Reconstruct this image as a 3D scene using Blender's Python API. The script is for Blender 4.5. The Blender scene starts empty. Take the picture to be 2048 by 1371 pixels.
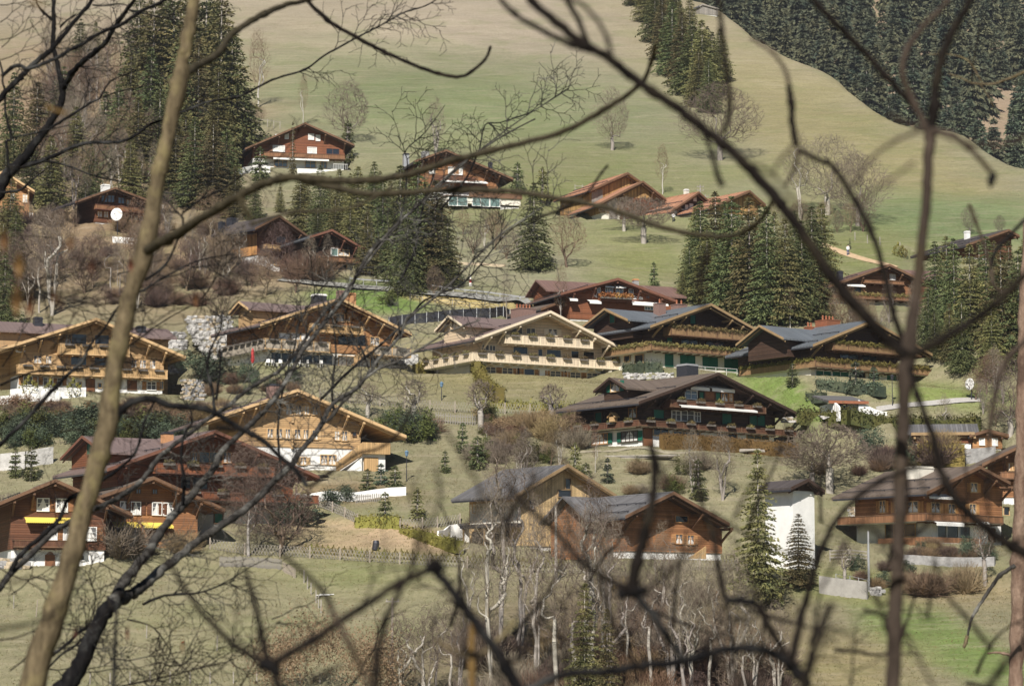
import bpy, math, random
import numpy as np
from mathutils import Vector

random.seed(11)
SC = bpy.context.scene
COL = SC.collection
R = math.radians

# ------------------------------------------------------------------ camera
FPX = 5689.0            # focal length in photograph pixels (100 mm on 36 mm, 2048 px wide)
PITCH = 0.11
CP, SP = math.cos(PITCH), math.sin(PITCH)
cam_d = bpy.data.cameras.new('camera'); cam = bpy.data.objects.new('camera', cam_d); COL.objects.link(cam)
cam_d.lens = 100.0; cam_d.sensor_width = 36.0
cam_d.clip_start = 0.3; cam_d.clip_end = 4000.0
cam.location = (0, 0, 0); cam.rotation_euler = (math.pi / 2 + PITCH, 0, 0)
cam_d.dof.use_dof = True; cam_d.dof.focus_distance = 330.0; cam_d.dof.aperture_fstop = 7.6
SC.camera = cam

# ------------------------------------------------------------------ sky, sun, exposure
SUN_AZ, SUN_EL = R(13), R(41)
sdir = Vector((-math.sin(SUN_AZ) * math.cos(SUN_EL), -math.cos(SUN_AZ) * math.cos(SUN_EL), math.sin(SUN_EL)))
world = bpy.data.worlds.new('World'); SC.world = world; world.use_nodes = True
wn = world.node_tree; wn.nodes.clear()
sky = wn.nodes.new('ShaderNodeTexSky'); sky.sky_type = 'NISHITA'; sky.sun_disc = False
sky.altitude = 1300.0; sky.dust_density = 0.3; sky.sun_elevation = SUN_EL; sky.sun_rotation = math.atan2(sdir.x, sdir.y)
bg = wn.nodes.new('ShaderNodeBackground'); bg.inputs['Strength'].default_value = 0.05
wo = wn.nodes.new('ShaderNodeOutputWorld')
wn.links.new(sky.outputs[0], bg.inputs[0]); wn.links.new(bg.outputs[0], wo.inputs[0])
sl = bpy.data.lights.new('sun', 'SUN'); sl.energy = 5.0; sl.angle = R(0.53); sl.color = (1.0, 0.945, 0.865)
sun = bpy.data.objects.new('sun', sl); COL.objects.link(sun); sun.location = (-60, -80, 200)
sun.rotation_euler = sdir.to_track_quat('Z', 'Y').to_euler()
SC.view_settings.view_transform = 'Standard'; SC.view_settings.look = 'None'
SC.view_settings.exposure = 0.36; SC.view_settings.gamma = 1.0; SC.view_settings.use_curve_mapping = False
SC.cycles.max_bounces = 5; SC.cycles.diffuse_bounces = 2; SC.cycles.transparent_max_bounces = 4
SC.cycles.caustics_reflective = False; SC.cycles.caustics_refractive = False

# ------------------------------------------------------------------ pixel <-> place
def ut(px, py):
    cx = (px - 1024.0) / FPX; cy = (685.5 - py) / FPX
    Y = CP - cy * SP; Z = SP + cy * CP
    return cx / Y, Z / Y
def at(px, py, D):
    u, t = ut(px, py); return Vector((D * u, D, D * t))
def proj(x, y, z):
    f = y * CP + z * SP; up = -y * SP + z * CP
    return 1024 + FPX * x / f, 685.5 - FPX * up / f

# ------------------------------------------------------------------ terrain
TAB = [(1500, 236), (1371, 255), (1280, 268), (1180, 285), (1100, 300), (1000, 318), (900, 335), (800, 352), (750, 362), (700, 376),
       (600, 405), (500, 440), (400, 485), (300, 545), (200, 610), (100, 680), (0, 760), (-60, 812), (-200, 940), (-400, 1180), (-560, 1500)]
TPY = np.array([a for a, b in TAB], float); TD = np.array([b for a, b in TAB], float)
_z = np.array([d * ut(1024, p)[1] for p, d in TAB])
_D = np.concatenate([[-200, -60, 0, 8, 30, 80, 140, 200], TD, [2400]])
_Z = np.concatenate([[60, 14, -1.7, -3, -9, -20, -22, -14.5], _z, [_z[-1] + 250]])
DD = np.arange(-200, 2400, 1.0)
ZZ = np.interp(DD, _D, _Z)
k = np.exp(-0.5 * (np.arange(-18, 19) / 6.0) ** 2); k /= k.sum()
ZZ = np.convolve(np.pad(ZZ, 18, 'edge'), k, 'valid')
ZZ = np.where((DD > -4) & (DD < 6), np.interp(DD, _D, _Z), ZZ)
SL = np.gradient(ZZ)
RPX = np.array([-4000, 1050, 1140, 1200, 1300, 1380, 1450, 1560, 1700, 1800, 1880, 1960, 2048, 2300, 3200])
RPY = np.array([-2000, -560, -330, -170, -50, 8, 45, 105, 195, 250, 283, 300, 335, 430, 760])
RD = np.interp(-RPY, -TPY, TD); RD[0] = 2300; RD[1] = 1900
PADS = []
BUMPS = [(-50, 299, 9, 7, 1.7), (-35, 312, 5, 10, 1.0), (62, 293, 16, 7, 1.8), (88, 268, 14, 14, -1.5), (-95, 470, 26, 20, 3.0)]
def hash_noise(x, y, s, seed):
    ph = seed * 1.7
    return (np.sin(x / s + ph) * np.cos(y / s * 1.3 - ph * .7) + .5 * np.sin(x / s * 2.3 - y / s * 1.1 + ph * 2) + .3 * np.cos(x / s * 3.9 + y / s * 4.3 + ph))
def G0(x, y):
    x = np.asarray(x, float); y = np.asarray(y, float)
    z0 = np.interp(y, DD, ZZ)
    px = 1024 + FPX * x / np.maximum(y, 50) * 0.995
    dr = np.interp(px, RPX, RD) + 8 * np.sin(px / 37.0)
    d = np.maximum(y - dr, 0); zr = np.interp(np.minimum(y, dr), DD, ZZ); s = np.interp(dr, DD, SL)
    dq = np.minimum(d, 62.0)
    near = zr + s * dq - .008 * dq * dq + (d - dq) * (s - .016 * 62)
    far = 52 + (y - 780) * .66 + 9 * np.sin(x / 46.0 + y / 90.0) + 4 * np.sin(x / 17.0)
    z = np.maximum(near, np.where(y > 640, far, -1e3))
    far_on = np.clip((y - 230) / 60, 0, 1)
    z = z + far_on * (0.55 * hash_noise(x, y, 21.0, 3) + 0.18 * hash_noise(x, y, 6.0, 8))
    for bx, by, sx, sy, h in BUMPS:
        z = z + h * np.exp(-((x - bx) / sx) ** 2 - ((y - by) / sy) ** 2)
    return z
def G(x, y):
    z = G0(x, y); x = np.asarray(x, float); y = np.asarray(y, float)
    for cx, cy, hw, hd, a, pz, fo in PADS:          # ground falls away before each front wall
        if hd < 5: continue
        lx = (x - cx) * math.cos(a) + (y - cy) * math.sin(a); ly = -(x - cx) * math.sin(a) + (y - cy) * math.cos(a)
        d = -hd - ly; side = np.clip(1 - np.maximum(np.maximum(lx - hw - 1, -lx - hw - 4), 0) / 6.0, 0, 1)
        w = side * np.clip((d + 1.8 * hd) / 3, 0, 1) * np.clip(1 - (d - 9) / 9.0, 0, 1); w = w * w * (3 - 2 * w)
        z = z * (1 - w) + np.minimum(z, pz - .16 * np.maximum(d, 0)) * w
    for cx, cy, hw, hd, a, pz, fo in PADS:
        lx = (x - cx) * math.cos(a) + (y - cy) * math.sin(a); ly = -(x - cx) * math.sin(a) + (y - cy) * math.cos(a)
        dx = np.maximum(np.abs(lx) - hw, 0); dy = np.maximum(np.abs(ly) - hd, 0)
        w = np.clip(1 - np.hypot(dx, dy) / fo, 0, 1); w = w * w * (3 - 2 * w)
        z = z * (1 - w) + pz * w
    return z
_MD = np.arange(225.0, 1500.0, 0.75)
def gp(px, py, fn=None, dmin=225.0):
    """where the ray through a pixel of the photograph meets the hillside"""
    fn = fn or G
    u, t = ut(px, py)
    md = _MD[_MD >= dmin]
    g = fn(u * md, md) - t * md
    i = np.argmax(g > 0)
    if i == 0: return Vector((u * md[0], md[0], float(fn(u * md[0], md[0]))))
    a, b = g[i - 1], g[i]; D = md[i - 1] + (md[i] - md[i - 1]) * (-a) / (b - a)
    return Vector((u * D, D, float(fn(u * D, D))))
def gz(x, y): return float(G(x, y))

# ------------------------------------------------------------------ materials
MATS = {}
def _nt(name, rough=0.8, metal=0.0, spec=0.3):
    m = bpy.data.materials.new(name); m.use_nodes = True; n = m.node_tree; n.nodes.clear()
    o = n.nodes.new('ShaderNodeOutputMaterial'); b = n.nodes.new('ShaderNodeBsdfPrincipled')
    b.inputs['Roughness'].default_value = rough; b.inputs['Metallic'].default_value = metal
    b.inputs['Specular IOR Level'].default_value = spec
    n.links.new(b.outputs[0], o.inputs[0]); MATS[name] = m
    return m, n, b
def ND(n, t, **k):
    x = n.nodes.new(t)
    for a, v in k.items(): setattr(x, a, v)
    return x
def math_n(n, op, a, b=None):
    x = ND(n, 'ShaderNodeMath', operation=op)
    for i, v in enumerate((a, b)):
        if v is None: continue
        if isinstance(v, (int, float)): x.inputs[i].default_value = v
        else: n.links.new(v, x.inputs[i])
    return x.outputs[0]
def mixc(n, fac, a, b, mode='MIX'):
    x = ND(n, 'ShaderNodeMix', data_type='RGBA', blend_type=mode)
    for i, v in ((0, fac), (6, a), (7, b)):
        if isinstance(v, (int, float)): x.inputs[i].default_value = v
        elif isinstance(v, tuple): x.inputs[i].default_value = (v[0], v[1], v[2], 1)
        else: n.links.new(v, x.inputs[i])
    return x.outputs[2]
def noise(n, vec, scale, detail=4, rough=.6, dist=0.0):
    x = ND(n, 'ShaderNodeTexNoise'); x.inputs['Scale'].default_value = scale; x.inputs['Detail'].default_value = detail
    x.inputs['Roughness'].default_value = rough; x.inputs['Distortion'].default_value = dist
    if vec is not None: n.links.new(vec, x.inputs['Vector'])
    return x.outputs['Fac']
def ramp(n, fac, lo, hi):
    x = ND(n, 'ShaderNodeMapRange'); n.links.new(fac, x.inputs[0]); x.inputs[1].default_value = lo; x.inputs[2].default_value = hi
    return x.outputs[0]
def bump(n, b, h, dist=.05, strength=.6):
    x = ND(n, 'ShaderNodeBump'); x.inputs['Strength'].default_value = strength; x.inputs['Distance'].default_value = dist
    n.links.new(h, x.inputs['Height']); n.links.new(x.outputs[0], b.inputs['Normal'])
def scaled(n, src, sx, sy, sz):
    m = ND(n, 'ShaderNodeMapping'); m.inputs['Scale'].default_value = (sx, sy, sz); n.links.new(src, m.inputs[0]); return m.outputs[0]

def mat_plain(name, c, var=.25, scale=3.0, rough=.8, c2=None, metal=0.0, bmp=0.0, spec=.3):
    m, n, b = _nt(name, rough, metal, spec)
    tc = ND(n, 'ShaderNodeTexCoord').outputs['Object']
    f = ramp(n, noise(n, tc, scale, 6, .65), .3, .7)
    c2 = c2 or tuple(v * (1 - var) for v in c)
    n.links.new(mixc(n, f, c2, tuple(min(.9, v * (1 + var * .6)) for v in c)), b.inputs['Base Color'])
    if bmp: bump(n, b, f, bmp)
    return m
def mat_boards(name, c, axis='Z', width=.2, var=.3, grain=.35, grey=None, greyamt=.3, rough=.75):
    """timber of single boards: axis is the one counted across the boards (Z = horizontal logs, H = upright boards)"""
    m, n, b = _nt(name, rough)
    tc = ND(n, 'ShaderNodeTexCoord').outputs['Object']
    s = ND(n, 'ShaderNodeSeparateXYZ'); n.links.new(tc, s.inputs[0])
    if axis == 'Z': c0 = s.outputs[2]
    elif axis == 'Y': c0 = s.outputs[1]
    elif axis == 'X': c0 = s.outputs[0]
    else: c0 = math_n(n, 'ADD', s.outputs[0], s.outputs[1])
    q = math_n(n, 'DIVIDE', c0, width); idx = math_n(n, 'FLOOR', q); fr = math_n(n, 'FRACT', q)
    wn_ = ND(n, 'ShaderNodeTexWhiteNoise', noise_dimensions='1D'); n.links.new(idx, wn_.inputs['W'])
    col = mixc(n, wn_.outputs[0], tuple(v * (1 - var) for v in c), tuple(min(.9, v * (1 + var * .7)) for v in c))
    if axis == 'Z': gv = scaled(n, tc, .7, .7, 9)
    elif axis == 'Y': gv = scaled(n, tc, .7, 9, .7)
    else: gv = scaled(n, tc, 9, 9, .7)
    g = ramp(n, noise(n, gv, 1.6, 5, .7), .3, .75)
    col = mixc(n, math_n(n, 'MULTIPLY', g, grain), col, tuple(v * .45 for v in c))
    st = ramp(n, noise(n, scaled(n, tc, .35, .35, .22), 1.0, 4, .6), .45, .7)
    col = mixc(n, math_n(n, 'MULTIPLY', st, greyamt), col, grey or tuple(v * .5 for v in c))
    wz = ramp(n, noise(n, scaled(n, tc, 1.1, 1.1, .18), 1.3, 6, .75), .48, .8); col = mixc(n, math_n(n, 'MULTIPLY', wz, .42), col, tuple(v * q for v, q in zip(c, (.3, .32, .38))))
    gap = math_n(n, 'LESS_THAN', fr, .1)
    col = mixc(n, math_n(n, 'MULTIPLY', gap, .75), col, tuple(v * .25 for v in c))
    n.links.new(col, b.inputs['Base Color'])
    bump(n, b, math_n(n, 'PINGPONG', fr, .5), .04, .8)
    return m
def mat_leaf(name, c, c2, rough=.7, tr=.0, sc=.55):
    m, n, b = _nt(name, rough, 0, .2)
    oi = ND(n, 'ShaderNodeObjectInfo'); tc = ND(n, 'ShaderNodeTexCoord').outputs['Object']
    f = ramp(n, noise(n, tc, sc, 5, .7), .35, .65)
    col = mixc(n, f, c, c2)
    r = math_n(n, 'ADD', math_n(n, 'MULTIPLY', oi.outputs['Random'], .6), .7)
    h = ND(n, 'ShaderNodeHueSaturation'); n.links.new(col, h.inputs['Color']); n.links.new(r, h.inputs['Value'])
    hu = math_n(n, 'ADD', math_n(n, 'MULTIPLY', oi.outputs['Random'], .05), .475); n.links.new(hu, h.inputs['Hue'])
    n.links.new(h.outputs[0], b.inputs['Base Color'])
    return m
def mat_glass(name, c, rough=.08):
    m, n, b = _nt(name, rough, 0, .8)
    b.inputs['Base Color'].default_value = (*c, 1)
    return m

# timber
mat_boards('timber_honey', (.58, .38, .19), 'Z', .24, .2, .3, (.30, .17, .08), .4)
mat_boards('timber_orange', (.48, .25, .11), 'Z', .24, .25, .35, (.24, .11, .05), .5)
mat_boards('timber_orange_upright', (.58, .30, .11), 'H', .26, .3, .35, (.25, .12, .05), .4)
mat_boards('timber_cream', (.68, .53, .37), 'Z', .4, .06, .1, (.55, .42, .26), .3)
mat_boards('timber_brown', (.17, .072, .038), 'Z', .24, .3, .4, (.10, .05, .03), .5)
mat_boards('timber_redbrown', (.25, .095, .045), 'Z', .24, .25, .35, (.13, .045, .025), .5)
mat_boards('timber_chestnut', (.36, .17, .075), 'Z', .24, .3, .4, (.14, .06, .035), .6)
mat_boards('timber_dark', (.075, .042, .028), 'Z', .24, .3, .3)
mat_boards('timber_yellow_upright', (.78, .55, .28), 'H', .22, .25, .35, (.3, .19, .1), .4)
mat_boards('rail_honey', (.62, .40, .19), 'H', .28, .2, .3)
mat_boards('rail_silver', (.50, .43, .34), 'H', .24, .2, .35)
mat_boards('rail_cream', (.76, .63, .46), 'H', .55, .06, .1, (.6, .47, .3), .2)
mat_boards('rail_tan', (.34, .21, .105), 'H', .2, .2, .3)
mat_boards('rail_brown', (.15, .07, .04), 'H', .2, .25, .35)
mat_boards('rail_red', (.28, .105, .05), 'H', .22, .25, .35)
mat_boards('rail_chestnut', (.30, .15, .075), 'H', .2, .3, .4)
mat_boards('board_grey', (.36, .33, .29), 'H', .16, .3, .4)
mat_boards('barn_board', (.50, .30, .12), 'H', .3, .5, .5, (.16, .09, .05), .8)
mat_boards('barn_grey', (.33, .31, .28), 'H', .3, .3, .5)
mat_plain('beam_honey', (.62, .42, .22), .15, 2); mat_plain('beam_cream', (.78, .66, .49), .08, 2)
mat_plain('beam_tan', (.34, .23, .12), .2, 2); mat_plain('beam_brown', (.17, .095, .055), .25, 2)
mat_plain('beam_dark', (.06, .036, .026), .25, 2); mat_plain('beam_red', (.19, .085, .055), .2, 2)
mat_plain('beam_orange', (.46, .24, .10), .2, 2)
# roofs: seams or tile rows are relief in the material, roof slabs and boards are geometry
def mat_roof(name, c, width=.55, axis='Y', var=.12, rough=.55, dark=.55):
    m, n, b = _nt(name, rough, 0, .35)
    tc = ND(n, 'ShaderNodeTexCoord').outputs['Object']
    s = ND(n, 'ShaderNodeSeparateXYZ'); n.links.new(tc, s.inputs[0])
    q = math_n(n, 'DIVIDE', s.outputs[1 if axis == 'Y' else 0], width); idx = math_n(n, 'FLOOR', q); fr = math_n(n, 'FRACT', q)
    w = ND(n, 'ShaderNodeTexWhiteNoise', noise_dimensions='1D'); n.links.new(idx, w.inputs['W'])
    col = mixc(n, w.outputs[0], tuple(v * (1 - var) for v in c), tuple(v * (1 + var) for v in c))
    st = ramp(n, noise(n, tc, .5, 6, .7), .4, .75)
    col = mixc(n, math_n(n, 'MULTIPLY', st, .35), col, tuple(v * .6 for v in c))
    ms = ramp(n, noise(n, tc, 1.1, 7, .8), .56, .72); col = mixc(n, math_n(n, 'MULTIPLY', ms, .35), col, tuple(min(.9, v * 1.45) for v in c))
    sk = ramp(n, noise(n, scaled(n, tc, .3, 2.5, .3), 1.0, 5, .7), .5, .75); col = mixc(n, math_n(n, 'MULTIPLY', sk, .4), col, tuple(v * .62 for v in c))
    gap = math_n(n, 'LESS_THAN', fr, .12); col = mixc(n, gap, col, tuple(v * dark for v in c))
    n.links.new(col, b.inputs['Base Color']); bump(n, b, math_n(n, 'LESS_THAN', fr, .12), .05, .8)
    return m
for ax, sfx in (('Y', ''), ('X', '_cross')):
    mat_roof('roof_brown' + sfx, (.20, .145, .13), .6, ax, .06, .5, .75)
    mat_roof('roof_grey' + sfx, (.15, .165, .18), .6, ax, .1, .42, .5)
    mat_roof('roof_umber' + sfx, (.15, .115, .09), .35, ax, .2, .7, .7)
    mat_roof('roof_dark' + sfx, (.085, .07, .065), .4, ax, .2, .6, .7)
    mat_roof('roof_rust' + sfx, (.19, .115, .095), .6, ax, .1, .6, .7)
    mat_roof('roof_tile' + sfx, (.44, .22, .13), .3, ax, .3, .8, .6)
    mat_roof('roof_slate' + sfx, (.145, .14, .14), .3, ax, .3, .7, .6)
mat_plain('render_white', (.82, .81, .78), .13, .6, .85); mat_plain('render_cream', (.76, .72, .62), .08, 1.0, .85)
mat_plain('render_grey', (.42, .40, .38), .12, 1.0, .85); mat_plain('concrete', (.36, .34, .31), .2, 1.5, .9)
mat_plain('awning_yellow', (.85, .66, .12), .05, 2); mat_plain('awning_white', (.82, .81, .78), .03, 2)
mat_plain('metal_dark', (.06, .06, .07), .2, 4, .4, None, .4); mat_plain('metal_pale', (.5, .5, .5), .1, 4, .4, None, .5)
mat_plain('copper', (.55, .22, .12), .15, 3, .35, None, .6); mat_plain('brick_red', (.24, .15, .125), .2, 5)
mat_plain('brick_orange', (.52, .27, .13), .2, 5); mat_plain('flashing_blue', (.30, .36, .42), .1, 2, .4)
mat_glass('glass_dark', (.018, .022, .03)); mat_glass('glass_blue', (.16, .22, .30), .15)
mat_glass('glass_green', (.16, .24, .22), .15)
mat_plain('curtain_white', (.72, .70, .66), .15, 9, .6); mat_plain('curtain_grey', (.13, .13, .135), .3, 9, .6)
mat_plain('paint_white', (.82, .81, .78), .04, 2); mat_plain('paint_green', (.02, .13, .085), .12, 2, .5)
mat_plain('paint_red', (.5, .05, .05), .15, 3, .6); mat_plain('paint_brown', (.22, .10, .05), .2, 2)
mat_plain('paint_black', (.02, .02, .022), .1, 2, .4)
mat_plain('pot_grey', (.16, .14, .12), .2, 3)
mat_plain('stone_white', (.56, .54, .51), .3, 1.6, .9, None, 0, .1); mat_plain('stone_tan', (.50, .41, .29), .3, 1.6, .9, None, 0, .1)
mat_plain('stone_grey', (.34, .33, .32), .3, 1.6, .9, None, 0, .1)
mat_plain('wood_weathered', (.34, .31, .27), .35, 3); mat_plain('wood_post', (.34, .29, .235), .3, 3)
mat_plain('skin', (.5, .3, .22), .05, 3); mat_plain('cloth_white', (.75, .75, .76), .05, 3); mat_plain('cloth_blue', (.06, .08, .2), .1, 3)
mat_plain('cloth_dark', (.04, .04, .05), .1, 3)
# plants
mat_leaf('needles', (.055, .075, .034), (.155, .16, .06)); mat_leaf('needles_brown', (.075, .085, .036), (.21, .175, .07))
mat_leaf('needles_far', (.045, .072, .052), (.19, .195, .105), sc=.09); mat_leaf('needles_blue', (.045, .065, .045), (.10, .12, .07))  # distance haze is put into the far needles' paler, bluer colour
mat_leaf('hedge_green', (.045, .060, .018), (.13, .13, .035)); mat_leaf('hedge_beech', (.15, .10, .03), (.21, .14, .05))
mat_leaf('hedge_olive', (.13, .12, .03), (.22, .19, .05)); mat_leaf('flowers_dry', (.10, .10, .04), (.25, .17, .07))
mat_leaf('flowers_orange', (.45, .22, .06), (.30, .16, .06)); mat_leaf('leaf_dead', (.15, .095, .06), (.24, .155, .10)); mat_leaf('leaf_dark', (.10, .045, .02), (.14, .07, .03))
mat_leaf('twigs_grey', (.17, .135, .102), (.28, .23, .175)); mat_leaf('twigs_brown', (.17, .115, .075), (.28, .19, .125))
mat_leaf('twigs_red', (.11, .075, .06), (.20, .145, .115)); mat_leaf('twigs_gold', (.22, .145, .08), (.32, .22, .13))
mat_leaf('bark_grey', (.26, .23, .20), (.44, .40, .35)); mat_leaf('bark_white', (.38, .35, .31), (.60, .57, .52))
mat_leaf('bark_brown', (.12, .085, .06), (.22, .16, .11)); mat_leaf('grass_blades', (.13, .15, .045), (.28, .23, .10))

# ------------------------------------------------------------------ mesh tools
class MB:
    def __init__(s): s.v = []; s.f = []; s.mi = []; s.cur = 0
    def box(s, x0, x1, y0, y1, z0, z1):
        i = len(s.v)
        s.v += [(x0, y0, z0), (x1, y0, z0), (x1, y1, z0), (x0, y1, z0), (x0, y0, z1), (x1, y0, z1), (x1, y1, z1), (x0, y1, z1)]
        for f in ((3, 2, 1, 0), (4, 5, 6, 7), (0, 1, 5, 4), (1, 2, 6, 5), (2, 3, 7, 6), (3, 0, 4, 7)):
            s.f.append(tuple(i + a for a in f)); s.mi.append(s.cur)
        return s
    def prism(s, pts, y0, y1, axis='y'):
        """pts: outline in (x,z) pushed along y, or (y,z) pushed along x"""
        i = len(s.v); n = len(pts)
        for yy in (y0, y1):
            for a, b in pts: s.v.append((a, yy, b) if axis == 'y' else (yy, a, b))
        s.f.append(tuple(range(i, i + n))); s.f.append(tuple(range(i + 2 * n - 1, i + n - 1, -1))); s.mi += [s.cur] * 2
        for j in range(n):
            k = (j + 1) % n; s.f.append((i + k, i + j, i + n + j, i + n + k)); s.mi.append(s.cur)
        return s
    def poly(s, pts):
        i = len(s.v); s.v += [tuple(p) for p in pts]; s.f.append(tuple(range(i, i + len(pts)))); s.mi.append(s.cur); return s
    def beam(s, p, q, w, h=None):
        p = Vector(p); q = Vector(q); d = (q - p).normalized(); h = h or w
        sd = d.cross(Vector((0, 0, 1)));
        if sd.length < .01: sd = Vector((1, 0, 0))
        sd.normalize(); up = sd.cross(d); i = len(s.v)
        for o in (p, q):
            for a, b in ((-1, -1), (1, -1), (1, 1), (-1, 1)): s.v.append(tuple(o + sd * a * w / 2 + up * b * h / 2))
        for f in ((0, 1, 2, 3), (7, 6, 5, 4), (0, 4, 5, 1), (1, 5, 6, 2), (2, 6, 7, 3), (3, 7, 4, 0)):
            s.f.append(tuple(i + a for a in f)); s.mi.append(s.cur)
        return s
    def tube(s, P, Rr, n=6, cap=True):
        i0 = len(s.v); P = [Vector(p) for p in P]; m = len(P)
        ref = Vector((.3, .9, .2)).normalized()
        for j in range(m):
            d = (P[min(j + 1, m - 1)] - P[max(j - 1, 0)])
            d = d.normalized() if d.length > 1e-9 else Vector((0, 0, 1))
            a = d.cross(ref)
            if a.length < .05: a = d.cross(Vector((1, 0, 0)))
            a.normalize(); b = d.cross(a)
            for k_ in range(n):
                t = 2 * math.pi * k_ / n; s.v.append(tuple(P[j] + (a * math.cos(t) + b * math.sin(t)) * Rr[j]))
        for j in range(m - 1):
            for k_ in range(n):
                l = (k_ + 1) % n; s.f.append((i0 + j * n + k_, i0 + j * n + l, i0 + (j + 1) * n + l, i0 + (j + 1) * n + k_)); s.mi.append(s.cur)
        if cap:
            s.f.append(tuple(i0 + k_ for k_ in range(n - 1, -1, -1))); s.f.append(tuple(i0 + (m - 1) * n + k_ for k_ in range(n))); s.mi += [s.cur] * 2
        return s
    def mesh(s, name, mats, smooth=False):
        me = bpy.data.meshes.new(name); me.from_pydata(s.v, [], s.f); me.update()
        for m in (mats if isinstance(mats, (list, tuple)) else [mats]): me.materials.append(MATS[m])
        if len(me.materials) > 1: me.polygons.foreach_set('material_index', s.mi)
        if smooth: me.polygons.foreach_set('use_smooth', [True] * len(me.polygons))
        return me
    def build(s, name, mats, parent=None, smooth=False, loc=None):
        o = bpy.data.objects.new(name, s.mesh(name, mats, smooth)); COL.objects.link(o)
        if parent is not None: o.parent = parent
        if loc is not None: o.location = loc
        return o
def tri_mesh(name, V, Fc, mat, smooth=False):
    me = bpy.data.meshes.new(name); V = np.asarray(V, np.float32); Fc = np.asarray(Fc, np.int32); k_ = Fc.shape[1]
    me.vertices.add(len(V)); me.vertices.foreach_set('co', V.ravel())
    me.loops.add(Fc.size); me.loops.foreach_set('vertex_index', Fc.ravel())
    me.polygons.add(len(Fc)); me.polygons.foreach_set('loop_start', np.arange(0, Fc.size, k_, dtype=np.int32))
    try: me.polygons.foreach_set('loop_total', np.full(len(Fc), k_, dtype=np.int32))
    except Exception: pass
    me.update(calc_edges=True); me.validate(); me.materials.append(MATS[mat])
    if smooth: me.polygons.foreach_set('use_smooth', [True] * len(me.polygons))
    return me
def add(name, me, parent=None, loc=None, rot=0, scale=None):
    o = bpy.data.objects.new(name, me); COL.objects.link(o)
    if parent is not None: o.parent = parent
    if loc is not None: o.location = loc
    if rot: o.rotation_euler = (0, 0, rot)
    if scale is not None: o.scale = scale if isinstance(scale, (tuple, list)) else (scale,) * 3
    return o
def tag(o, label=None, cat=None, group=None, kind=None):
    if label: o['label'] = label
    if cat: o['category'] = cat
    if group: o['group'] = group
    if kind: o['kind'] = kind
    return o
def empty(name, loc, rz=0):
    o = bpy.data.objects.new(name, None); COL.objects.link(o); o.location = loc; o.rotation_euler = (0, 0, rz)
    o.empty_display_size = .5; return o

# ------------------------------------------------------------------ houses
def clump_mesh(name, n, lx, ly, lz, s, mat, seed):
    g = np.random.RandomState(seed)
    c = (g.rand(n, 3) - [.5, .5, 0]) * [lx, ly, lz] * [1, 1, 1]; c[:, 2] *= (.55 + .45 * np.cos(c[:, 0] / lx * math.pi))
    V = c[:, None, :] + g.normal(size=(n, 3, 3)) * s
    return tri_mesh(name, V.reshape(-1, 3), np.arange(3 * n).reshape(-1, 3), mat)
PLANT = {'dry': [clump_mesh('plants', 150, 1.2, .4, .42, .085, 'flowers_dry', i) for i in range(3)],
         'orange': [clump_mesh('plants', 170, 1.3, .5, .7, .10, 'flowers_orange', i + 5) for i in range(3)]}
BOXM = {}
def box_mesh(w, mat):
    k = (w, mat)
    if k not in BOXM: BOXM[k] = MB().box(-w / 2, w / 2, -.17, .17, 0, .24).mesh('flower_box', mat)
    return BOXM[k]

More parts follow.
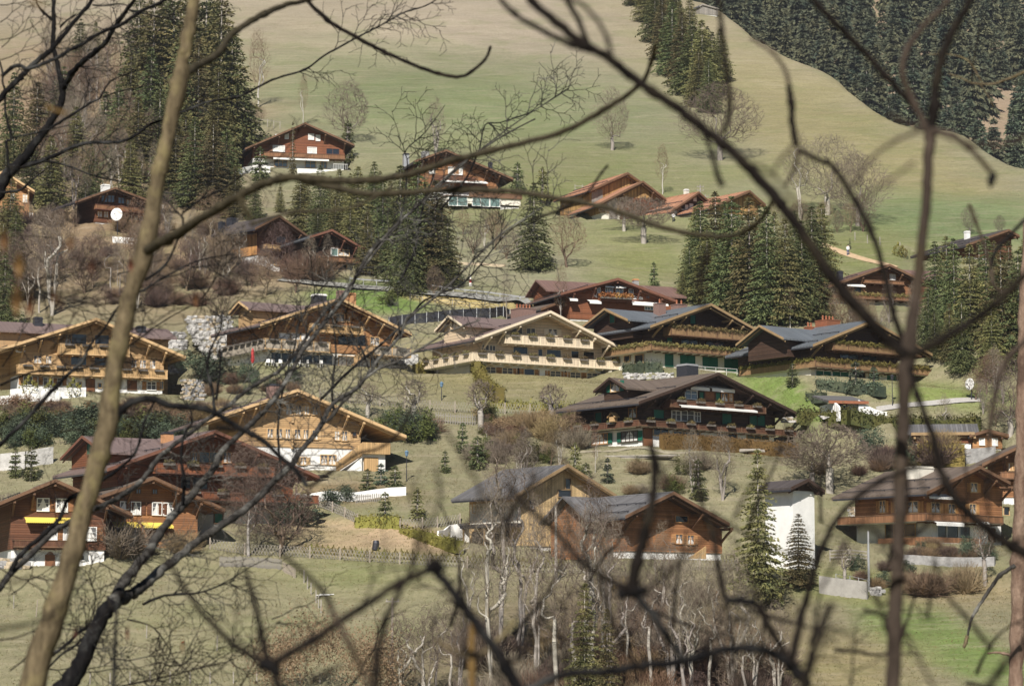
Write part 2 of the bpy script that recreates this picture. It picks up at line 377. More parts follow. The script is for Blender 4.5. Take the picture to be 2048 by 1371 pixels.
PANES = {'curtain': 'curtain_white', 'white': 'curtain_white', 'dark': 'glass_dark', 'blue': 'glass_blue', 'grey': 'curtain_grey',
         'green': 'paint_green', 'door': 'paint_brown', 'whitedoor': 'paint_white', 'greenglass': 'glass_green'}
class House:
    def __init__(s, name, label, T, base, yaw, L=13.0, oh=1.8, D=None, pad=True, halfw=9.0, cat='chalet', group=None, padfall=4.0, px_c=None):
        s.T = T; s.a = R(yaw); s.L = L; s.oh = oh
        bx, by = s.px(*base)
        s.base = at(bx, by, D) if D else gp(bx, by, G0)
        s.ex = Vector((math.cos(s.a), math.sin(s.a), 0)); s.ey = Vector((-math.sin(s.a), math.cos(s.a), 0))
        s.root = empty(name, s.base, s.a); tag(s.root, label, cat, group)
        s.pad = pad; s.padfall = padfall
    def px(s, x, y): return s.T[1] + x / s.T[0], s.T[2] + y / s.T[0]
    def fp(s, x, y, yo=0.0):
        u, t = ut(*s.px(x, y)); d = Vector((u, 1, t)); D = (s.base.dot(s.ey) + yo) / d.dot(s.ey); p = d * D - s.base
        return p.dot(s.ex), p.z
    def sp(s, x, y, xo):
        u, t = ut(*s.px(x, y)); d = Vector((u, 1, t)); D = (s.base.dot(s.ex) + xo) / d.dot(s.ex); p = d * D - s.base
        return p.dot(s.ey), p.z
    def b(s, mb, name, mats, **k): return mb.build(name, mats, s.root, **k)
    # ---- main gable
    def gable(s, pts, roof='roof_brown', beam='beam_honey', wood='timber_honey', sof=None, base=None, zb=None, inL=1.6, inR=1.6, th=.28,
              purl=5, strut=True, gbase='render_white', xl=None, xr=None):
        P = [s.fp(x, y, -s.oh) for x, y in pts]; s.P = P; L = s.L; oh = s.oh
        mb = MB(); mb.prism(P + [(a, z - th) for a, z in reversed(P)], -oh, L + .8); s.b(mb, 'roof', roof)
        mb = MB(); Q = [(a + (.05 if i == 0 else -.05 if i == len(P) - 1 else 0), z - th - .003) for i, (a, z) in enumerate(P)]
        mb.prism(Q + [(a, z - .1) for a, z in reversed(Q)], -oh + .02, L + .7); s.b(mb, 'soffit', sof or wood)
        mb = MB()
        for i in range(len(P) - 1):
            (a, z), (c, w) = P[i], P[i + 1]
            mb.prism([(a, z + .05), (c, w + .05), (c, w - .30), (a, z - .30)], -oh - .07, -oh - .002)
        s.b(mb, 'bargeboard', beam)
        mb = MB()
        for i in range(len(P) - 1):
            (a, z), (c, w) = P[i], P[i + 1]
            mb.prism([(a, z - .42), (c, w - .42), (c, w - .62), (a, z - .62)], -oh + .32, -oh + .44)
        s.b(mb, 'inner_bargeboard', beam)
        s.xl = xl if xl is not None else P[0][0] + inL; s.xr = xr if xr is not None else P[-1][0] - inR
        s.zb = zb if zb is not None else 0.0
        # gutter on both eaves
        for a, z in (P[0], P[-1]): s.b(MB().box(a - .09, a + .09, -oh + .05, L + .5, z - th - .12, z - th + .06), 'gutter', 'metal_dark')
        if L > 9 and len(P) == 3:
            for (e, ez), (r, rz_) in ((P[0], P[1]), (P[2], P[1])):
                for f in (.14, .5):
                    x = e + (r - e) * f; z = ez + (rz_ - ez) * f
                    mb = MB(); mb.box(x - .05, x + .05, -oh + .6, L + .3, z + .12, z + .2)
                    for q in range(int(L / 1.6)): mb.box(x - .03, x + .03, -oh + .7 + q * 1.6, -oh + .78 + q * 1.6, z - .02, z + .12)
                    s.b(mb, 'snow_guard', 'metal_dark')
            (e, ez), (a, az_), (r, rz_) = P
            mb = MB(); mb.prism([(a - .3, az_ - .1 + .05), (a, az_ + .07), (a + .3, az_ - .1 + .05), (a + .3, az_ - .18), (a, az_ - .02), (a - .3, az_ - .18)], -oh + .02, L + .78); s.b(mb, 'ridge_cap', roof)
        # body
        top = [(x, s.rz(x) - th - .1) for x in s._xs(s.xl, s.xr)]
        mb = MB(); mb.prism([(s.xl, s.zb)] + top + [(s.xr, s.zb)], -.12, L); s.b(mb, 'timber_wall', wood)
        if s.zb > .2 or True:
            mb = MB(); mb.box(s.xl + .12, s.xr - .12, 0, L - .1, -5, s.zb + .05); s.b(mb, 'basement_wall', gbase)
        # purlins and struts
        apex = max(P, key=lambda q: q[1])
        xs = [s.xl + .15, s.xr - .15, apex[0]]
        if purl >= 5: xs += [(s.xl + apex[0]) / 2, (s.xr + apex[0]) / 2]
        if purl >= 7: xs += [(3 * s.xl + apex[0]) / 4, (3 * s.xr + apex[0]) / 4]
        for x in xs:
            z = s.rz(x) - th - .28
            mb = MB(); mb.box(x - .13, x + .13, -oh + .12, -.12, z - .14, z + .14); s.b(mb, 'purlin', beam)
            if strut and x != apex[0]:
                mb = MB(); mb.beam((x, -.16, z - 1.35), (x, -oh * .5, z - .62), .2); mb.beam((x, -oh * .5, z - .62), (x, -oh + .3, z - .15), .2); s.b(mb, 'roof_bracket', beam)
        if s.pad:
            c = s.base + s.ex * ((s.xl + s.xr) / 2) + s.ey * (L / 2)
            PADS.append((c.x, c.y, (s.xr - s.xl) / 2 + .5, L / 2 + .4, s.a, s.base.z, s.padfall))
        return s
    def _xs(s, a, b): return [a] + [p[0] for p in s.P if a < p[0] < b] + [b]
    def rz(s, x): return float(np.interp(x, [p[0] for p in s.P], [p[1] for p in s.P]))
    # ---- cross gable whose end faces the left side
    def side_gable(s, apex, near, far=None, x1=None, xo=-1.2, roof='roof_brown_cross', beam='beam_honey', wood='timber_honey', oh=1.0, th=.22, drop=2.2, window=None, shut=None):
        xo = s.xl + xo
        ay, az = s.sp(*apex, xo); ny, nz = s.sp(*near, xo)
        fy, fz = s.sp(*far, xo) if far else (2 * ay - ny, nz)
        if ny < 1.0: nz += (az - nz) * (1.0 - ny) / max(ay - ny, .1); ny = 1.0; fy, fz = 2 * ay - ny, nz
        px_, pz_ = [q[0] for q in s.P], [q[1] for q in s.P]; ia = pz_.index(max(pz_))
        x1 = min(px_[ia], float(np.interp(az, pz_[:ia + 1], px_[:ia + 1])) + .6) if ia else 0.0
        0 and print('SG', s.root.name, 'ay %.1f ny %.1f fy %.1f az %.1f nz %.1f xl %.1f x1 %.1f apexz %.1f' % (ay, ny, fy, az, nz, s.xl, x1, max(pz_)))
        P = [(ny, nz), (ay, az), (fy, fz)]
        mb = MB(); mb.prism(P + [(a, z - th) for a, z in reversed(P)], xo, x1, 'x'); s.b(mb, 'cross_roof', roof)
        mb = MB()
        for i in range(2):
            (a, z), (c, w) = P[i], P[i + 1]
            mb.prism([(a, z + .04), (c, w + .04), (c, w - .26), (a, z - .26)], xo - .07, xo - .002, 'x')
            mb.prism([(a, z - .36), (c, w - .36), (c, w - .5), (a, z - .5)], xo + .25, xo + .35, 'x')
        s.b(mb, 'cross_bargeboard', beam)
        i0, i1 = ny + .8 * (1 if ay > ny else -1), fy - .8 * (1 if fy > ay else -1)
        za = lambda y: float(np.interp(y, [ny, ay, fy], [nz, az, fz])) - th - .05
        mb = MB(); mb.prism([(i0, nz - drop), (i0, za(i0)), (ay, za(ay)), (i1, za(i1)), (i1, fz - drop)], xo + oh, x1, 'x'); s.b(mb, 'cross_wall', wood)
        s.cg = (xo + oh, ay, az, nz)
        if window:
            w, h, st = window
            s._win(xo + oh - .1, ay, (az + nz) / 2 - .9, w, h, st, True, shut)
        return s
    # ---- wing with its ridge along x behind the main roof
    def wing(s, x0, x1, y0, y1, zr, ze, roof='roof_brown_cross', beam='beam_honey', wood='timber_honey', th=.22, base=0.0):
        ym = (y0 + y1) / 2; P = [(y0 - .9, ze), (ym, zr), (y1 + .9, ze)]
        mb = MB(); mb.prism(P + [(a, z - th) for a, z in reversed(P)], x0 - .9, x1 + .9, 'x'); s.b(mb, 'wing_roof', roof)
        mb = MB(); mb.prism([(y0, base), (y0, ze - .1), (ym, zr - th - .1), (y1, ze - .1), (y1, base)], x0, x1, 'x'); s.b(mb, 'wing_wall', wood)
        mb = MB(); n = max(2, int((x1 - x0) / 1.1))
        for i in range(n + 1):
            x = x0 + (x1 - x0) * i / n; mb.box(x - .09, x + .09, y0 - .8, y0 - .05, ze - .3, ze - .13)
        s.b(mb, 'rafter_ends', beam)
        return s
    # ---- windows
    def _win(s, x, y, z, w, h, st='curtain', side=False, shut=None, frame=None, arch=False):
        fr = frame or {'white': 'paint_white', 'dark': 'beam_honey', 'green': 'beam_brown', 'door': 'beam_brown'}.get(st, 'beam_honey')
        t = .09 if st != 'dark' else .07
        mb = MB()
        mb.box(-w / 2 - t, w / 2 + t, -.09, .03, h - .0, h + t); mb.box(-w / 2 - t, w / 2 + t, -.13, .03, -t, 0)
        mb.box(-w / 2 - t, -w / 2, -.09, .03, 0, h); mb.box(w / 2, w / 2 + t, -.09, .03, 0, h)
        if st in ('curtain', 'white', 'blue', 'grey'):
            n = max(1, round(w / .8))
            for i in range(1, n + (1 if n > 1 else 1)):
                xx = -w / 2 + w * i / max(n, 2) if n > 1 else 0
                if abs(xx) < w / 2 - .05: mb.box(xx - .045, xx + .045, -.06, .03, 0, h)
            if h > .8: mb.box(-w / 2, w / 2, -.045, .03, h * .62 - .025, h * .62 + .025)
        elif w > 1.6:
            n = int(w / 1.1)
            for i in range(1, n): xx = -w / 2 + w * i / n; mb.box(xx - .035, xx + .035, -.05, .03, 0, h)
        if arch:
            for i in range(6):
                a0 = math.pi * i / 6; 
                mb.prism([(w / 2 * math.cos(a0), h + .38 * math.sin(a0)), (w / 2 * math.cos(a0 + .53), h + .38 * math.sin(a0 + .53)), (w / 2 * math.cos(a0 + .53) * .8, h - .02 + .2 * math.sin(a0 + .53)), (w / 2 * math.cos(a0) * .8, h - .02 + .2 * math.sin(a0))], -.05, .03)
        f = mb.build('window' if st not in ('door', 'whitedoor') else 'door', fr, s.root, loc=(x, y, z))
        if side: f.rotation_euler = (0, 0, -math.pi / 2)
        p = MB()
        if arch: p.prism([(-w / 2, 0)] + [(-w / 2 * math.cos(a), h - .02 + .36 * math.sin(a)) for a in [math.pi * i / 8 for i in range(9)]] + [(w / 2, 0)], -.02, .05)
        else: p.box(-w / 2, w / 2, -.012, .05, 0, h)
        p.build('pane' if st not in ('door', 'whitedoor', 'green') else 'panel', PANES[st], f)
        if st == 'curtain' and w > .55:
            c = MB(); c.prism([(-w / 2, h), (-w * .06, h), (-w * .3, h * .42), (-w / 2, h * .25)], -.03, -.014)
            c.prism([(w / 2, h * .25), (w * .3, h * .42), (w * .06, h), (w / 2, h)], -.03, -.014)
            c.build('curtain', 'paint_white', f)
            f.children[0].data.materials[0] = MATS['curtain_grey']
        if shut:
            mat, which = shut if isinstance(shut, tuple) else (shut, 'lr')
            sw = min(w * .5, .7)
            for d in which:
                sx = (-w / 2 - t - sw / 2 - .03) if d == 'l' else (w / 2 + t + sw / 2 + .03)
                q = MB(); q.box(sx - sw / 2, sx + sw / 2, -.07, .02, -.03, h + .03); q.box(sx - sw / 2 + .06, sx + sw / 2 - .06, -.09, -.072, h * .1, h * .47); q.box(sx - sw / 2 + .06, sx + sw / 2 - .06, -.09, -.072, h * .55, h * .93)
                q.build('shutter', mat, f)
        return f
    def win(s, x0, y0, x1, y1, st='curtain', shut=None, yo=-.12, frame=None, arch=False):
        a, z1 = s.fp((x0 + x1) / 2, y0, yo); _, z0 = s.fp((x0 + x1) / 2, y1, yo); l, _ = s.fp(x0, y1, yo); r, _ = s.fp(x1, y1, yo)
        return s._win((l + r) / 2, yo - .02, z0, r - l, z1 - z0, st, False, shut, frame, arch)
    def wins(s, rects, st='curtain', shut=None, **k):
        for r in rects: s.win(*r, st, shut, **k)
    def swin(s, x0, y0, x1, y1, st='curtain', shut=None, frame=None):
        xo = s.xl - .02
        ya, z1 = s.sp((x0 + x1) / 2, y0, xo); _, z0 = s.sp((x0 + x1) / 2, y1, xo); l, _ = s.sp(x0, y1, xo); r, _ = s.sp(x1, y1, xo)
        return s._win(xo, (l + r) / 2, z0, abs(l - r), z1 - z0, st, True, shut, frame)
    # ---- balconies
    def balcony(s, x0, x1, yt, yb, mat='rail_honey', dep=1.5, wrap=0.0, wrapr=0.0, cap='beam_honey', boxes=0, boxmat='pot_grey', plants='dry', strip=None, under=None, bw=1.15, posts=True, sboxes=0):
        """x0, x1: ends; yt, yb: top and bottom of the railing, all read at the left corner"""
        xa, zt = s.fp(x0, yt, -dep); _, zb = s.fp(x0, yb, -dep); xb, _ = s.fp(x1, yt, -dep)
        w0 = s.xl - dep if wrap else xa
        if wrap: w0 = xa
        mb = MB(); mb.box(xa, xb, -dep, -.125, zb - .02, zb + .16)
        if wrap: mb.box(xa, s.xl - .005, -.125, wrap, zb - .02, zb + .16)
        fl = s.b(mb, 'balcony', under or cap)
        hgt = zt - zb - .08
        r = MB(); r.box(xa - .03, xb + .03, -dep - .07, -dep - .005, zb + .02, zt - .08)
        r.build('railing', mat, fl)
        r = MB(); r.box(xa - .07, xa - .005, -dep, wrap if wrap else -.13, zb + .02, zt - .08)
        MB().box(xb + .005, xb + .07, -dep, -.13, zb + .02, zt - .08).build('end_railing', mat, fl)
        if wrap: r.box(xa - .07, s.xl - .01, wrap + .002, wrap + .06, zb + .02, zt - .08)
        r.build('end_railing', mat.replace('rail_', 'rail_'), fl)
        c = MB(); c.box(xa - .1, xb + .1, -dep - .12, -dep + .06, zt - .08, zt); c.box(xa - .12, xa + .05, -dep, wrap if wrap else -.13, zt - .08, zt - .002)
        c.box(xb - .05, xb + .12, -dep, -.13, zt - .08, zt - .002)
        c.box(xa - .1, xb + .1, -dep - .11, -dep - .072, zb + .04, zb + .18)
        c.build('handrail', cap, fl)
        n = max(2, int((xb - xa) / 2.3))
        if posts:
            for i in range(n + 1):
                x = xa + (xb - xa) * i / n; p = MB(); p.box(x - .06, x + .06, -dep - .13, -dep - .072, zb + .02, zt - .08); p.build('rail_post', cap, fl)
        m = MB()
        for i in range(int((xb - xa) / 1.3) + 1):
            x = xa + .3 + i * 1.3
            if x < xb - .2: m.box(x - .09, x + .09, -dep + .05, -.13, zb - .17, zb - .022)
        m.build('joists', cap, fl)
        if boxes:
            for i in range(boxes):
                x = xa + (xb - xa) * (i + .5) / boxes
                f = add('flower_box', box_mesh(bw, boxmat), s.root, (x, -dep - .26, zt - .26))
                if plants: add('plants', PLANT[plants][i % 3], f, (0, 0, .2))
        if sboxes:
            for i in range(sboxes):
                y = -dep + (wrap + dep) * (i + .5) / sboxes
                f = add('flower_box', box_mesh(bw, boxmat), s.root, (xa - .26, y, zt - .26), math.pi / 2)
                if plants: add('plants', PLANT[plants][i % 3], f, (0, 0, .2))
        if strip:
            seg = [((xa + .1, -dep - .1), (xb - .1, -dep - .1))]
            if wrap: seg.append(((xa - .1, -dep + .2), (xa - .1, wrap)))
            for (a, b_), (c_, d_) in seg:
                ln = math.hypot(c_ - a, d_ - b_); n = int(ln * 150)
                g = np.random.RandomState(int(abs(xa) * 100) + 3)
                t = g.rand(n, 1); cc = np.array([[a, b_, zt - .12]]) + t * np.array([[c_ - a, d_ - b_, 0]]) + g.normal(size=(n, 3)) * [[.13, .13, 0]] + np.stack([t[:, 0] * 0, t[:, 0] * 0, g.rand(n) * (.42 + .14 * np.sin(t[:, 0] * ln * 5))], 1)
                V = cc[:, None, :] + g.normal(size=(n, 3, 3)) * .085
                o = add('planting', tri_mesh('planting', V.reshape(-1, 3), np.arange(3 * n).reshape(-1, 3), strip), s.root)
        s.lastb = (xa, xb, zb, zt)
        return s
    def awning(s, x0, x1, y0, y1, mat='awning_white', out=1.1, yo=-.14, scallop=False):
        xa, z1 = s.fp(x0, y0, yo - out); xb, _ = s.fp(x1, y0, yo - out); _, z0 = s.fp(x0, y1, yo - out)
        mb = MB(); mb.prism([(yo, z1 + out * .3 + .04), (yo - out, z1), (yo - out, z1 - .04), (yo, z1 + out * .3)], xa, xb, 'x')
        if scallop:
            n = int((xb - xa) / .22)
            for i in range(n): x = xa + (xb - xa) * i / n; mb.prism([(x, z1 - .002), (x + (xb - xa) / n, z1 - .002), (x + (xb - xa) / n, z0 + .07), (x + (xb - xa) / n / 2, z0), (x, z0 + .07)], yo - out - .03, yo - out)
        else: mb.box(xa, xb, yo - out - .04, yo - out - .001, z0, z1)
        s.b(mb, 'awning', mat)
    def chimney(s, x0, x1, yt, yo=4.0, mat='metal_dark', cap='metal_pale', hgt=2.5, pots=0, dp=None):
        xa, zt = s.fp(x0, yt, yo); xb, _ = s.fp(x1, yt, yo); w = xb - xa; d = (dp or w) / 2
        mb = MB(); mb.box(xa, xb, yo - d, yo + d, zt - hgt, zt - .25 * 1); c = s.b(mb, 'chimney', mat)
        mb = MB(); mb.box(xa - .06, xb + .06, yo - d - .06, yo + d + .06, zt - .248, zt - .14)
        if not pots: mb.box(xa + .03, xb - .03, yo - d + .03, yo + d - .03, zt - .138, zt)
        mb.build('chimney_cap', cap, c)
        for i in range(pots):
            x = xa + w * (i + .5) / pots; mb = MB(); mb.tube([(x, yo, zt - .14), (x, yo, zt + .25), (x, yo, zt + .3), (x, yo, zt + .5)], [.13, .13, .19, .03], 8); mb.build('chimney_pot', 'copper', c)
    def frontbox(s, name, mat, x0, x1, yt, yb, y0=-.3, y1=0.0, parent=None):
        xa, z1 = s.fp(x0, yt, y0); xb, _ = s.fp(x1, yt, y0); _, z0 = s.fp(x0, yb, y0)
        mb = MB(); mb.box(xa, xb, y0, y1, z0, z1); return s.b(mb, name, mat)

K1 = (4.267, 380, 560); K2 = (4.267, 800, 560); K3 = (4.267, 1100, 560); K4 = (3.606, 1480, 500); K5 = (4.876, 0, 580); K6 = (4.452, 400, 740)
K7 = (3.938, 1120, 700); K8 = (3.103, 0, 840); F5 = (3.427, 0, 340); F6 = (4.0325, 400, 220); F7 = (4.285, 740, 280); F8 = (4.57, 1130, 320)
T2 = (3.303, 860, 880); T3 = (3.261, 1420, 860); Z4 = (3.808, 1600, 840); Z6 = (4.197, 1560, 420); ZF = (8.533, 1120, 570); ZC = (8.533, 1000, 560); PX = (1, 0, 0)
J = House

# A: honey timber chalet far left
h = J('timber_chalet', 'honey coloured timber chalet behind the pale sapling, white ground floor and empty grey balcony boxes', K5, (200, 972), 23, 13, 1.9)
h.gable([(-60, 590), (940, 272), (1812, 645)], 'roof_brown', 'beam_honey', 'timber_honey', zb=h.fp(200, 815)[1], xl=h.fp(190, 900)[0], xr=h.fp(1592, 900)[0], purl=7)
x0, zr = h.fp(-60, 296, 9); x1, zr = h.fp(1600, 378, 9); ze = h.fp(1690, 470, 5)[1]
h.wing(x0, x1 - .4, 5.5, 12.5, zr, ze, base=0)
h.wins([(143 * 4.876, 430, 840, 525), (925, 440, 1060, 527)], 'dark'); h.wins([(635, 432, 690, 525), (1085, 470, 1148, 528)], 'curtain')
h.win(372, 478, 415, 520, 'curtain', None, frame='beam_brown')
h.wins([(330, 640, 402, 712), (430, 640, 500, 715), (1280, 680, 1330, 752), (1350, 682, 1420, 760), (1443, 686, 1512, 764)], 'curtain', ('timber_honey', 'r'))
h.wins([(690, 640, 840, 728), (920, 650, 1050, 735)], 'dark')
h.balcony(590, 1260, 518, 625, 'rail_honey', 1.6, boxes=4, plants=None)
h.balcony(185, 1628, 722, 815, 'rail_honey', 1.2, boxes=9, plants=None)
h.wins([(230, 845, 310, 922), (425, 855, 505, 925), (520, 857, 598, 925), (1435, 895, 1515, 970)], 'grey', 'timber_orange', yo=0, frame='paint_white')
h.win(840, 870, 917, 985, 'door', yo=0); h.wins([(760, 900, 790, 945), (957, 910, 985, 950)], 'dark', yo=0)
h.win(1245, 885, 1328, 968, 'door', yo=0); h.win(1560, 890, 1590, 965, 'blue', yo=0)
h.chimney(328, 408, 262, 8, 'metal_dark', 'metal_dark', 2.6); h.chimney(1332, 1412, 350, 7, 'metal_dark', 'metal_dark', 2.6)
xa, za = h.fp(196, 605, -.3)
mb = MB()
for sg in (-1, 1):
    for i in range(5):
        mb.beam((xa + sg * .1, -.3, za), (xa + sg * (.35 + .08 * i), -.34, za + .12 + .11 * (i % 3)), .06)
    mb.prism([(xa, za - .05), (xa + sg * .5, za - .02), (xa + sg * .55, za + .15), (xa, za + .1)], -.36, -.3)
h.b(mb, 'antler_ornament', 'paint_white')
HA = h
# B: chalet with the closed red parasol
h = J('timber_chalet', 'wide timber chalet right of the white boulder wall, silvery wraparound balcony and parasols below', K1, (1225, 732), 31, 12, 2.1)
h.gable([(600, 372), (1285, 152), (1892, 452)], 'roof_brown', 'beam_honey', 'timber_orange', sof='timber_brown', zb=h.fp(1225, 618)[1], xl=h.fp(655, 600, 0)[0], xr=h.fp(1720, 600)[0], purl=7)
h.side_gable((415, 178), (545, 275), x1=3, xo=-2.2, wood='timber_honey', beam='beam_honey')
h.wins([(1245, 292, 1312, 352), (1538, 490, 1612, 556)], 'curtain', 'timber_orange', frame='beam_honey'); h.win(1335, 312, 1362, 352, 'curtain')
h.wins([(1265, 465, 1495, 552)], 'dark', frame='beam_brown'); h.wins([(755, 452, 850, 502), (862, 452, 935, 508), (945, 455, 1025, 512)], 'whitedoor', frame='beam_honey')
h.balcony(1040, 1475, 368, 442, 'rail_honey', 1.5, boxes=3, plants=None)
h.balcony(640, 1190, 495, 590, 'rail_silver', 1.4, wrap=11, boxes=4, plants=None, cap='beam_honey', sboxes=7, under='render_white')
h.frontbox('balustrade', 'timber_orange', 1195, 1550, 545, 612, -1.3, -1.2)
h.balcony(1565, 1880, 562, 645, 'rail_silver', 1.9, boxes=2, plants=None)
h.wins([(690, 622, 860, 712), (870, 628, 1040, 716), (1052, 640, 1100, 722), (1105, 640, 1212, 724)], 'dark', yo=0, frame='paint_white')
h.win(1268, 650, 1402, 732, 'whitedoor', yo=0); h.win(1540, 665, 1600, 735, 'dark', yo=0)
xa, z0 = h.fp(1400, 715, -2.2); xb, z1 = h.fp(1560, 600, -2.2)
mb = MB(); mb.prism([(xa, z0), (xb, z1), (xb, z1 + 1.0), (xa, z0 + 1.0)], -2.25, -2.15); mb.prism([(xa, z0 - .25), (xb, z1 - .25), (xb, z1 - .02), (xa, z0 - .02)], -2.3, -1.4); h.b(mb, 'stair', 'timber_honey')
h.chimney(1055, 1145, 118, 7, 'metal_dark', 'paint_white', 2.4); h.chimney(1325, 1398, 108, 3.5, 'brick_orange', 'brick_orange', 2.4); h.chimney(1262, 1320, 88, 5, 'brick_red', 'brick_red', 2)
HB = h
# C: cream chalet
h = J('cream_chalet', 'cream painted chalet in the middle with planted balcony boxes and arched ground floor windows', K2, (705, 795), 30.5, 13.3, 2.3)
h.gable([(640, 498), (1285, 262), (1928, 592)], 'roof_brown', 'beam_cream', 'timber_cream', zb=h.fp(705, 700)[1], xl=h.fp(700, 795)[0], xr=h.fp(1722, 860)[0], purl=7)
h.side_gable((412, 300), (578, 412), x1=3, xo=-2.4, wood='timber_cream', beam='beam_cream', window=(.9, 1.1, 'curtain'), shut='beam_cream')
h.wins([(955, 405, 1040, 455), (1080, 412, 1150, 458)], 'grey', frame='beam_cream'); h.win(1268, 420, 1335, 472, 'curtain', 'beam_cream', frame='beam_cream')
h.wins([(700, 555, 755, 597), (765, 560, 810, 600)], 'grey', frame='beam_cream')
h.wins([(965, 570, 1085, 628), (1250, 595, 1370, 655), (1460, 606, 1522, 662), (1563, 612, 1652, 672)], 'dark', frame='beam_cream')
h.win(1178, 590, 1212, 650, 'dark', frame='beam_cream')
h.balcony(900, 1640, 462, 540, 'rail_cream', 1.5, cap='beam_cream', boxes=5, under='beam_cream')
h.balcony(620, 1912, 615, 690, 'rail_cream', 1.4, wrap=12, cap='beam_cream', boxes=9, sboxes=5, under='render_white')
for cx, y0, y1, st in ((770, 742, 798, 'grey'), (915, 750, 805, 'grey'), (1100, 760, 815, 'dark'), (1325, 778, 832, 'grey'), (1495, 788, 845, 'grey'), (1637, 795, 852, 'grey')):
    h.win(cx - 42, y0, cx + 42, y1, st, 'timber_orange', yo=0, arch=True, frame='beam_cream')
h.wins([(995, 745, 1026, 808), (1398, 772, 1426, 838)], 'whitedoor', yo=0, frame='paint_white'); h.win(1180, 755, 1250, 822, 'whitedoor', yo=0, frame='paint_white')
for cx, cy in ((1010, 775), (1411, 800)):
    a, z = h.fp(cx, cy, -.05); mb = MB(); mb.prism([(a + .2 * math.cos(t), z + .42 * math.sin(t)) for t in [i * math.pi / 5 for i in range(10)]], -.1, -.06); h.b(mb, 'oval_crest', 'paint_black')
h.chimney(985, 1120, 232, 9, 'brick_red', 'brick_red', 3, pots=5)
HC = h
# D: dark chalet with green shutters
h = J('dark_chalet', 'dark grey roofed chalet right of the cream chalet, green shutters on its pale ground floor', K3, (862, 742), 35, 11.5, 2.4)
h.gable([(855, 388), (1375, 200), (1886, 488)], 'roof_grey', 'beam_tan', 'timber_dark', zb=h.fp(862, 600)[1], xl=h.fp(862, 742)[0], xr=h.fp(1655, 765)[0], purl=7, gbase='render_cream')
h.side_gable((465, 240), (705, 352), x1=3, xo=-3.0, roof='roof_grey_cross', wood='timber_dark', beam='beam_tan', window=(1.1, 1.2, 'green'), oh=1.4)
h.balcony(1030, 1678, 395, 470, 'rail_tan', 1.7, cap='beam_brown', strip='flowers_dry', under='beam_brown')
h.balcony(862, 1875, 543, 598, 'rail_tan', 1.3, wrap=12, cap='beam_brown', strip='flowers_dry', under='render_cream')
h.wins([(985, 635, 1045, 732), (1115, 645, 1232, 745), (1306, 662, 1425, 748), (1492, 677, 1612, 768)], 'green', yo=0, frame='paint_green')
h.swin(636, 645, 682, 692, 'dark'); h.swin(728, 638, 796, 716, 'dark'); h.swin(530, 655, 580, 680, 'dark')
h.wins([(1120, 480, 1260, 545), (1330, 510, 1480, 565)], 'dark', frame='beam_dark'); h.wins([(1195, 300, 1240, 372), (995, 470, 1040, 540)], 'green', frame='beam_dark')
h.chimney(905, 965, 188, 5, 'brick_red', 'brick_red', 3, pots=1); h.chimney(1062, 1140, 196, 9, 'brick_red', 'brick_red', 3, pots=2); h.chimney(738, 778, 310, 7, 'brick_red', 'copper', 1.6)
mb = MB(); xa, z = h.fp(1345, 735, -1.9); mb.box(xa - 4, xa + 5, -1.9, -1.87, z - .1, z - .05); mb.box(xa - 4, xa + 5, -1.9, -1.87, z - .5, z - .46)
for i in range(6): mb.box(xa - 4 + i * 1.8, xa - 3.95 + i * 1.8, -1.869, -1.83, z - 1.0, z - .05)
h.b(mb, 'terrace_rail', 'paint_white')
HD = h
# E: right green-roofed chalet
h = J('dark_chalet', 'dark chalet with grey roof and copper chimneys, half hidden behind the knot of blurred stems', K4, (505, 905), 36, 14, 2.3)
h.gable([(525, 680), (950, 505), (1386, 747)], 'roof_grey', 'beam_tan', 'timber_dark', zb=h.fp(505, 850)[1], xl=h.fp(505, 900)[0], xr=h.fp(1135, 950)[0], purl=5, gbase='render_cream')
h.side_gable((140, 540), (330, 640), x1=3, xo=-3.5, roof='roof_grey_cross', wood='timber_dark', beam='beam_tan', oh=1.4)
h.balcony(672, 1300, 665, 720, 'rail_tan', 1.7, cap='beam_brown', strip='hedge_olive', under='beam_brown')
h.balcony(540, 1370, 790, 842, 'rail_tan', 1.5, wrap=13, cap='beam_brown', strip='hedge_olive', under='render_cream')
h.wins([(545, 872, 655, 925), (665, 878, 782, 930), (1056, 902, 1128, 950)], 'green', yo=0, frame='paint_white'); h.wins([(830, 880, 900, 935), (930, 890, 1000, 940)], 'dark', yo=0)
h.wins([(720, 730, 850, 780), (880, 745, 980, 795)], 'dark', frame='beam_dark')
h.chimney(585, 680, 495, 8, 'copper', 'copper', 3, pots=4); h.chimney(480, 522, 545, 9, 'copper', 'copper', 2.4, pots=2); h.chimney(385, 445, 605, 7, 'copper', 'copper', 1.6, pots=2)
# F: red-brown inn
h = J('redbrown_chalet', 'red brown chalet with orange dry flowers and white awnings, behind the grey roofed chalet', F8, (260, 1480), 22, 12, 1.6, padfall=3)
h.gable([(-40, 1215), (485, 1078), (1022, 1282)], 'roof_rust', 'beam_red', 'timber_redbrown', zb=.3, inL=2, inR=2, purl=5)
x0, z0 = h.fp(-215, 1128, 9); x1, z1 = h.fp(1000, 1195, 9)
h.wing(x0, x1 - .8, 6, 12, z0 + .5, z0 - 1.4, 'roof_rust_cross', 'beam_red', 'timber_redbrown')
h.T = ZF
h.wins([(640, 50, 682, 130), (780, 50, 835, 115), (842, 50, 892, 115), (955, 62, 1065, 160), (1178, 70, 1240, 150)], 'blue', frame='paint_white')
h.win(1470, 190, 1520, 225, 'blue', frame='beam_red')
h.awning(770, 925, 15, 38, 'metal_pale', .8); h.awning(955, 1130, 20, 46, 'awning_white', .8)
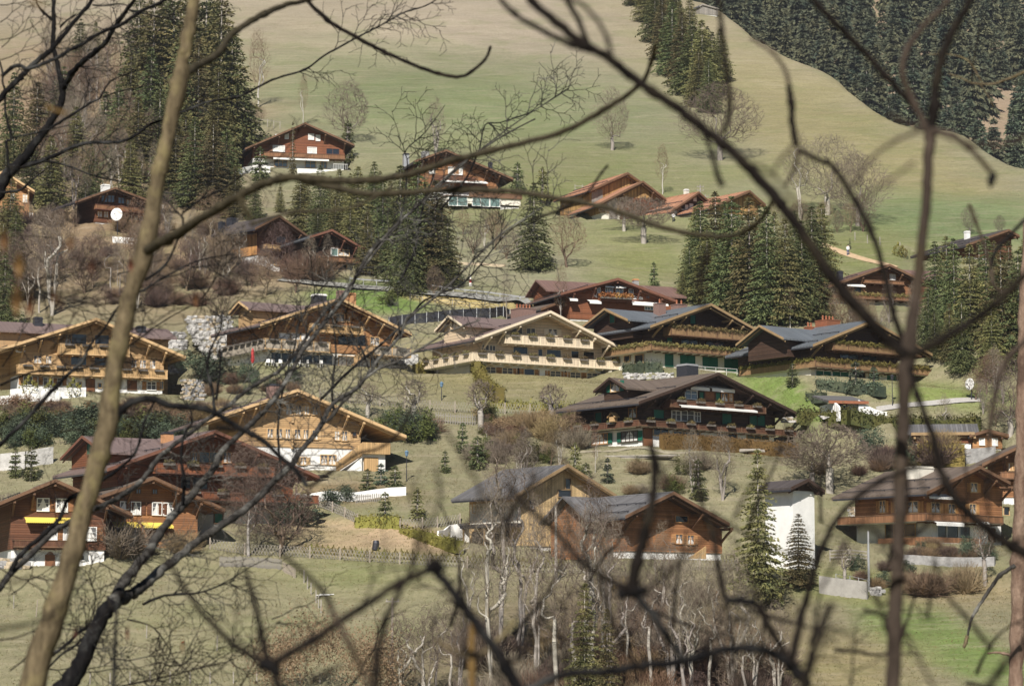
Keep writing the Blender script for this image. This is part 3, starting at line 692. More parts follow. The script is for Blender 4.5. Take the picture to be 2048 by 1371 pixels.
h.balcony(690, 1215, 195, 262, 'rail_red', 1.0, cap='beam_red', boxes=6, plants='orange', boxmat='pot_grey', bw=1.0)
h.awning(170, 305, 232, 268, 'awning_white', 1.2); h.awning(508, 706, 275, 312, 'awning_white', 1.2); h.awning(1240, 1640, 300, 338, 'awning_white', 1.2); h.awning(1660, 1850, 318, 350, 'awning_white', 1.2)
h.wins([(1450, 370, 1530, 420), (1545, 370, 1625, 425)], 'blue', frame='paint_white')
def writing(h, txt, x, y, size, yo=-.2):
    a, z = h.fp(x, y, yo); cu = bpy.data.curves.new('lettering', 'FONT'); cu.body = txt; cu.size = size; cu.extrude = .02; cu.align_x = 'CENTER'; cu.offset = .02
    o = bpy.data.objects.new('lettering', cu); COL.objects.link(o); o.parent = h.root; o.location = (a, yo, z); o.rotation_euler = (math.pi / 2, 0, 0); cu.materials.append(MATS['paint_white']); dg = bpy.context.evaluated_depsgraph_get(); me = bpy.data.meshes.new_from_object(o.evaluated_get(dg)); n_ = o.name; bpy.data.objects.remove(o); o = bpy.data.objects.new('lettering', me); COL.objects.link(o); o.parent = h.root; o.location = (a, yo, z); o.rotation_euler = (math.pi / 2, 0, 0)
writing(h, 'rel', 590, 210, .7); writing(h, 'le Basta', 1290, 240, .72)
h.T = F8; h.chimney(622, 665, 1085, 7, 'stone_grey', 'brick_orange', 1.6)
HF = h
# small brown roofs in front of it
h = J('small_chalet', 'small dark chalet under a brown roof, its gable peeping over the grey roof', ZF, (1100, 520), 24, 9, 1.2, padfall=2)
h.gable([(420, 520), (1105, 250), (1430, 415)], 'roof_umber', 'beam_brown', 'timber_dark', zb=.1, inL=1.0, inR=1.0, purl=3, strut=False)
h = J('small_chalet', 'small brown roofed chalet behind thin white birch stems left of the red brown chalet', ZC, (1100, 640), 30, 8, 1.2, padfall=2)
h.gable([(700, 480), (1090, 335), (1440, 492)], 'roof_umber', 'beam_brown', 'timber_redbrown', zb=.1, inL=1.0, inR=1.0, purl=3, strut=False)
# G: dark chalet
h = J('dark_chalet', 'nearly black timber chalet above the brown clipped hedge, white awning slung under its upper balcony', K7, (642, 758), 39, 12, 2.5)
h.gable([(620, 405), (1250, 178), (1870, 492)], 'roof_umber', 'beam_dark', 'timber_dark', zb=h.fp(642, 610)[1], xl=h.fp(640, 758)[0], xr=h.fp(1690, 700)[0], purl=7, sof='timber_dark')
h.side_gable((390, 214), (525, 297), x1=3, xo=-1.5, roof='roof_umber_cross', wood='timber_dark', beam='beam_dark', window=(1.5, 1.2, 'curtain'), shut='paint_green')
h.win(985, 320, 1075, 382, 'blue', frame='paint_white'); h.wins([(1095, 330, 1130, 388), (1222, 335, 1260, 395)], 'green', frame='beam_dark')
h.win(1142, 330, 1220, 392, 'door'); h.wins([(1270, 340, 1318, 402), (1332, 345, 1356, 405)], 'curtain', frame='beam_orange')
h.awning(1030, 1178, 285, 310, 'awning_white', 1.0); h.awning(1198, 1376, 297, 322, 'awning_white', 1.2)
h.wins([(880, 478, 945, 552), (955, 480, 1050, 556), (1060, 490, 1100, 560)], 'grey', frame='paint_white'); h.wins([(1275, 500, 1350, 582), (1490, 512, 1612, 592)], 'green', frame='beam_dark')
h.win(735, 470, 816, 535, 'green', frame='beam_dark')
h.balcony(870, 1615, 385, 448, 'rail_brown', 1.7, cap='beam_brown', boxes=5, bw=1.3)
h.awning(955, 1555, 434, 448, 'awning_white', 2.1)
h.balcony(620, 1866, 545, 597, 'rail_brown', 0.9, wrap=11.5, cap='beam_brown', boxes=8, sboxes=4, bw=1.3, under='render_cream')
h.swin(255, 660, 375, 737, 'curtain', 'paint_green', frame='beam_orange'); h.swin(487, 642, 612, 716, 'curtain', 'paint_green', frame='beam_dark')
h.swin(545, 458, 602, 530, 'curtain', None, frame='beam_orange'); h.swin(280, 490, 330, 575, 'green')
h.win(655, 612, 722, 755, 'door', yo=0); h.wins([(735, 620, 850, 668), (890, 645, 1100, 675), (1240, 660, 1390, 690), (1470, 676, 1640, 700)], 'dark', yo=0)
h.chimney(958, 1048, 108, 6, 'metal_dark', 'metal_pale', 3)
ya, za = h.sp(425, 505, h.xl - 1.4)
mb = MB(); mb.prism([(ya - .75, za - .35), (ya, za + .25), (ya + .75, za - .35), (ya + .7, za - .43), (ya, za + .15), (ya - .7, za - .43)], h.xl - 1.9, h.xl - 1.1, 'x'); mb.box(h.xl - 1.8, h.xl - 1.2, ya - .4, ya + .4, za - .9, za - .25)
h.b(mb, 'bird_house', 'timber_honey')
HG = h
# H: light timber chalet with row of windows
h = J('timber_chalet', 'honey timber chalet with two rows of small white curtained windows and an outside wooden stair', K6, (1000, 892), 22, 12, 2.0)
h.gable([(20, 455), (868, 168), (1838, 582)], 'roof_brown', 'beam_honey', 'timber_honey', zb=h.fp(1000, 690)[1], xl=h.fp(330, 800)[0], xr=h.fp(1425, 900)[0], purl=7)
h.wins([(765, 318, 818, 392), (848, 316, 897, 392), (928, 320, 968, 392), (1000, 325, 1045, 395)], 'curtain', ('beam_honey', 'lr'))
h.wins([(600, 522, 645, 600), (678, 522, 728, 603), (755, 525, 800, 605), (842, 528, 890, 608), (918, 530, 960, 610), (1000, 535, 1045, 614), (1198, 543, 1238, 620), (1262, 545, 1308, 625)], 'curtain', ('beam_honey', 'r'))
h.win(1360, 555, 1388, 585, 'dark', frame='beam_brown')
h.wins([(1075, 755, 1130, 835), (1145, 757, 1205, 838)], 'curtain', yo=0); h.win(893, 778, 945, 840, 'curtain', 'beam_honey', yo=0)
xa, zt = h.fp(1445, 640, -1.2); xb, _ = h.fp(1692, 655, -1.2); _, zbb = h.fp(1445, 738, -1.2)
mb = MB(); mb.box(xa, xb, -1.2, 7, zbb, zbb + .15); fl = h.b(mb, 'balcony', 'beam_honey')
mb = MB(); mb.box(xa, xb, -1.26, -1.2, zbb - .05, zt); mb.box(xb, xb + .06, -1.2, 7, zbb - .05, zt); mb.build('railing', 'rail_honey', fl)
mb = MB(); mb.box(xa + .2, xb - .4, -.7, 7, -3, zbb - .02); h.b(mb, 'basement_block', 'render_white')
h.frontbox('garage_door', 'rail_honey', 1458, 1588, 772, 900, -.78, -.7)
xc, z0 = h.fp(1212, 890, -1.3)
mb = MB(); mb.prism([(xc, z0 - .1), (xa, zbb - .1), (xa, zt), (xc, z0 + .9)], -1.36, -1.28); mb.prism([(xc, z0 - .3), (xa, zbb - .3), (xa, zbb - .12), (xc, z0 - .12)], -1.26, -.3); h.b(mb, 'stair', 'rail_honey')
mb = MB(); mb.prism([(xc + .6, z0 - .8), (xa, z0 - .8), (xa, zbb - .35)], -1.1, -.6); h.b(mb, 'stair_wall', 'render_white')
for gx in (812, 0):
    pass
a, z = h.fp(822, 690, -.3); mb = MB(); 
for zz in (0, 3.0, 5.6): mb.box(a - .14, a + .14, -.34, -.14, z - .1 + zz, z + .5 + zz)
h.b(mb, 'carved_post', 'beam_honey')
h.chimney(605, 700, 122, 5, 'brick_red', 'metal_dark', 3.2)
h.frontbox('garden_table', 'wood_weathered', 975, 1120, 838, 846, -4.5, -3.6); h.frontbox('garden_bench', 'wood_weathered', 985, 1110, 862, 870, -5, -4.7)
HH = h
# I: red-brown chalet
h = J('redbrown_chalet', 'large red brown chalet at lower left with flower boxes, half hidden by a weeping birch', K8, (1380, 640), 32, 11.5, 2.2)
h.gable([(665, 300), (1340, 62), (1982, 348)], 'roof_brown', 'beam_red', 'timber_redbrown', zb=h.fp(1380, 530)[1], xl=h.fp(720, 500)[0], xr=h.fp(1812, 600)[0], purl=5, gbase='render_grey')
h.side_gable((510, 96), (672, 215), x1=3, xo=-1.0, wood='timber_redbrown', beam='beam_red', window=(1.2, 1.4, 'green'))
h.win(1235, 198, 1360, 262, 'dark', frame='beam_orange'); h.wins([(1385, 200, 1430, 262), (1190, 200, 1222, 260)], 'curtain', frame='beam_orange')
h.balcony(970, 1700, 262, 330, 'rail_red', 1.7, cap='beam_red', boxes=5, bw=1.3)
h.wins([(1120, 350, 1180, 420), (1195, 352, 1285, 425)], 'dark', frame='beam_red')
h.balcony(760, 1972, 425, 482, 'rail_red', 1.9, cap='beam_red', boxes=7, bw=1.3, under='render_grey')
h.wins([(1385, 560, 1440, 636), (1460, 565, 1560, 640), (1600, 565, 1680, 640), (1740, 570, 1790, 640)], 'whitedoor', yo=0, frame='paint_white'); h.wins([(1330, 575, 1380, 636)], 'green', yo=0)
h.chimney(1010, 1065, 72, 5, 'brick_orange', 'metal_dark', 2.6)
# J: dark brown pair, left one
h = J('brown_chalet', 'dark brown chalet at the lower left corner with white windows and an arched cellar door', K8, (330, 905), 18, 11, 1.8)
h.gable([(-90, 545), (345, 366), (822, 578)], 'roof_brown', 'beam_brown', 'timber_brown', zb=h.fp(330, 803)[1], xl=h.fp(60, 900)[0], xr=h.fp(652, 900)[0], purl=5)
h.wins([(232, 487, 300, 560), (350, 490, 415, 565), (300, 662, 350, 740), (395, 664, 428, 742), (522, 666, 594, 744)], 'curtain', 'timber_chestnut', frame='paint_white')
h.awning(160, 402, 618, 636, 'awning_yellow', 1.0, scallop=True); h.awning(404, 446, 621, 638, 'awning_yellow', 1.0, scallop=True)
h.balcony(92, 515, 740, 790, 'rail_brown', 1.2, cap='beam_brown', posts=False)
h.win(284, 838, 334, 904, 'door', yo=0, arch=True, frame='paint_brown'); h.win(500, 840, 520, 868, 'dark', yo=0, frame='paint_white')
# K: lighter right one
h = J('brown_chalet', 'chestnut timber chalet on the grassy mound with yellow awnings and curtained white windows', K8, (1060, 797), 26, 10, 1.9)
h.gable([(590, 480), (955, 350), (1398, 548)], 'roof_umber', 'beam_brown', 'timber_chestnut', zb=h.fp(1060, 790)[1], xl=h.fp(655, 700)[0], xr=h.fp(1222, 790)[0], purl=5)
h.wins([(748, 507, 796, 550), (815, 509, 868, 582), (946, 513, 1000, 585), (1016, 515, 1068, 588)], 'curtain', ('timber_brown', 'lr'), frame='paint_white'); h.wins([(846, 428, 870, 452), (948, 430, 972, 454)], 'blue', frame='beam_brown')
h.awning(712, 872, 648, 664, 'awning_yellow', 1.1, scallop=True); h.awning(892, 1078, 651, 668, 'awning_yellow', 1.1, scallop=True)
h.wins([(672, 676, 760, 790), (765, 676, 850, 790)], 'blue', frame='beam_tan'); h.wins([(915, 682, 975, 762), (1010, 684, 1075, 770)], 'door', frame='beam_brown'); h.win(980, 700, 1005, 730, 'grey', frame='beam_brown')
h.frontbox('bench', 'paint_white', 897, 962, 766, 772, -3.5, -2.8)
# L
h = J('timber_house', 'pale timber house under a grey slate roof, seen through the bare birches at lower centre', T2, (598, 700), 40, 8.6, 1.3)
h.gable([(560, 362), (910, 158), (1232, 362)], 'roof_slate', 'beam_tan', 'timber_yellow_upright', zb=.1, xl=h.fp(600, 700)[0], xr=h.fp(1190, 700)[0], inL=.8, inR=.8, purl=3, strut=False)
h.win(655, 398, 686, 452, 'curtain', frame='beam_brown'); h.win(893, 255, 926, 320, 'dark', frame='beam_tan')
h.wins([(845, 330, 930, 375)], 'dark', frame='beam_tan')
ys, zc = h.sp(235, 575, h.xl - 2.0)
mb = MB(); mb.box(h.xl - 2.2, h.xl - .01, -.4, 7.5, zc - .1, zc + .25); h.b(mb, 'porch_canopy', 'metal_dark')
mb = MB(); mb.box(h.xl - .06, h.xl - .005, 0, 8.4, zc + .3, h.P[0][1] - .5); h.b(mb, 'side_boarding', 'render_cream')
h.swin(280, 600, 400, 690, 'dark'); h.swin(430, 600, 520, 690, 'dark'); h.swin(285, 420, 305, 478, 'dark')
mb = MB(); 
for yy in (0.2, 3.5, 7): mb.box(h.xl - 2.1, h.xl - 1.95, yy, yy + .15, -1, zc - .12)
h.b(mb, 'porch_post', 'beam_tan')
HL = h
# M
h = J('brown_chalet', 'brown timber chalet right of the pale timber house, dark deep eaves over upright boards', T2, (1640, 790), 34, 10, 2.2)
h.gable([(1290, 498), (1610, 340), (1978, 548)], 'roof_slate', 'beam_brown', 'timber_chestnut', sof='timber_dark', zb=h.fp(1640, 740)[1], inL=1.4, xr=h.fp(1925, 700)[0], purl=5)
h.wins([(1622, 622, 1665, 680), (1700, 628, 1740, 685)], 'curtain', 'timber_orange', frame='beam_orange'); h.wins([(1620, 500, 1700, 540)], 'dark', frame='beam_orange')
x0, zr = h.fp(900, 372, 7); x1, _ = h.fp(1240, 372, 8)
h.wing(x0, h.xl + 3, 3, 9.8, zr, zr - 2.6, 'roof_slate_cross', 'beam_brown', 'timber_chestnut')
xa, zt = h.fp(1705, 780, -1.6); xb, z2 = h.fp(1820, 700, -1.6)
mb = MB(); mb.prism([(xa, zt), (xb, zt), (xb, z2)], -1.7, -1.5); h.b(mb, 'stair_panel', 'rail_honey')
# N tower
h = J('white_tower', 'tall windowless white tower house with a small dark roof between spruces', T3, (540, 905), 38, 4.3, .9, cat='tower', padfall=3)
h.gable([(528, 372), (642, 316), (748, 393)], 'roof_dark', 'beam_dark', 'timber_dark', zb=h.fp(540, 392)[1], xl=h.fp(540, 800)[0], xr=h.fp(690, 800)[0], purl=3, strut=False)
a, z = h.fp(540, 400); mb = MB(); mb.box(h.xl + .02, h.xr - .02, -.1, 4.2, z - .28, z - .05); h.b(mb, 'cornice', 'render_white')
# O
h = J('chalet', 'chalet at lower right with broad brown roof, two long balconies and cut out balustrades', Z4, (955, 935), 40, 11, 2.0)
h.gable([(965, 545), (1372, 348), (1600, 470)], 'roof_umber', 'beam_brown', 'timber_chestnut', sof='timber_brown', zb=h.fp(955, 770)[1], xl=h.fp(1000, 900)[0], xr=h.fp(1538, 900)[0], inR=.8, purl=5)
h.balcony(955, 1540, 703, 765, 'rail_chestnut', 1.6, wrap=11, cap='beam_brown', under='render_white')
h.wins([(1300, 480, 1345, 545), (1290, 640, 1335, 712), (1130, 640, 1175, 705)], 'curtain', 'timber_orange_upright'); h.awning(985, 1180, 578, 595, 'awning_white', 1.3)
h.win(1000, 630, 1060, 700, 'curtain', 'timber_orange_upright')
for r in ((610, 615, 650, 700), (820, 620, 900, 700), (730, 620, 790, 700)): h.swin(*r, 'curtain', 'timber_orange_upright')
h.wins([(1045, 800, 1110, 890), (1120, 805, 1200, 895), (1215, 810, 1290, 900)], 'dark', yo=0, frame='paint_white'); h.win(1437, 825, 1482, 920, 'door', yo=0); h.win(1550, 660, 1590, 720, 'dark', yo=0)
for r in ((655, 790, 780, 920), (800, 790, 880, 880)): h.swin(*r, 'dark')
h.awning(1040, 1250, 775, 800, 'awning_white', 1.8); h.awning(1345, 1440, 775, 790, 'awning_white', 1.8)
xa, zt = h.fp(960, 885, -1.8); xb, _ = h.fp(1380, 915, -1.8)
mb = MB(); mb.box(xa, xb, -1.86, -1.8, zt - 1.0, zt); mb.box(xa - .06, xa, -1.8, 5, zt - 1.0, zt); h.b(mb, 'terrace_balustrade', 'rail_chestnut')
mb = MB(); mb.box(xa, xb, -1.9, -1.868, zt - .95, zt - .55)
h.b(mb, 'balustrade_band', 'rail_silver')
h.chimney(840, 955, 350, 5, 'render_cream', 'render_cream', 2.2)
HO = h
# P
h = J('redbrown_chalet', 'topmost red brown chalet on the slope with white curtained windows and a white terrace wall', F6, (800, 478), 13, 12, 1.7)
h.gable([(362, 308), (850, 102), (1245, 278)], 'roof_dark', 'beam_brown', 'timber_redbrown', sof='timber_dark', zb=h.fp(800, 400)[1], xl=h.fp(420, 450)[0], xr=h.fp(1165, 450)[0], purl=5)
h.wins([(586, 288, 628, 331), (636, 290, 681, 335), (686, 182, 712, 232), (875, 195, 916, 238), (936, 205, 966, 248), (610, 200, 626, 224)], 'white', frame='paint_white')
h.win(868, 303, 938, 348, 'white'); h.win(1020, 313, 1120, 356, 'dark', frame='beam_red'); h.wins([(565, 285, 583, 330)], 'door')  # the dark pane is no glazing, it paints the shaded loggia recess
h.balcony(520, 1168, 338, 376, 'rail_chestnut', 1.5, cap='beam_brown', posts=False); h.awning(592, 1040, 384, 396, 'awning_white', 1.7)
h.wins([(600, 408, 700, 455), (850, 415, 930, 465), (975, 420, 1020, 468)], 'blue', yo=0)
h.frontbox('terrace_wall', 'render_white', 785, 1330, 470, 540, -5, -4.7)
mb = MB(); xa, z = h.fp(1075, 470, -4.9)
for i in range(9): mb.box(xa + i * .32, xa + i * .32 + .04, -4.9, -4.86, z - .1, z + .8)
mb.box(xa, xa + 2.7, -4.92, -4.85, z + .8, z + .86); h.b(mb, 'terrace_rail', 'paint_white')
# Q
h = J('brown_chalet', 'brown chalet with a low flat white winged ground floor, upper middle of the slope', F7, (900, 568), 17, 12, 1.9)
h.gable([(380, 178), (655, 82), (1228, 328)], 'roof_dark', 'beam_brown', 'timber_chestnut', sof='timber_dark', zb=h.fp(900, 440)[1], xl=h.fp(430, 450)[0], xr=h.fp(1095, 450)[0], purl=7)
h.wins([(508, 233, 552, 285), (672, 234, 726, 294), (745, 240, 790, 297)], 'white', 'timber_orange'); h.frontbox('facade_band', 'timber_brown', 540, 900, 300, 345, -1.0, -.12)
h.awning(640, 1010, 348, 356, 'awning_white', 1.6); h.wins([(745, 370, 850, 410), (860, 372, 940, 412)], 'door')
xa, z1 = h.fp(650, 478, -4); xb, z0 = h.fp(1290, 478, -4)
mb = MB(); mb.box(xa, xb, -4, -.14, -.2, z1); h.b(mb, 'ground_floor_block', 'render_cream'); mb = MB(); mb.box(xa - .2, xb + .2, -4.3, 0, z1, z1 + .12); mb.box(xa + 4, xb + .2, -4.3, -4.22, z1 + .12, z1 + .9); h.b(mb, 'flat_roof', 'beam_brown')
h.wins([(675, 478, 745, 560), (752, 480, 830, 562), (878, 498, 944, 562), (950, 500, 1020, 568), (1030, 502, 1110, 570)], 'greenglass', yo=-4.02, frame='paint_white')
mb = MB(); xl_, zl = h.fp(1115, 575, -4.2)
for i in range(6): mb.box(xl_, xl_ + 3.3, -4.35, -4.25, zl - .1 - i * .2, zl - i * .2)
h.b(mb, 'louvre_slats', 'paint_white')
h.chimney(285, 330, 115, 5, 'metal_pale', 'metal_dark', 2.4); h.chimney(445, 500, 98, 6, 'stone_grey', 'stone_grey', 2); h.chimney(1015, 1045, 190, 6, 'metal_dark', 'metal_dark', 2.4)
# R barns
h = J('barn', 'weathered board barn with rust tiled roof behind the old fruit tree', F8, (380, 546), 24, 9, 1.4, cat='barn')
h.gable([(282, 412), (712, 190), (925, 352)], 'roof_tile', 'beam_brown', 'barn_board', zb=h.fp(300, 480)[1], xl=h.fp(330, 540)[0], xr=h.fp(880, 540)[0], purl=5, gbase='render_cream', sof='timber_brown')
h.frontbox('grey_boarding', 'barn_grey', 408, 475, 350, 545, -.3, -.13); h.frontbox('lower_boarding', 'timber_brown', 500, 880, 335, 540, -.2, -.125)
h.win(385, 375, 402, 430, 'dark', frame='beam_brown')
h = J('barn', 'taller barn with pale upright boards standing behind the first rust roofed barn', F8, (330, 470), 28, 11, 1.2, cat='barn')
h.gable([(232, 270), (575, 115), (700, 200)], 'roof_tile', 'beam_brown', 'barn_board', zb=.1, xl=h.fp(245, 400)[0], inR=.6, purl=3, strut=False)
h.frontbox('grey_boarding', 'barn_grey', 245, 345, 262, 400, -.22, -.13)
h = J('farmhouse', 'low farmhouse with orange tiled roof, right of the two barns', F8, (1100, 492), 38, 10, 1.3, cat='house')
h.gable([(965, 466), (1225, 290), (1328, 382)], 'roof_tile', 'beam_brown', 'timber_dark', zb=.8, inL=.8, inR=.6, purl=3, strut=False)
h.wins([(1100, 415, 1120, 452), (1140, 405, 1165, 455), (1175, 330, 1195, 372)], 'white'); h.chimney(1095, 1122, 265, 6, 'render_cream', 'render_white', 2.2)
h.wins([(1030, 440, 1060, 478)], 'dark')
h = J('farm_building', 'orange tiled roof rising over the dark spruces, next to the farmhouse', F8, (1560, 530), 36, 11, 1.3, cat='house')
h.gable([(1318, 434), (1690, 278), (1835, 405)], 'roof_tile', 'beam_brown', 'barn_board', zb=.6, inL=.8, inR=.6, purl=3, strut=False)
# S
h = J('brown_chalet', 'dark red brown chalet behind the white satellite dish on the left slope', F5, (690, 372), 33, 7, 1.8)
h.gable([(515, 215), (790, 118), (1075, 225)], 'roof_dark', 'beam_brown', 'timber_brown', sof='timber_dark', zb=.3, xl=h.fp(650, 350)[0], xr=h.fp(1010, 350)[0], purl=5)
h.wins([(695, 172, 735, 218), (740, 175, 782, 220), (810, 190, 850, 228)], 'blue', frame='beam_brown'); h.wins([(868, 205, 900, 237), (668, 284, 697, 320), (712, 285, 740, 325), (880, 310, 906, 345), (918, 312, 944, 348), (952, 315, 978, 350)], 'white', frame='beam_orange')
h.balcony(655, 985, 232, 268, 'rail_chestnut', 1.1, cap='beam_red', posts=False); h.chimney(700, 745, 98, 6, 'render_white', 'paint_white', 2)
# T
h = J('timber_chalet', 'bright orange timber chalet at the far left edge, partly behind dark branches', F5, (240, 345), 12, 10, 1.4)
h.gable([(-230, 130), (20, 5), (238, 140)], 'roof_dark', 'beam_honey', 'timber_orange', zb=.3, inR=.8, inL=.8, purl=5)
h.wins([(155, 168, 186, 222), (198, 288, 226, 332), (20, 280, 40, 320), (70, 160, 100, 205), (60, 280, 90, 325)], 'white', frame='beam_honey')
# U
h = J('timber_house', 'timber chalet with a sunlit orange side of upright boards over a white base, left slope', F6, (455, 1252), 45, 8, 1.8)
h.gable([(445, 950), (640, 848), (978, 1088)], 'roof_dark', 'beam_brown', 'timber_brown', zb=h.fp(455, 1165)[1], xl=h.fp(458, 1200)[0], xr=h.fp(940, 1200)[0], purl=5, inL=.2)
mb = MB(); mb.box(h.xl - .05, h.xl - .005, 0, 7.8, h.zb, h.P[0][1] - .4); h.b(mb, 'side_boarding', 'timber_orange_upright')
h.balcony(540, 800, 1080, 1115, 'rail_honey', 1.2, posts=False); h.win(600, 1168, 705, 1255, 'whitedoor', yo=0); h.wins([(610, 1020, 690, 1075), (830, 1120, 880, 1180)], 'dark', frame='beam_brown')
h.frontbox('lower_boarding', 'rail_honey', 720, 935, 1125, 1255, -.3, -.13)
h.swin(225, 1170, 330, 1225, 'greenglass'); h.swin(215, 1065, 240, 1095, 'white')
h.chimney(160, 192, 900, 6, 'metal_dark', 'metal_dark', 2); h.chimney(235, 288, 868, 9, 'metal_dark', 'metal_dark', 2)
# V
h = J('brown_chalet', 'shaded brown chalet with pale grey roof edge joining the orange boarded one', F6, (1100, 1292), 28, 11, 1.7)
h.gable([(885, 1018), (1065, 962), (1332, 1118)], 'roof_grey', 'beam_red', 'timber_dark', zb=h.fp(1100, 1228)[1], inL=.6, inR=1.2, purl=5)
h.win(1058, 1118, 1108, 1172, 'greenglass', frame='paint_white'); h.wins([(1115, 1130, 1200, 1175)], 'curtain'); h.balcony(912, 1292, 1170, 1212, 'rail_chestnut', 1.4, cap='beam_brown', posts=False)
h.wins([(930, 1240, 1010, 1290), (1030, 1245, 1180, 1290)], 'dark', yo=0)
# W
h = J('redbrown_chalet', 'brown chalet by the forest edge at right, below the footpath, with orange lit balconies', K4, (900, 400), 20, 11, 1.6)
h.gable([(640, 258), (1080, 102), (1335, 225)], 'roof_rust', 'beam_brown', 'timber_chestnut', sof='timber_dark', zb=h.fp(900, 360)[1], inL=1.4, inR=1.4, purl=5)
h.wins([(1082, 178, 1116, 212)], 'white'); h.win(818, 264, 872, 302, 'dark', frame='beam_honey'); h.wins([(780, 268, 805, 300), (885, 272, 905, 300)], 'door', frame='beam_honey')
h.awning(775, 905, 250, 260, 'awning_white', 1.4); h.balcony(900, 1180, 212, 240, 'rail_chestnut', 1.2, cap='beam_brown', posts=False); h.balcony(700, 1300, 312, 345, 'rail_chestnut', 1.5, cap='beam_brown', strip='flowers_dry', posts=False)
h.wins([(870, 372, 960, 402), (1020, 378, 1100, 405), (1130, 380, 1190, 408)], 'white', yo=0); h.chimney(703, 735, 150, 4, 'metal_dark', 'metal_dark', 2.6)
x0, z0 = h.fp(1130, 135, 7); h.wing(x0, x0 + 9, 5, 10, z0, z0 - 1.6, 'roof_rust_cross', 'beam_brown', 'timber_brown')
# X
h = J('brown_chalet', 'low dark roofed chalet at the right edge among spruces, above the others', Z6, (1720, 420), 28, 12, 1.5)
h.gable([(1560, 290), (1920, 162), (2010, 212)], 'roof_dark', 'beam_brown', 'timber_brown', zb=.3, inR=.5, inL=1.2, purl=3, strut=False)
h.chimney(1555, 1585, 175, 8, 'render_white', 'paint_white', 1.6)
# Y long shed + Z
h = J('long_shed', 'long low stable with weathered grey roof above the lower right chalet', Z4, (900, 190), -6, 7, .8, cat='stable', padfall=2)
h.gable([(845, 100), (850, 96), (1330, 92)], 'roof_slate', 'beam_tan', 'timber_redbrown', zb=.2, inL=.3, inR=.3, purl=1, strut=False)
h.wing(h.xl, h.xr, 1.0, 6.0, h.fp(870, 28, 3)[1], h.fp(850, 100, 0)[1] + .05, 'roof_slate_cross', 'beam_tan', 'timber_brown')
h = J('timber_cabin', 'small orange timber cabin with two paned windows on a grey stone wall, far right', Z4, (1420, 228), 8, 6, .8, cat='cabin', padfall=2)
h.gable([(1290, 110), (1430, 70), (1590, 108)], 'roof_dark', 'beam_brown', 'timber_orange', zb=.2, inL=.6, inR=.6, purl=3, strut=False)
h.wins([(1368, 142, 1402, 186), (1466, 142, 1500, 190)], 'white', frame='paint_white')
h = J('brown_chalet', 'brown chalet cut by the right edge, behind the reddish tree trunk', Z4, (1560, 640), 4, 7, 1.8)
h.gable([(1385, 332), (1760, 150), (2100, 300)], 'roof_umber', 'beam_brown', 'timber_chestnut', zb=.8, xl=h.fp(1545, 640)[0], purl=5)
h.wins([(1590, 330, 1612, 380), (1622, 330, 1645, 380)], 'curtain', 'timber_orange'); h.balcony(1530, 2000, 392, 450, 'rail_chestnut', 1.4, cap='beam_brown'); h.win(1548, 670, 1580, 730, 'dark', yo=0)
# ridge hut
h = J('hay_hut', 'lone grey board hut on the grassy ridge at the top', PX, (1418, 31), 24, 3.5, .4, cat='hut', padfall=2)
h.gable([(1399, 12), (1405, 8), (1438, 17)], 'roof_slate', 'wood_weathered', 'board_grey', zb=.2, inL=.2, inR=.2, purl=1, strut=False)
# garage portal
h = J('garage_portal', 'white curved garage entrance with red edged roof set into the hedge bank', K4, (720, 1184), 12, 6, .9, cat='garage', padfall=3)
h.xl = h.fp(668, 1184)[0]; h.xr = h.fp(905, 1184)[0]
_, zf = h.fp(640, 1086, -1.2); x0 = h.fp(640, 1086, -1.2)[0]; x1 = h.fp(925, 1086, -1.2)[0]
h.b(MB().prism([(-1.2, zf), (5.2, zf + 1.25), (5.2, zf + 1.0), (-1.2, zf - .25)], x0, x1, 'x'), 'roof', 'roof_slate')
h.b(MB().box(x0 - .03, x1 + .03, -1.3, -1.205, zf - .3, zf + .05), 'roof_edge', 'copper')
h.b(MB().box(h.xl, h.xr, 0, 5, -2, zf - .1), 'portal_wall', 'render_white')
h.win(682, 1108, 768, 1182, 'dark', yo=-.02, frame='beam_red')  # dark pane painted in for the shade inside the open garage mouth
xe, ze = h.fp(1062, 1142, -1); n = 9; mb = MB(); top = []
for i in range(n + 1):
    t = i / n; top.append((h.xr - 1.2 + (xe - h.xr + 1.2) * t, (zf + .25) * (1 - t) ** 1.6 + .35 * t))
mb.prism([(top[0][0], -1.5)] + top + [(top[-1][0], -1.5)], -1.0, -.7); h.b(mb, 'curved_wing_wall', 'render_white')
mb = MB()
for i in range(5):
    a0, a1 = i / 5, (i + 1) / 5; mb.prism([(-2.6 * a0, -1), (-2.6 * a1, -1), (-2.6 * a1, zf * (1 - a1 ** 2 * .6)), (-2.6 * a0, zf * (1 - a0 ** 2 * .6))], h.xl - .3 + a0 * .25, h.xl - .05 + a0 * .25, 'x')
h.b(mb, 'return_wall', 'render_white')
c = h.base + h.ey * 3; PADS.append((c.x, c.y, (h.xr - h.xl) / 2 + .8, 3.2, h.a, h.base.z, 2.5))

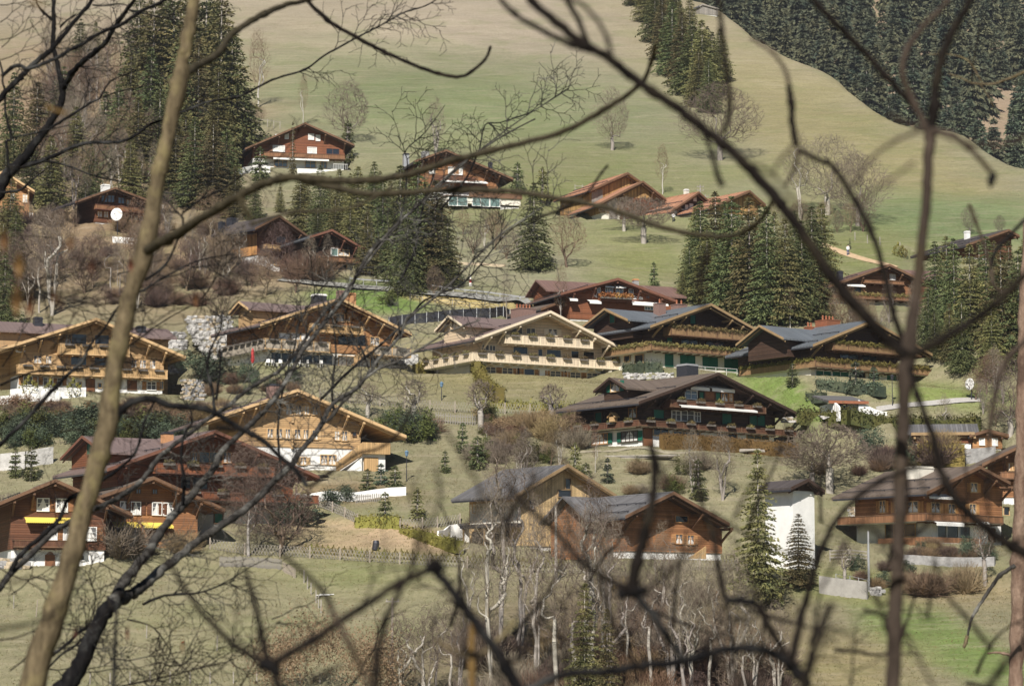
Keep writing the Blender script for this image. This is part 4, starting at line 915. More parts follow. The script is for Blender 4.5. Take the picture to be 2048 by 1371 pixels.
# ------------------------------------------------------------------ ground sheet
def build_ground():
    us = np.concatenate([np.linspace(-1.3, -.27, 22)[:-1], np.linspace(-.27, .27, 470), np.linspace(.27, 1.3, 22)[1:]])
    ys = np.concatenate([np.linspace(-60, 0, 8)[:-1], np.linspace(0, 225, 60)[:-1], np.arange(225, 420, .95), np.arange(420, 620, 1.7), np.arange(620, 860, 3.2), np.linspace(862, 1500, 90)])
    Y, U = np.meshgrid(ys, us, indexing='ij'); X = U * np.maximum(Y, 80.0); Z = G(X, Y)
    nr, nc = Y.shape; g = np.random.RandomState(4)
    Z = Z + np.where((Y > 230) & (Y < 800), (g.rand(nr, nc) - .5) * .13, 0)
    V = np.stack([X, Y, Z], -1).reshape(-1, 3)
    i = np.arange(nr * nc).reshape(nr, nc)
    F_ = np.stack([i[:-1, :-1], i[:-1, 1:], i[1:, 1:], i[1:, :-1]], -1).reshape(-1, 4)
    me = tri_mesh('hillside', V, F_, 'needles', True); me.materials.clear()
    # soil and grass tones, and painted thicket shade, as regions of the land
    PXv, PYv = proj(V[:, 0], np.maximum(V[:, 1], 100), V[:, 2]); y = V[:, 1]
    def nz(s, sd): return hash_noise(V[:, 0], V[:, 1], s, sd) / 1.8
    straw = np.array([.33, .28, .19]); lush = np.array([.185, .215, .105]); meadow = np.array([.265, .242, .148]); brown = np.array([.30, .225, .145]); litter = np.array([.29, .20, .125])
    col = np.tile(meadow, (len(V), 1))
    def blend(c, w):
        nonlocal col
        w = np.clip(w, 0, 1)[:, None]; col = col * (1 - w) + np.array(c) * w
    def blob(cx, cy, rx, ry, c, w=1.0, rot=0.0, soft=.5, jit=.25):
        dx = PXv - cx; dy = PYv - cy; a = math.radians(rot)
        ex = (dx * math.cos(a) + dy * math.sin(a)) / rx; ey = (-dx * math.sin(a) + dy * math.cos(a)) / ry
        d = np.sqrt(ex ** 2 + ey ** 2) + nz(9, cx % 7) * jit; blend(c, (1 + soft - d) / (2 * soft) * w)
    up = np.clip((620 - PYv) / 60, 0, 1); blend((.265, .25, .165), up)
    blob(800, -90, 1300, 230, (.355, .295, .23), 1, 0, .3); blob(1450, 90, 330, 140, straw, .9, 30, .4); blob(1750, 330, 420, 120, (.29, .255, .13), .9, 28, .4)
    blob(560, 150, 260, 130, (.34, .29, .205), .9)
    blob(900, 210, 430, 95, lush, .9, 5, .5); blob(1150, 380, 420, 90, (.21, .22, .09), .8, 0, .5); blob(1900, 445, 260, 55, (.165, .215, .095), .95, 4, .4)
    blob(1280, 520, 120, 70, (.22, .23, .09), .8); blob(1700, 510, 160, 60, (.2, .22, .08), .8)
    blob(230, 500, 330, 120, litter, .85); blob(120, 250, 330, 170, litter, .9); blob(560, 540, 120, 50, litter, .5)
    blob(740, 600, 130, 28, (.14, .22, .05), .95, 5, .3); blob(800, 578, 120, 9, (.16, .2, .08), .9, 8)
    blob(930, 602, 110, 12, (.62, .47, .20), 1, 6, .3, .5)
    blob(1560, 785, 130, 40, (.17, .24, .06), .95, 30, .3); blob(1880, 790, 130, 25, (.2, .25, .07), .9, 5)
    blob(1000, 740, 240, 60, (.27, .235, .11), .7)
    blob(728, 1080, 180, 40, (.52, .375, .245), 1, 4, .15, .1); blob(700, 985, 130, 25, (.24, .16, .09), .8)
    blob(700, 1150, 200, 40, (.22, .24, .09), .7); blob(400, 1250, 420, 150, (.275, .25, .15), .8)
    blob(1150, 1330, 260, 130, (.15, .105, .07), .9); blob(1400, 1320, 230, 130, (.16, .11, .07), .9)  # litter darkened here: shade under the thicket is put into the tone
    blob(1900, 1290, 210, 55, (.17, .235, .07), .95, 25, .3); blob(1690, 1340, 160, 60, (.30, .25, .13), .8); blob(1900, 1180, 200, 35, (.32, .25, .14), .7)
    blob(1700, 1170, 120, 30, (.2, .23, .07), .7)
    far = y > 845; col[far] = np.array([.30, .22, .16]) * (1 + .25 * nz(14, 2)[far][:, None])
    col *= (1 + .10 * nz(30, 5) + .06 * nz(5, 1))[:, None]
    col *= 1.16; at_ = me.color_attributes.new('tone', 'FLOAT_COLOR', 'POINT')
    at_.data.foreach_set('color', np.concatenate([np.clip(col, .01, .9), np.ones((len(V), 1))], 1).astype(np.float32).ravel())
    m, n, b = _nt('grass_ground', .95, 0, .15)
    a = ND(n, 'ShaderNodeVertexColor'); a.layer_name = 'tone'; geo = ND(n, 'ShaderNodeNewGeometry').outputs['Position']
    f1 = ramp(n, noise(n, geo, .45, 7, .7), .35, .7); f2 = ramp(n, noise(n, scaled(n, geo, 1, .35, 1), 2.2, 5, .75), .3, .75)
    c = mixc(n, math_n(n, 'MULTIPLY', f1, .5), a.outputs[0], mixc(n, .55, a.outputs[0], (.34, .275, .18)))
    c = mixc(n, math_n(n, 'MULTIPLY', f2, .7), c, mixc(n, 1.0, c, (.5, .56, .46), 'MULTIPLY'))
    f5 = ramp(n, noise(n, scaled(n, geo, .25, .8, .8), 1.0, 7, .8), .5, .66); c = mixc(n, math_n(n, 'MULTIPLY', f5, .26), c, mixc(n, 1.0, c, (.62, .55, .5), 'MULTIPLY'))
    f6 = ramp(n, noise(n, scaled(n, geo, .025, .05, .75), 1.6, 6, .7, .4), .5, .68); c = mixc(n, math_n(n, 'MULTIPLY', f6, .3), c, mixc(n, 1.0, c, (.66, .64, .6), 'MULTIPLY'))
    dk = math_n(n, 'GREATER_THAN', noise(n, scaled(n, geo, .5, 1, 1), .75, 4, .8), .70); c = mixc(n, math_n(n, 'MULTIPLY', dk, .55), c, (.13, .095, .06))
    f4 = ramp(n, noise(n, scaled(n, geo, .06, .5, .5), 1.4, 6, .75), .5, .72); c = mixc(n, math_n(n, 'MULTIPLY', f4, .45), c, (.43, .36, .265))
    f3 = ramp(n, noise(n, geo, .09, 5, .6), .52, .62); c = mixc(n, math_n(n, 'MULTIPLY', f3, .22), c, (.15, .19, .06))
    sp = math_n(n, 'GREATER_THAN', noise(n, geo, .8, 3, .8), .755); c = mixc(n, math_n(n, 'MULTIPLY', sp, .5), c, (.55, .48, .33))
    n.links.new(c, b.inputs['Base Color'])
    bump(n, b, math_n(n, 'ADD', math_n(n, 'MULTIPLY', f5, .8), math_n(n, 'ADD', f2, noise(n, geo, 7.0, 4, .75))), .18, .7)
    me.materials.append(m)
    o = add('hillside', me); tag(o, None, None, None, 'structure'); return o
build_ground()

def strip(name, pts, w, mat, lift=.06, kind='structure', label=None, cat=None, n=8):
    """a band laid on the ground along pixel points"""
    P = [gp(*p) for p in pts]; Q = []
    for i in range(len(P) - 1):
        for j in range(n): Q.append(P[i].lerp(P[i + 1], j / n))
    Q.append(P[-1]); mb = MB(); V = []
    for i, p in enumerate(Q):
        d = (Q[min(i + 1, len(Q) - 1)] - Q[max(i - 1, 0)]); d.z = 0; d.normalize(); s = Vector((-d.y, d.x, 0)) * w / 2
        zc = gz(p.x, p.y)
        for q in (p + s, p - s): V.append((q.x, q.y, max(gz(q.x, q.y), zc - .3) + lift))
    F_ = [(2 * i, 2 * i + 1, 2 * i + 3, 2 * i + 2) for i in range(len(Q) - 1)]
    mb.v = V; mb.f = F_; mb.mi = [0] * len(F_)
    o = mb.build(name, mat); return tag(o, label, cat, None, kind)
mat_plain('asphalt', (.27, .265, .24), .2, 2, .9); mat_plain('path_earth', (.50, .36, .22), .2, 1.5, .95); mat_plain('path_dull', (.30, .265, .19), .25, 3, .95); mat_plain('gravel', (.42, .40, .37), .25, 6, .95)
strip('road', [(560, 560), (690, 572), (800, 582), (900, 590), (1000, 602), (1060, 608)], 3.0, 'asphalt', .1)
strip('footpath', [(1640, 488), (1690, 507), (1740, 522), (1790, 535)], 1.6, 'path_earth', .08)
strip('path', [(1640, 838), (1760, 818), (1850, 808), (1960, 800)], 1.6, 'gravel', .08)
strip('stone_path', [(1150, 905), (1250, 898), (1330, 905), (1500, 912)], 0.7, 'path_dull', .05)

# ------------------------------------------------------------------ walls, fences, hedges
def ground_line(pts, step):
    P = [gp(*p) for p in pts]; out = []
    for i in range(len(P) - 1):
        L = (P[i + 1] - P[i]).length; n = max(1, int(round(L / step)))
        for j in range(n):
            q = P[i].lerp(P[i + 1], j / n); q.z = gz(q.x, q.y); out.append(q)
    q = P[-1].copy(); q.z = gz(q.x, q.y); out.append(q); return out
def wall(name, label, pts, h, th, mat, cat='wall', hs=None):
    Q = ground_line(pts, 1.5); mb = MB()
    for i in range(len(Q) - 1):
        a, b = Q[i], Q[i + 1]; d = (b - a); d.z = 0; s = Vector((-d.y, d.x, 0)).normalized() * th / 2
        h0 = h if hs is None else hs[0] + (hs[1] - hs[0]) * i / len(Q); h1 = h if hs is None else hs[0] + (hs[1] - hs[0]) * (i + 1) / len(Q)
        k = len(mb.v)
        mb.v += [tuple(a - s + Vector((0, 0, -1.2))), tuple(b - s + Vector((0, 0, -1.2))), tuple(b + s + Vector((0, 0, -1.2))), tuple(a + s + Vector((0, 0, -1.2))),
                 tuple(a - s + Vector((0, 0, h0))), tuple(b - s + Vector((0, 0, h1))), tuple(b + s + Vector((0, 0, h1))), tuple(a + s + Vector((0, 0, h0)))]
        for f in ((4, 5, 6, 7), (0, 1, 5, 4), (2, 3, 7, 6)) + (((3, 0, 4, 7),) if i == 0 else ()) + (((1, 2, 6, 5),) if i == len(Q) - 2 else ()):
            mb.f.append(tuple(k + x for x in f)); mb.mi.append(0)
    # rebase to a local origin
    o0 = Q[0]; mb.v = [(x - o0.x, y - o0.y, z - o0.z) for x, y, z in mb.v]
    o = mb.build(name, mat, loc=o0); return tag(o, label, cat)
wall('terrace_wall', 'curved low white wall in front of the honey chalet, upper tier', [(20, 796), (90, 794), (172, 792)], 1.1, .3, 'render_white')
wall('terrace_wall', 'lower white wall stepping down left of the ochre shrubs', [(0, 808), (60, 803), (120, 800)], 1.0, .3, 'render_white')
wall('garden_wall', 'long white garden wall right of the red brown chalet', [(590, 1002), (640, 1000), (700, 1002), (750, 995), (812, 990)], .95, .25, 'render_white')
wall('garden_wall', 'white wall behind the red parasol chalet, at its right end', [(775, 728), (810, 728), (835, 727)], 1.3, .3, 'render_white')
wall('retaining_wall', 'grey concrete wall under the pipe railing at lower right', [(1640, 1185), (1690, 1192), (1735, 1197)], 1.7, .35, 'concrete')
wall('terrace_wall', 'white terrace edge under the left satellite dish', [(225, 484), (250, 486), (275, 488)], .9, .3, 'render_white')
wall('terrace_wall', 'thin white edge wall along the drive of the topmost chalet', [(466, 352), (500, 345), (540, 345)], 1.2, .3, 'render_white')
wall('canopy_wall', 'slanting white canvas side screen left of the pale timber house', [(876, 1072), (900, 1075), (940, 1084)], 1.3, .2, 'render_white', 'screen', (.6, 2.6))
wall('stone_wall', 'grey dry stone wall beneath the two windowed cabin', [(1880, 930), (1930, 925), (1990, 920)], 1.6, .6, 'stone_grey')
wall('stone_wall', 'long dry stone terrace under the lower right chalet', [(1800, 1125), (1880, 1130), (1990, 1130)], .9, .5, 'stone_grey')
wall('stone_wall', 'low stone edge across the lawn below the two garage wings', [(905, 528), (960, 530), (1010, 533)], .35, .4, 'stone_tan')
wall('block_wall', 'pale block wall at the left edge above the small conifers', [(0, 940), (50, 935), (105, 925)], 1.9, .4, 'stone_white')

def stones(name, label, outline, n, size, mats, seed, thick=.5, steep=2.0, cat='boulder wall'):
    """dry stone face: every boulder is a part"""
    g = random.Random(seed); root = None; ms = []
    for i in range(6):
        gg = np.random.RandomState(seed * 10 + i); me = bpy.data.meshes.new('boulder')
        import bmesh
        bm = bmesh.new(); bmesh.ops.create_cube(bm, size=1.55); bmesh.ops.bevel(bm, geom=bm.edges[:], offset=.22, segments=1, affect='EDGES')
        for v in bm.verts: v.co += Vector(tuple((gg.rand(3) - .5) * .34)); v.co.z *= .74; v.co.y *= .9
        bm.to_mesh(me); bm.free(); me.materials.append(MATS[mats[i % len(mats)]]); ms.append(me)
    (x0, y0, x1, y1) = outline; b0 = gp((x0 + x1) / 2, y1); root = empty(name, b0); tag(root, label, cat)
    rows = n
    sz = size
    D0 = b0.y; pxm = FPX / D0; dx = sz * 1.5 * pxm; dy = sz * .98 * pxm
    yy = y1; r = 0
    while yy > y0:
        xx = x0 + (r % 2) * dx / 2 + g.uniform(-2, 2); f = (yy - y0) / (y1 - y0)
        lo, hi = (x0 + (x1 - x0) * .55 * max(0, f - .25) ** 1.0, x1) if name == 'boulder_wall' else (x0, x1)
        while xx < hi:
            if xx > lo:
                D = D0 + (y1 - yy) / pxm / steep
                p = at(xx + g.uniform(-1, 1), yy + g.uniform(-1.5, 1.5), D + g.uniform(-.12, .12))
                o = add('boulder', ms[g.randrange(6)], root, p - b0, g.uniform(-.5, .5), (sz * g.uniform(.85, 1.35), sz * g.uniform(.8, 1.1), sz * g.uniform(.8, 1.15)))
            xx += dx * g.uniform(.8, 1.15)
        yy -= dy; r += 1
    return root, b0
stones('boulder_wall', 'steep wall of big white boulders left of the parasol chalet', (372, 632, 462, 718), 0, .33, ['stone_white', 'stone_white', 'stone_white', 'stone_tan', 'stone_white', 'stone_white'], 3, steep=1.6)
stones('boulder_bank', 'scattered white boulders descending behind the honey chalet', (330, 665, 372, 745), 0, .33, ['stone_white', 'stone_grey'], 5, steep=.8)
stones('boulder_bank', 'bank of white boulders under the cream and the green shuttered chalets', (1248, 744, 1345, 756), 0, .27, ['stone_white', 'stone_white', 'stone_grey'], 7, steep=.6)
stones('boulder_bank', 'pale rubble bank with ivy beside the lower right chalet', (1690, 1010, 1735, 1052), 0, .34, ['stone_tan', 'stone_white', 'stone_grey'], 9, steep=1.5)
stones('rubble_heap', 'grey and white rubble at the foot of the lamp pole by the concrete wall', (1738, 1172, 1765, 1190), 0, .35, ['stone_white', 'stone_grey'], 11, steep=1.2)
stones('stone_facing', 'pale stone facing at the right end of the black chalet, by the hedge', (1560, 828, 1642, 842), 0, .25, ['stone_tan', 'stone_white'], 13, steep=2.5)
stones('stone_facing', 'low rough stones beside the white cellar of the lower left chalet', (0, 1118, 60, 1135), 0, .4, ['stone_tan', 'stone_grey'], 15, steep=1.5)
stones('boulder_bank', 'loose white rocks under the bushes right of the honey chalet', (362, 760, 410, 800), 0, .28, ['stone_grey', 'stone_tan'], 17, steep=.5)

def lattice_fence(name, label, pts, h, post, mat='wood_weathered', pmat='wood_post', gap=.34, ph=None):
    Q = ground_line(pts, post); root = empty(name, Q[0]); tag(root, label, 'fence'); o0 = Q[0]
    for q in Q:
        mb = MB(); mb.box(-.07, .07, -.07, .07, -.3, (ph or h) + .12); mb.build('fence_post', pmat, root, loc=q - o0)
    for i in range(len(Q) - 1):
        a, b = Q[i] - o0, Q[i + 1] - o0; L = (b - a).length; n = max(2, int(L / gap)); mb = MB()
        for j in range(n):
            for dr in (0, 1):
                t0 = j / n; t1 = min(1, (j + 1.6) / n)
                if dr: t0, t1 = t1, t0
                off = Vector((0, .03 if dr else -.03, 0))
                p = a.lerp(b, t0) + off + Vector((0, 0, .08)); q = a.lerp(b, t1) + off + Vector((0, 0, h)); mb.beam(p, q, .07, .035)
        o = mb.build('lattice', mat, root); o['kind'] = 'stuff'
    return root
lattice_fence('lattice_fence', 'long crossed lattice fence along the row of clipped conifers below the bare soil bank', [(420, 1098), (560, 1112), (680, 1120), (860, 1132), (1010, 1142), (1180, 1146)], 1.15, 3.2)
lattice_fence('lattice_fence', 'lattice fence in front of the brown chalet right of the birches', [(1310, 1140), (1400, 1140), (1475, 1142)], 1.2, 3.2)
lattice_fence('lattice_fence', 'grey lattice fence with thick posts left of the pale timber house', [(800, 1058), (845, 1056), (875, 1054), (920, 1048)], 1.1, 3.0)
lattice_fence('lattice_fence', 'long silvery lattice fence below the cream chalet lawn', [(640, 800), (760, 812), (860, 822), (960, 826), (1060, 830), (1170, 836)], 1.3, 4.0)
lattice_fence('lattice_fence', 'short slatted fence dropping down behind the bare soil bank', [(635, 1012), (665, 1024), (715, 1048)], 1.1, 2.6)
def picket(name, label, pts, h, mat='board_grey', gap=.15, w=.10, rails=True, cat='fence', big=False):
    Q = ground_line(pts, gap); root = empty(name, Q[0]); tag(root, label, cat); o0 = Q[0]
    me = MB().box(-w / 2, w / 2, -.02, .02, -.1, h).mesh('picket', mat); g = random.Random(len(Q))
    for q in Q: add('picket', me, root, q - o0, 0, (1, 1, g.uniform(.92, 1.06)))
    mb = MB()
    for i in range(0, len(Q) - 8, 8):
        for zz in (h * .25, h * .75): mb.beam(Q[i] - o0 + Vector((0, .05, zz)), Q[min(i + 8, len(Q) - 1)] - o0 + Vector((0, .05, zz)), .05, .08)
    mb.build('fence_rail', mat, root); return root
picket('picket_fence', 'grey board and picket fence at the meadow top, left of the lattice fence', [(440, 1132), (470, 1132), (562, 1138)], 1.05)
picket('picket_fence', 'reddish leaning pickets at the meadow corner, right of the grey picket fence', [(566, 1142), (590, 1155)], 1.0, 'wood_post', .28)
picket('picket_fence', 'weathered pale picket fence left of the gnarled pollard tree', [(872, 845), (950, 850)], 1.3, 'board_grey', .3)
picket('picket_fence', 'low grey pickets before the white garden wall, centre left', [(712, 1005), (760, 1002)], .9, 'board_grey', .2)
def post_fence(name, label, pts, h, post, rails, mat='wood_post', pw=.1, rw=.08, pmat=None, panel=None, cat='fence'):
    Q = ground_line(pts, post); root = empty(name, Q[0]); tag(root, label, cat); o0 = Q[0]
    me = MB().box(-pw / 2, pw / 2, -pw / 2, pw / 2, -.3, h).mesh('fence_post', pmat or mat)
    for q in Q: add('fence_post', me, root, q - o0)
    for zz in rails:
        for i in range(len(Q) - 1):
            mb = MB(); mb.beam(Q[i] - o0 + Vector((0, 0, zz)), Q[i + 1] - o0 + Vector((0, 0, zz)), rw * .6, rw); mb.build('fence_rail', mat, root)
    if panel:
        for i in range(len(Q) - 1):
            a, b = Q[i] - o0, Q[i + 1] - o0; mb = MB(); mb.beam(a + Vector((0, .15, h * .5)), b + Vector((0, .15, h * .5)), .05, h * .92); mb.build('fence_panel', panel, root)
    return root
post_fence('dark_fence', 'dark screened fence with pale posts above the cream chalet', [(778, 655), (830, 647), (900, 640), (980, 636), (1020, 638)], 1.5, 1.75, (), 'metal_pale', .08, panel='metal_dark')
post_fence('guard_rail', 'pale guard rail along the hillside road', [(700, 566), (780, 572), (860, 580), (930, 590), (1000, 598), (1040, 604)], .9, 2.2, (.75,), 'metal_pale', .08, .18)
post_fence('guard_rail', 'second thinner rail above the straw coloured bank', [(820, 600), (870, 608), (940, 618), (1000, 620)], .9, 2.6, (.5, .85), 'wood_weathered', .08, .06)
post_fence('pipe_railing', 'pipe railing on top of the grey concrete wall, lower right', [(1672, 1168), (1700, 1172), (1735, 1180)], 1.1, 1.3, (.35, .7, 1.05), 'metal_pale', .06, .05)
post_fence('paddock_fence', 'plank paddock fence on the steps behind the concrete wall', [(1660, 1120), (1700, 1118), (1735, 1122)], 1.1, 2.0, (.3, .65, 1.0), 'wood_weathered', .1, .12)
post_fence('meadow_fence', 'thin wire fence posts crossing the upper right meadow', [(1650, 478), (1710, 480), (1760, 490), (1800, 500), (1840, 515)], 1.3, 3.6, (), 'wood_weathered', .12)
post_fence('meadow_fence', 'wooden gate and posts above the topmost chalet', [(500, 250), (535, 254), (560, 258)], 1.6, 2.5, (1.4,), 'wood_weathered', .12)
post_fence('meadow_fence', 'row of old stakes down the right side of the lower meadow', [(608, 1165), (622, 1190), (632, 1205), (642, 1225)], 1.3, 2.2, (), 'wood_weathered', .11)
post_fence('meadow_fence', 'row of short stakes along the bottom edge of the meadow', [(180, 1368), (300, 1364), (420, 1366), (560, 1364), (640, 1368)], 1.0, 1.9, (), 'wood_weathered', .1)
post_fence('meadow_fence', 'row of posts at the barn fence line, upper centre', [(1150, 385), (1165, 386), (1180, 388)], 1.5, 1.5, (.6, 1.2), 'wood_weathered', .1)
for i, (x, y, hh, lb) in enumerate(((27, 1216, 1.3, 'weathered stake at the left edge of the meadow'), (72, 1232, 1.6, 'yellowish leaning stake near the left edge of the meadow'), (293, 1275, 1.3, 'single stake in mid meadow left of the small bird'), (434, 1300, 1.4, 'single stake casting a short shadow, centre of the meadow'), (573, 1405 - 60, 1.3, 'stake beside the round orange bush'))):
    p = gp(x, y); mb = MB(); mb.tube([(0, 0, -.2), (.12 if i == 1 else .02, 0, hh)], [.055, .05], 6); tag(mb.build('meadow_stake', 'wood_post' if i == 1 else 'wood_weathered', loc=p), lb, 'stake', 'stakes standing in the lower meadow')

def leaf_box_hedge(name, label, pts, h, th, mat, dens=26, size=.16, cat='hedge', soft=.12, seed=1, hs=None, core=None):
    Q = ground_line(pts, 1.0); zz_ = [q.z for q in Q]
    for i, q in enumerate(Q): w_ = zz_[max(0, i - 5):i + 6]; q.z = sum(w_) / len(w_)
    o0 = Q[0].copy(); g = np.random.RandomState(seed); C_ = []; 
    root = empty(name, o0); tag(root, label, cat)
    mb = MB()
    for i in range(len(Q) - 1):
        a, b = Q[i] - o0, Q[i + 1] - o0; d = b - a; L = d.length; s = Vector((-d.y, d.x, 0)).normalized()
        hh = h if hs is None else hs[0] + (hs[1] - hs[0]) * i / len(Q)
        k = len(mb.v); e = .82
        for pt in (a, b):
            for sx, zz in ((-1, -.4), (1, -.4), (1, hh * .93), (-1, hh * .93)): mb.v.append(tuple(pt + s * sx * th / 2 * e + Vector((0, 0, zz))))
        for f in ((0, 4, 5, 1), (1, 5, 6, 2), (2, 6, 7, 3), (3, 7, 4, 0), (0, 1, 2, 3), (7, 6, 5, 4)): mb.f.append(tuple(k + q for q in f)); mb.mi.append(0)
        n = int(dens * L * (hh * 2 + th))
        t = g.rand(n); w = g.rand(n) * (2 * hh + th)
        off = np.where(w < hh, -th / 2, np.where(w < hh + th, w - hh - th / 2, th / 2)); zz = np.where(w < hh, w, np.where(w < hh + th, hh, w - hh - th))
        P = np.array(a)[None] + np.array(d)[None] * t[:, None] + np.array(s)[None] * off[:, None]; P[:, 2] += zz
        C_.append(P + g.normal(size=P.shape) * soft)
    c = np.concatenate(C_); V = c[:, None, :] + g.normal(size=(len(c), 3, 3)) * size * .6
    add('foliage', tri_mesh('foliage', V.reshape(-1, 3), np.arange(3 * len(c)).reshape(-1, 3), mat), root)
    mb.build('twig_core', core or mat, root)
    return root
leaf_box_hedge('clipped_hedge', 'clipped golden brown beech hedge in front of the black chalet', [(1322, 897), (1400, 900), (1500, 906), (1595, 916)], 1.75, .9, 'hedge_beech', 60, .10, soft=.05)
leaf_box_hedge('clipped_hedge', 'green hedge along the left lawn edge of the cream chalet', [(830, 745), (880, 746), (940, 742), (955, 752)], 1.5, 1.0, 'hedge_olive', 34, .16)
leaf_box_hedge('clipped_hedge', 'green hedge running downhill from the cream chalet terrace', [(945, 745), (960, 765), (980, 790), (1000, 812)], 1.5, 1.4, 'hedge_olive', 34, .16, seed=4)
leaf_box_hedge('bank_hedge', 'long shaggy olive hedge climbing right below the garage portal', [(1600, 882), (1700, 872), (1800, 864), (1960, 848)], 1.5, 2.5, 'hedge_green', 24, .22, soft=.25, seed=5)
leaf_box_hedge('bank_hedge', 'dark hedge curving round the garage portal', [(1616, 778), (1632, 800), (1650, 826)], 1.0, 1.6, 'needles_blue', 26, .18, soft=.2, seed=6)
leaf_box_hedge('bank_hedge', 'dark low hedge on the bank just above the garage portal roof', [(1632, 772), (1690, 776), (1740, 786), (1765, 800)], 1.0, 1.4, 'needles_blue', 26, .18, soft=.2, seed=16)
leaf_box_hedge('bank_hedge', 'low evergreen planting under the white ground floor of the green shuttered chalet', [(1250, 745), (1290, 742), (1325, 746)], 1.1, 1.1, 'needles_blue', 30, .16, soft=.2, seed=7)
leaf_box_hedge('lawn_hedge', 'olive clipped slope hedge above the roof of the lower right chalet', [(1835, 925), (1880, 930), (1930, 935)], 2.6, 1.5, 'hedge_beech', 30, .14, soft=.1, seed=8)
leaf_box_hedge('low_hedge', 'green strip of low shrubs along the lower edge of the cream chalet lawn', [(960, 812), (1060, 818), (1160, 828)], .7, 1.0, 'hedge_olive', 26, .2, soft=.25, seed=9)
leaf_box_hedge('low_hedge', 'green hedge descending beside the bare soil bank', [(805, 1062), (850, 1080), (920, 1110)], 1.0, 1.1, 'hedge_olive', 30, .16, soft=.15, seed=11)
leaf_box_hedge('low_hedge', 'yellow green low hedge at the top of the bare soil bank', [(712, 1052), (770, 1054), (800, 1056)], 1.2, 1.0, 'hedge_olive', 30, .16, soft=.15, seed=12)

# row of small clipped conifers
g_ = np.random.RandomState(21)
def thuja_mesh(seed, mat='hedge_olive'):
    g = np.random.RandomState(seed); n = 260; z = g.rand(n); r = .30 * np.sin(np.clip(z * 1.02 + .12, 0, 1) * math.pi) ** .7 * (.85 + .3 * g.rand(n)); t = g.rand(n) * 6.283
    c = np.stack([r * np.cos(t), r * np.sin(t), z * 1.0], 1); V = c[:, None] + g.normal(size=(n, 3, 3)) * [.035, .035, .07]
    return tri_mesh('clipped_conifer', V.reshape(-1, 3), np.arange(3 * n).reshape(-1, 3), mat)
TH = [thuja_mesh(i) for i in range(3)]
Q = ground_line([(612, 1106), (700, 1112), (860, 1122), (1010, 1132), (1130, 1136)], 0.62)
for i, q in enumerate(Q):
    o = add('clipped_conifer', TH[i % 3], None, q, i * 1.3, (1, 1, random.uniform(.85, 1.15)))
    tag(o, 'small yellow green clipped conifer in the row behind the long lattice fence', 'conifer', 'row of clipped conifers behind the lattice fence')
for (x, y, s, lb) in ((1797, 512, 2.1, 'tall yellow green columnar cypress left of the pair above the forest path'), (1806, 514, 1.8, 'shorter columnar cypress, right one of the pair above the forest path'), (58, 792, 2.6, 'rounded green potted conifer by the honey chalet, leftmost of three'), (101, 792, 2.1, 'green conifer by the honey chalet, middle of three'), (147, 793, 2.3, 'green pointed conifer by the white door of the honey chalet'), (878, 742, 1.9, 'small clipped thuja at the left corner of the cream chalet')):
    o = add('clipped_conifer', TH[0], None, gp(x, y), 0, (s * 1.3, s * 1.3, s)); tag(o, lb, 'conifer')

# ------------------------------------------------------------------ small things
def person(name, label, px, py, top, legs):
    p = gp(px, py); me = bpy.data.meshes.new('person'); vs = [(0, 0, .95), (0, 0, 1.2), (.02, -.03, 1.42), (.02, -.05, 1.6), (-.1, 0, .9), (-.13, -.12, .5), (-.12, -.02, .08), (.1, 0, .9), (.14, .12, .5), (.13, .25, .08), (-.2, 0, 1.38), (-.26, -.1, 1.12), (-.2, -.3, .98), (.2, 0, 1.38), (.27, .02, 1.12), (.22, -.2, .98), (-.12, -.14, .05), (.13, .12, .05)]
    es = [(0, 1), (1, 2), (2, 3), (0, 4), (4, 5), (5, 6), (0, 7), (7, 8), (8, 9), (2, 10), (10, 11), (11, 12), (2, 13), (13, 14), (14, 15), (6, 16), (9, 17)]
    me.from_pydata(vs, es, []); me.materials.append(MATS['skin']); me.materials.append(MATS[top]); me.materials.append(MATS[legs])
    o = bpy.data.objects.new(name, me); COL.objects.link(o); o.location = p
    sk = o.modifiers.new('skin', 'SKIN'); rr = [.15, .15, .1, .1, .1, .07, .05, .1, .07, .05, .06, .045, .04, .06, .045, .04, .05, .05]
    for v, r_ in zip(me.skin_vertices[0].data, rr): v.radius = (r_, r_)
    me.skin_vertices[0].data[0].use_root = True
    sb = o.modifiers.new('sub', 'SUBSURF'); sb.levels = 1; sb.render_levels = 1
    dg = bpy.context.evaluated_depsgraph_get(); m2 = bpy.data.meshes.new_from_object(o.evaluated_get(dg)); o.modifiers.clear(); o.data = m2
    if len(m2.materials) < 3:
        m2.materials.clear(); [m2.materials.append(MATS[q]) for q in ('skin', top, legs)]
    for f in m2.polygons:
        z = sum(m2.vertices[i].co.z for i in f.vertices) / len(f.vertices); f.material_index = 2 if z < .93 else (0 if z > 1.46 else 1)
        f.use_smooth = True
    hd = MB(); hd.tube([(.02, -.05, 1.6), (.02, -.055, 1.66), (.02, -.05, 1.75), (.02, -.03, 1.8)], [.075, .1, .1, .04], 8); hd.build('hair', 'cloth_dark', o, True)
    tag(o, label, 'person')
person('person', 'person in a white shirt and dark blue trousers walking on the footpath', 1696, 511, 'cloth_white', 'cloth_blue')
person('person', 'person in a white top standing by the shrubs below the farmhouse', 1347, 445, 'cloth_white', 'cloth_dark')

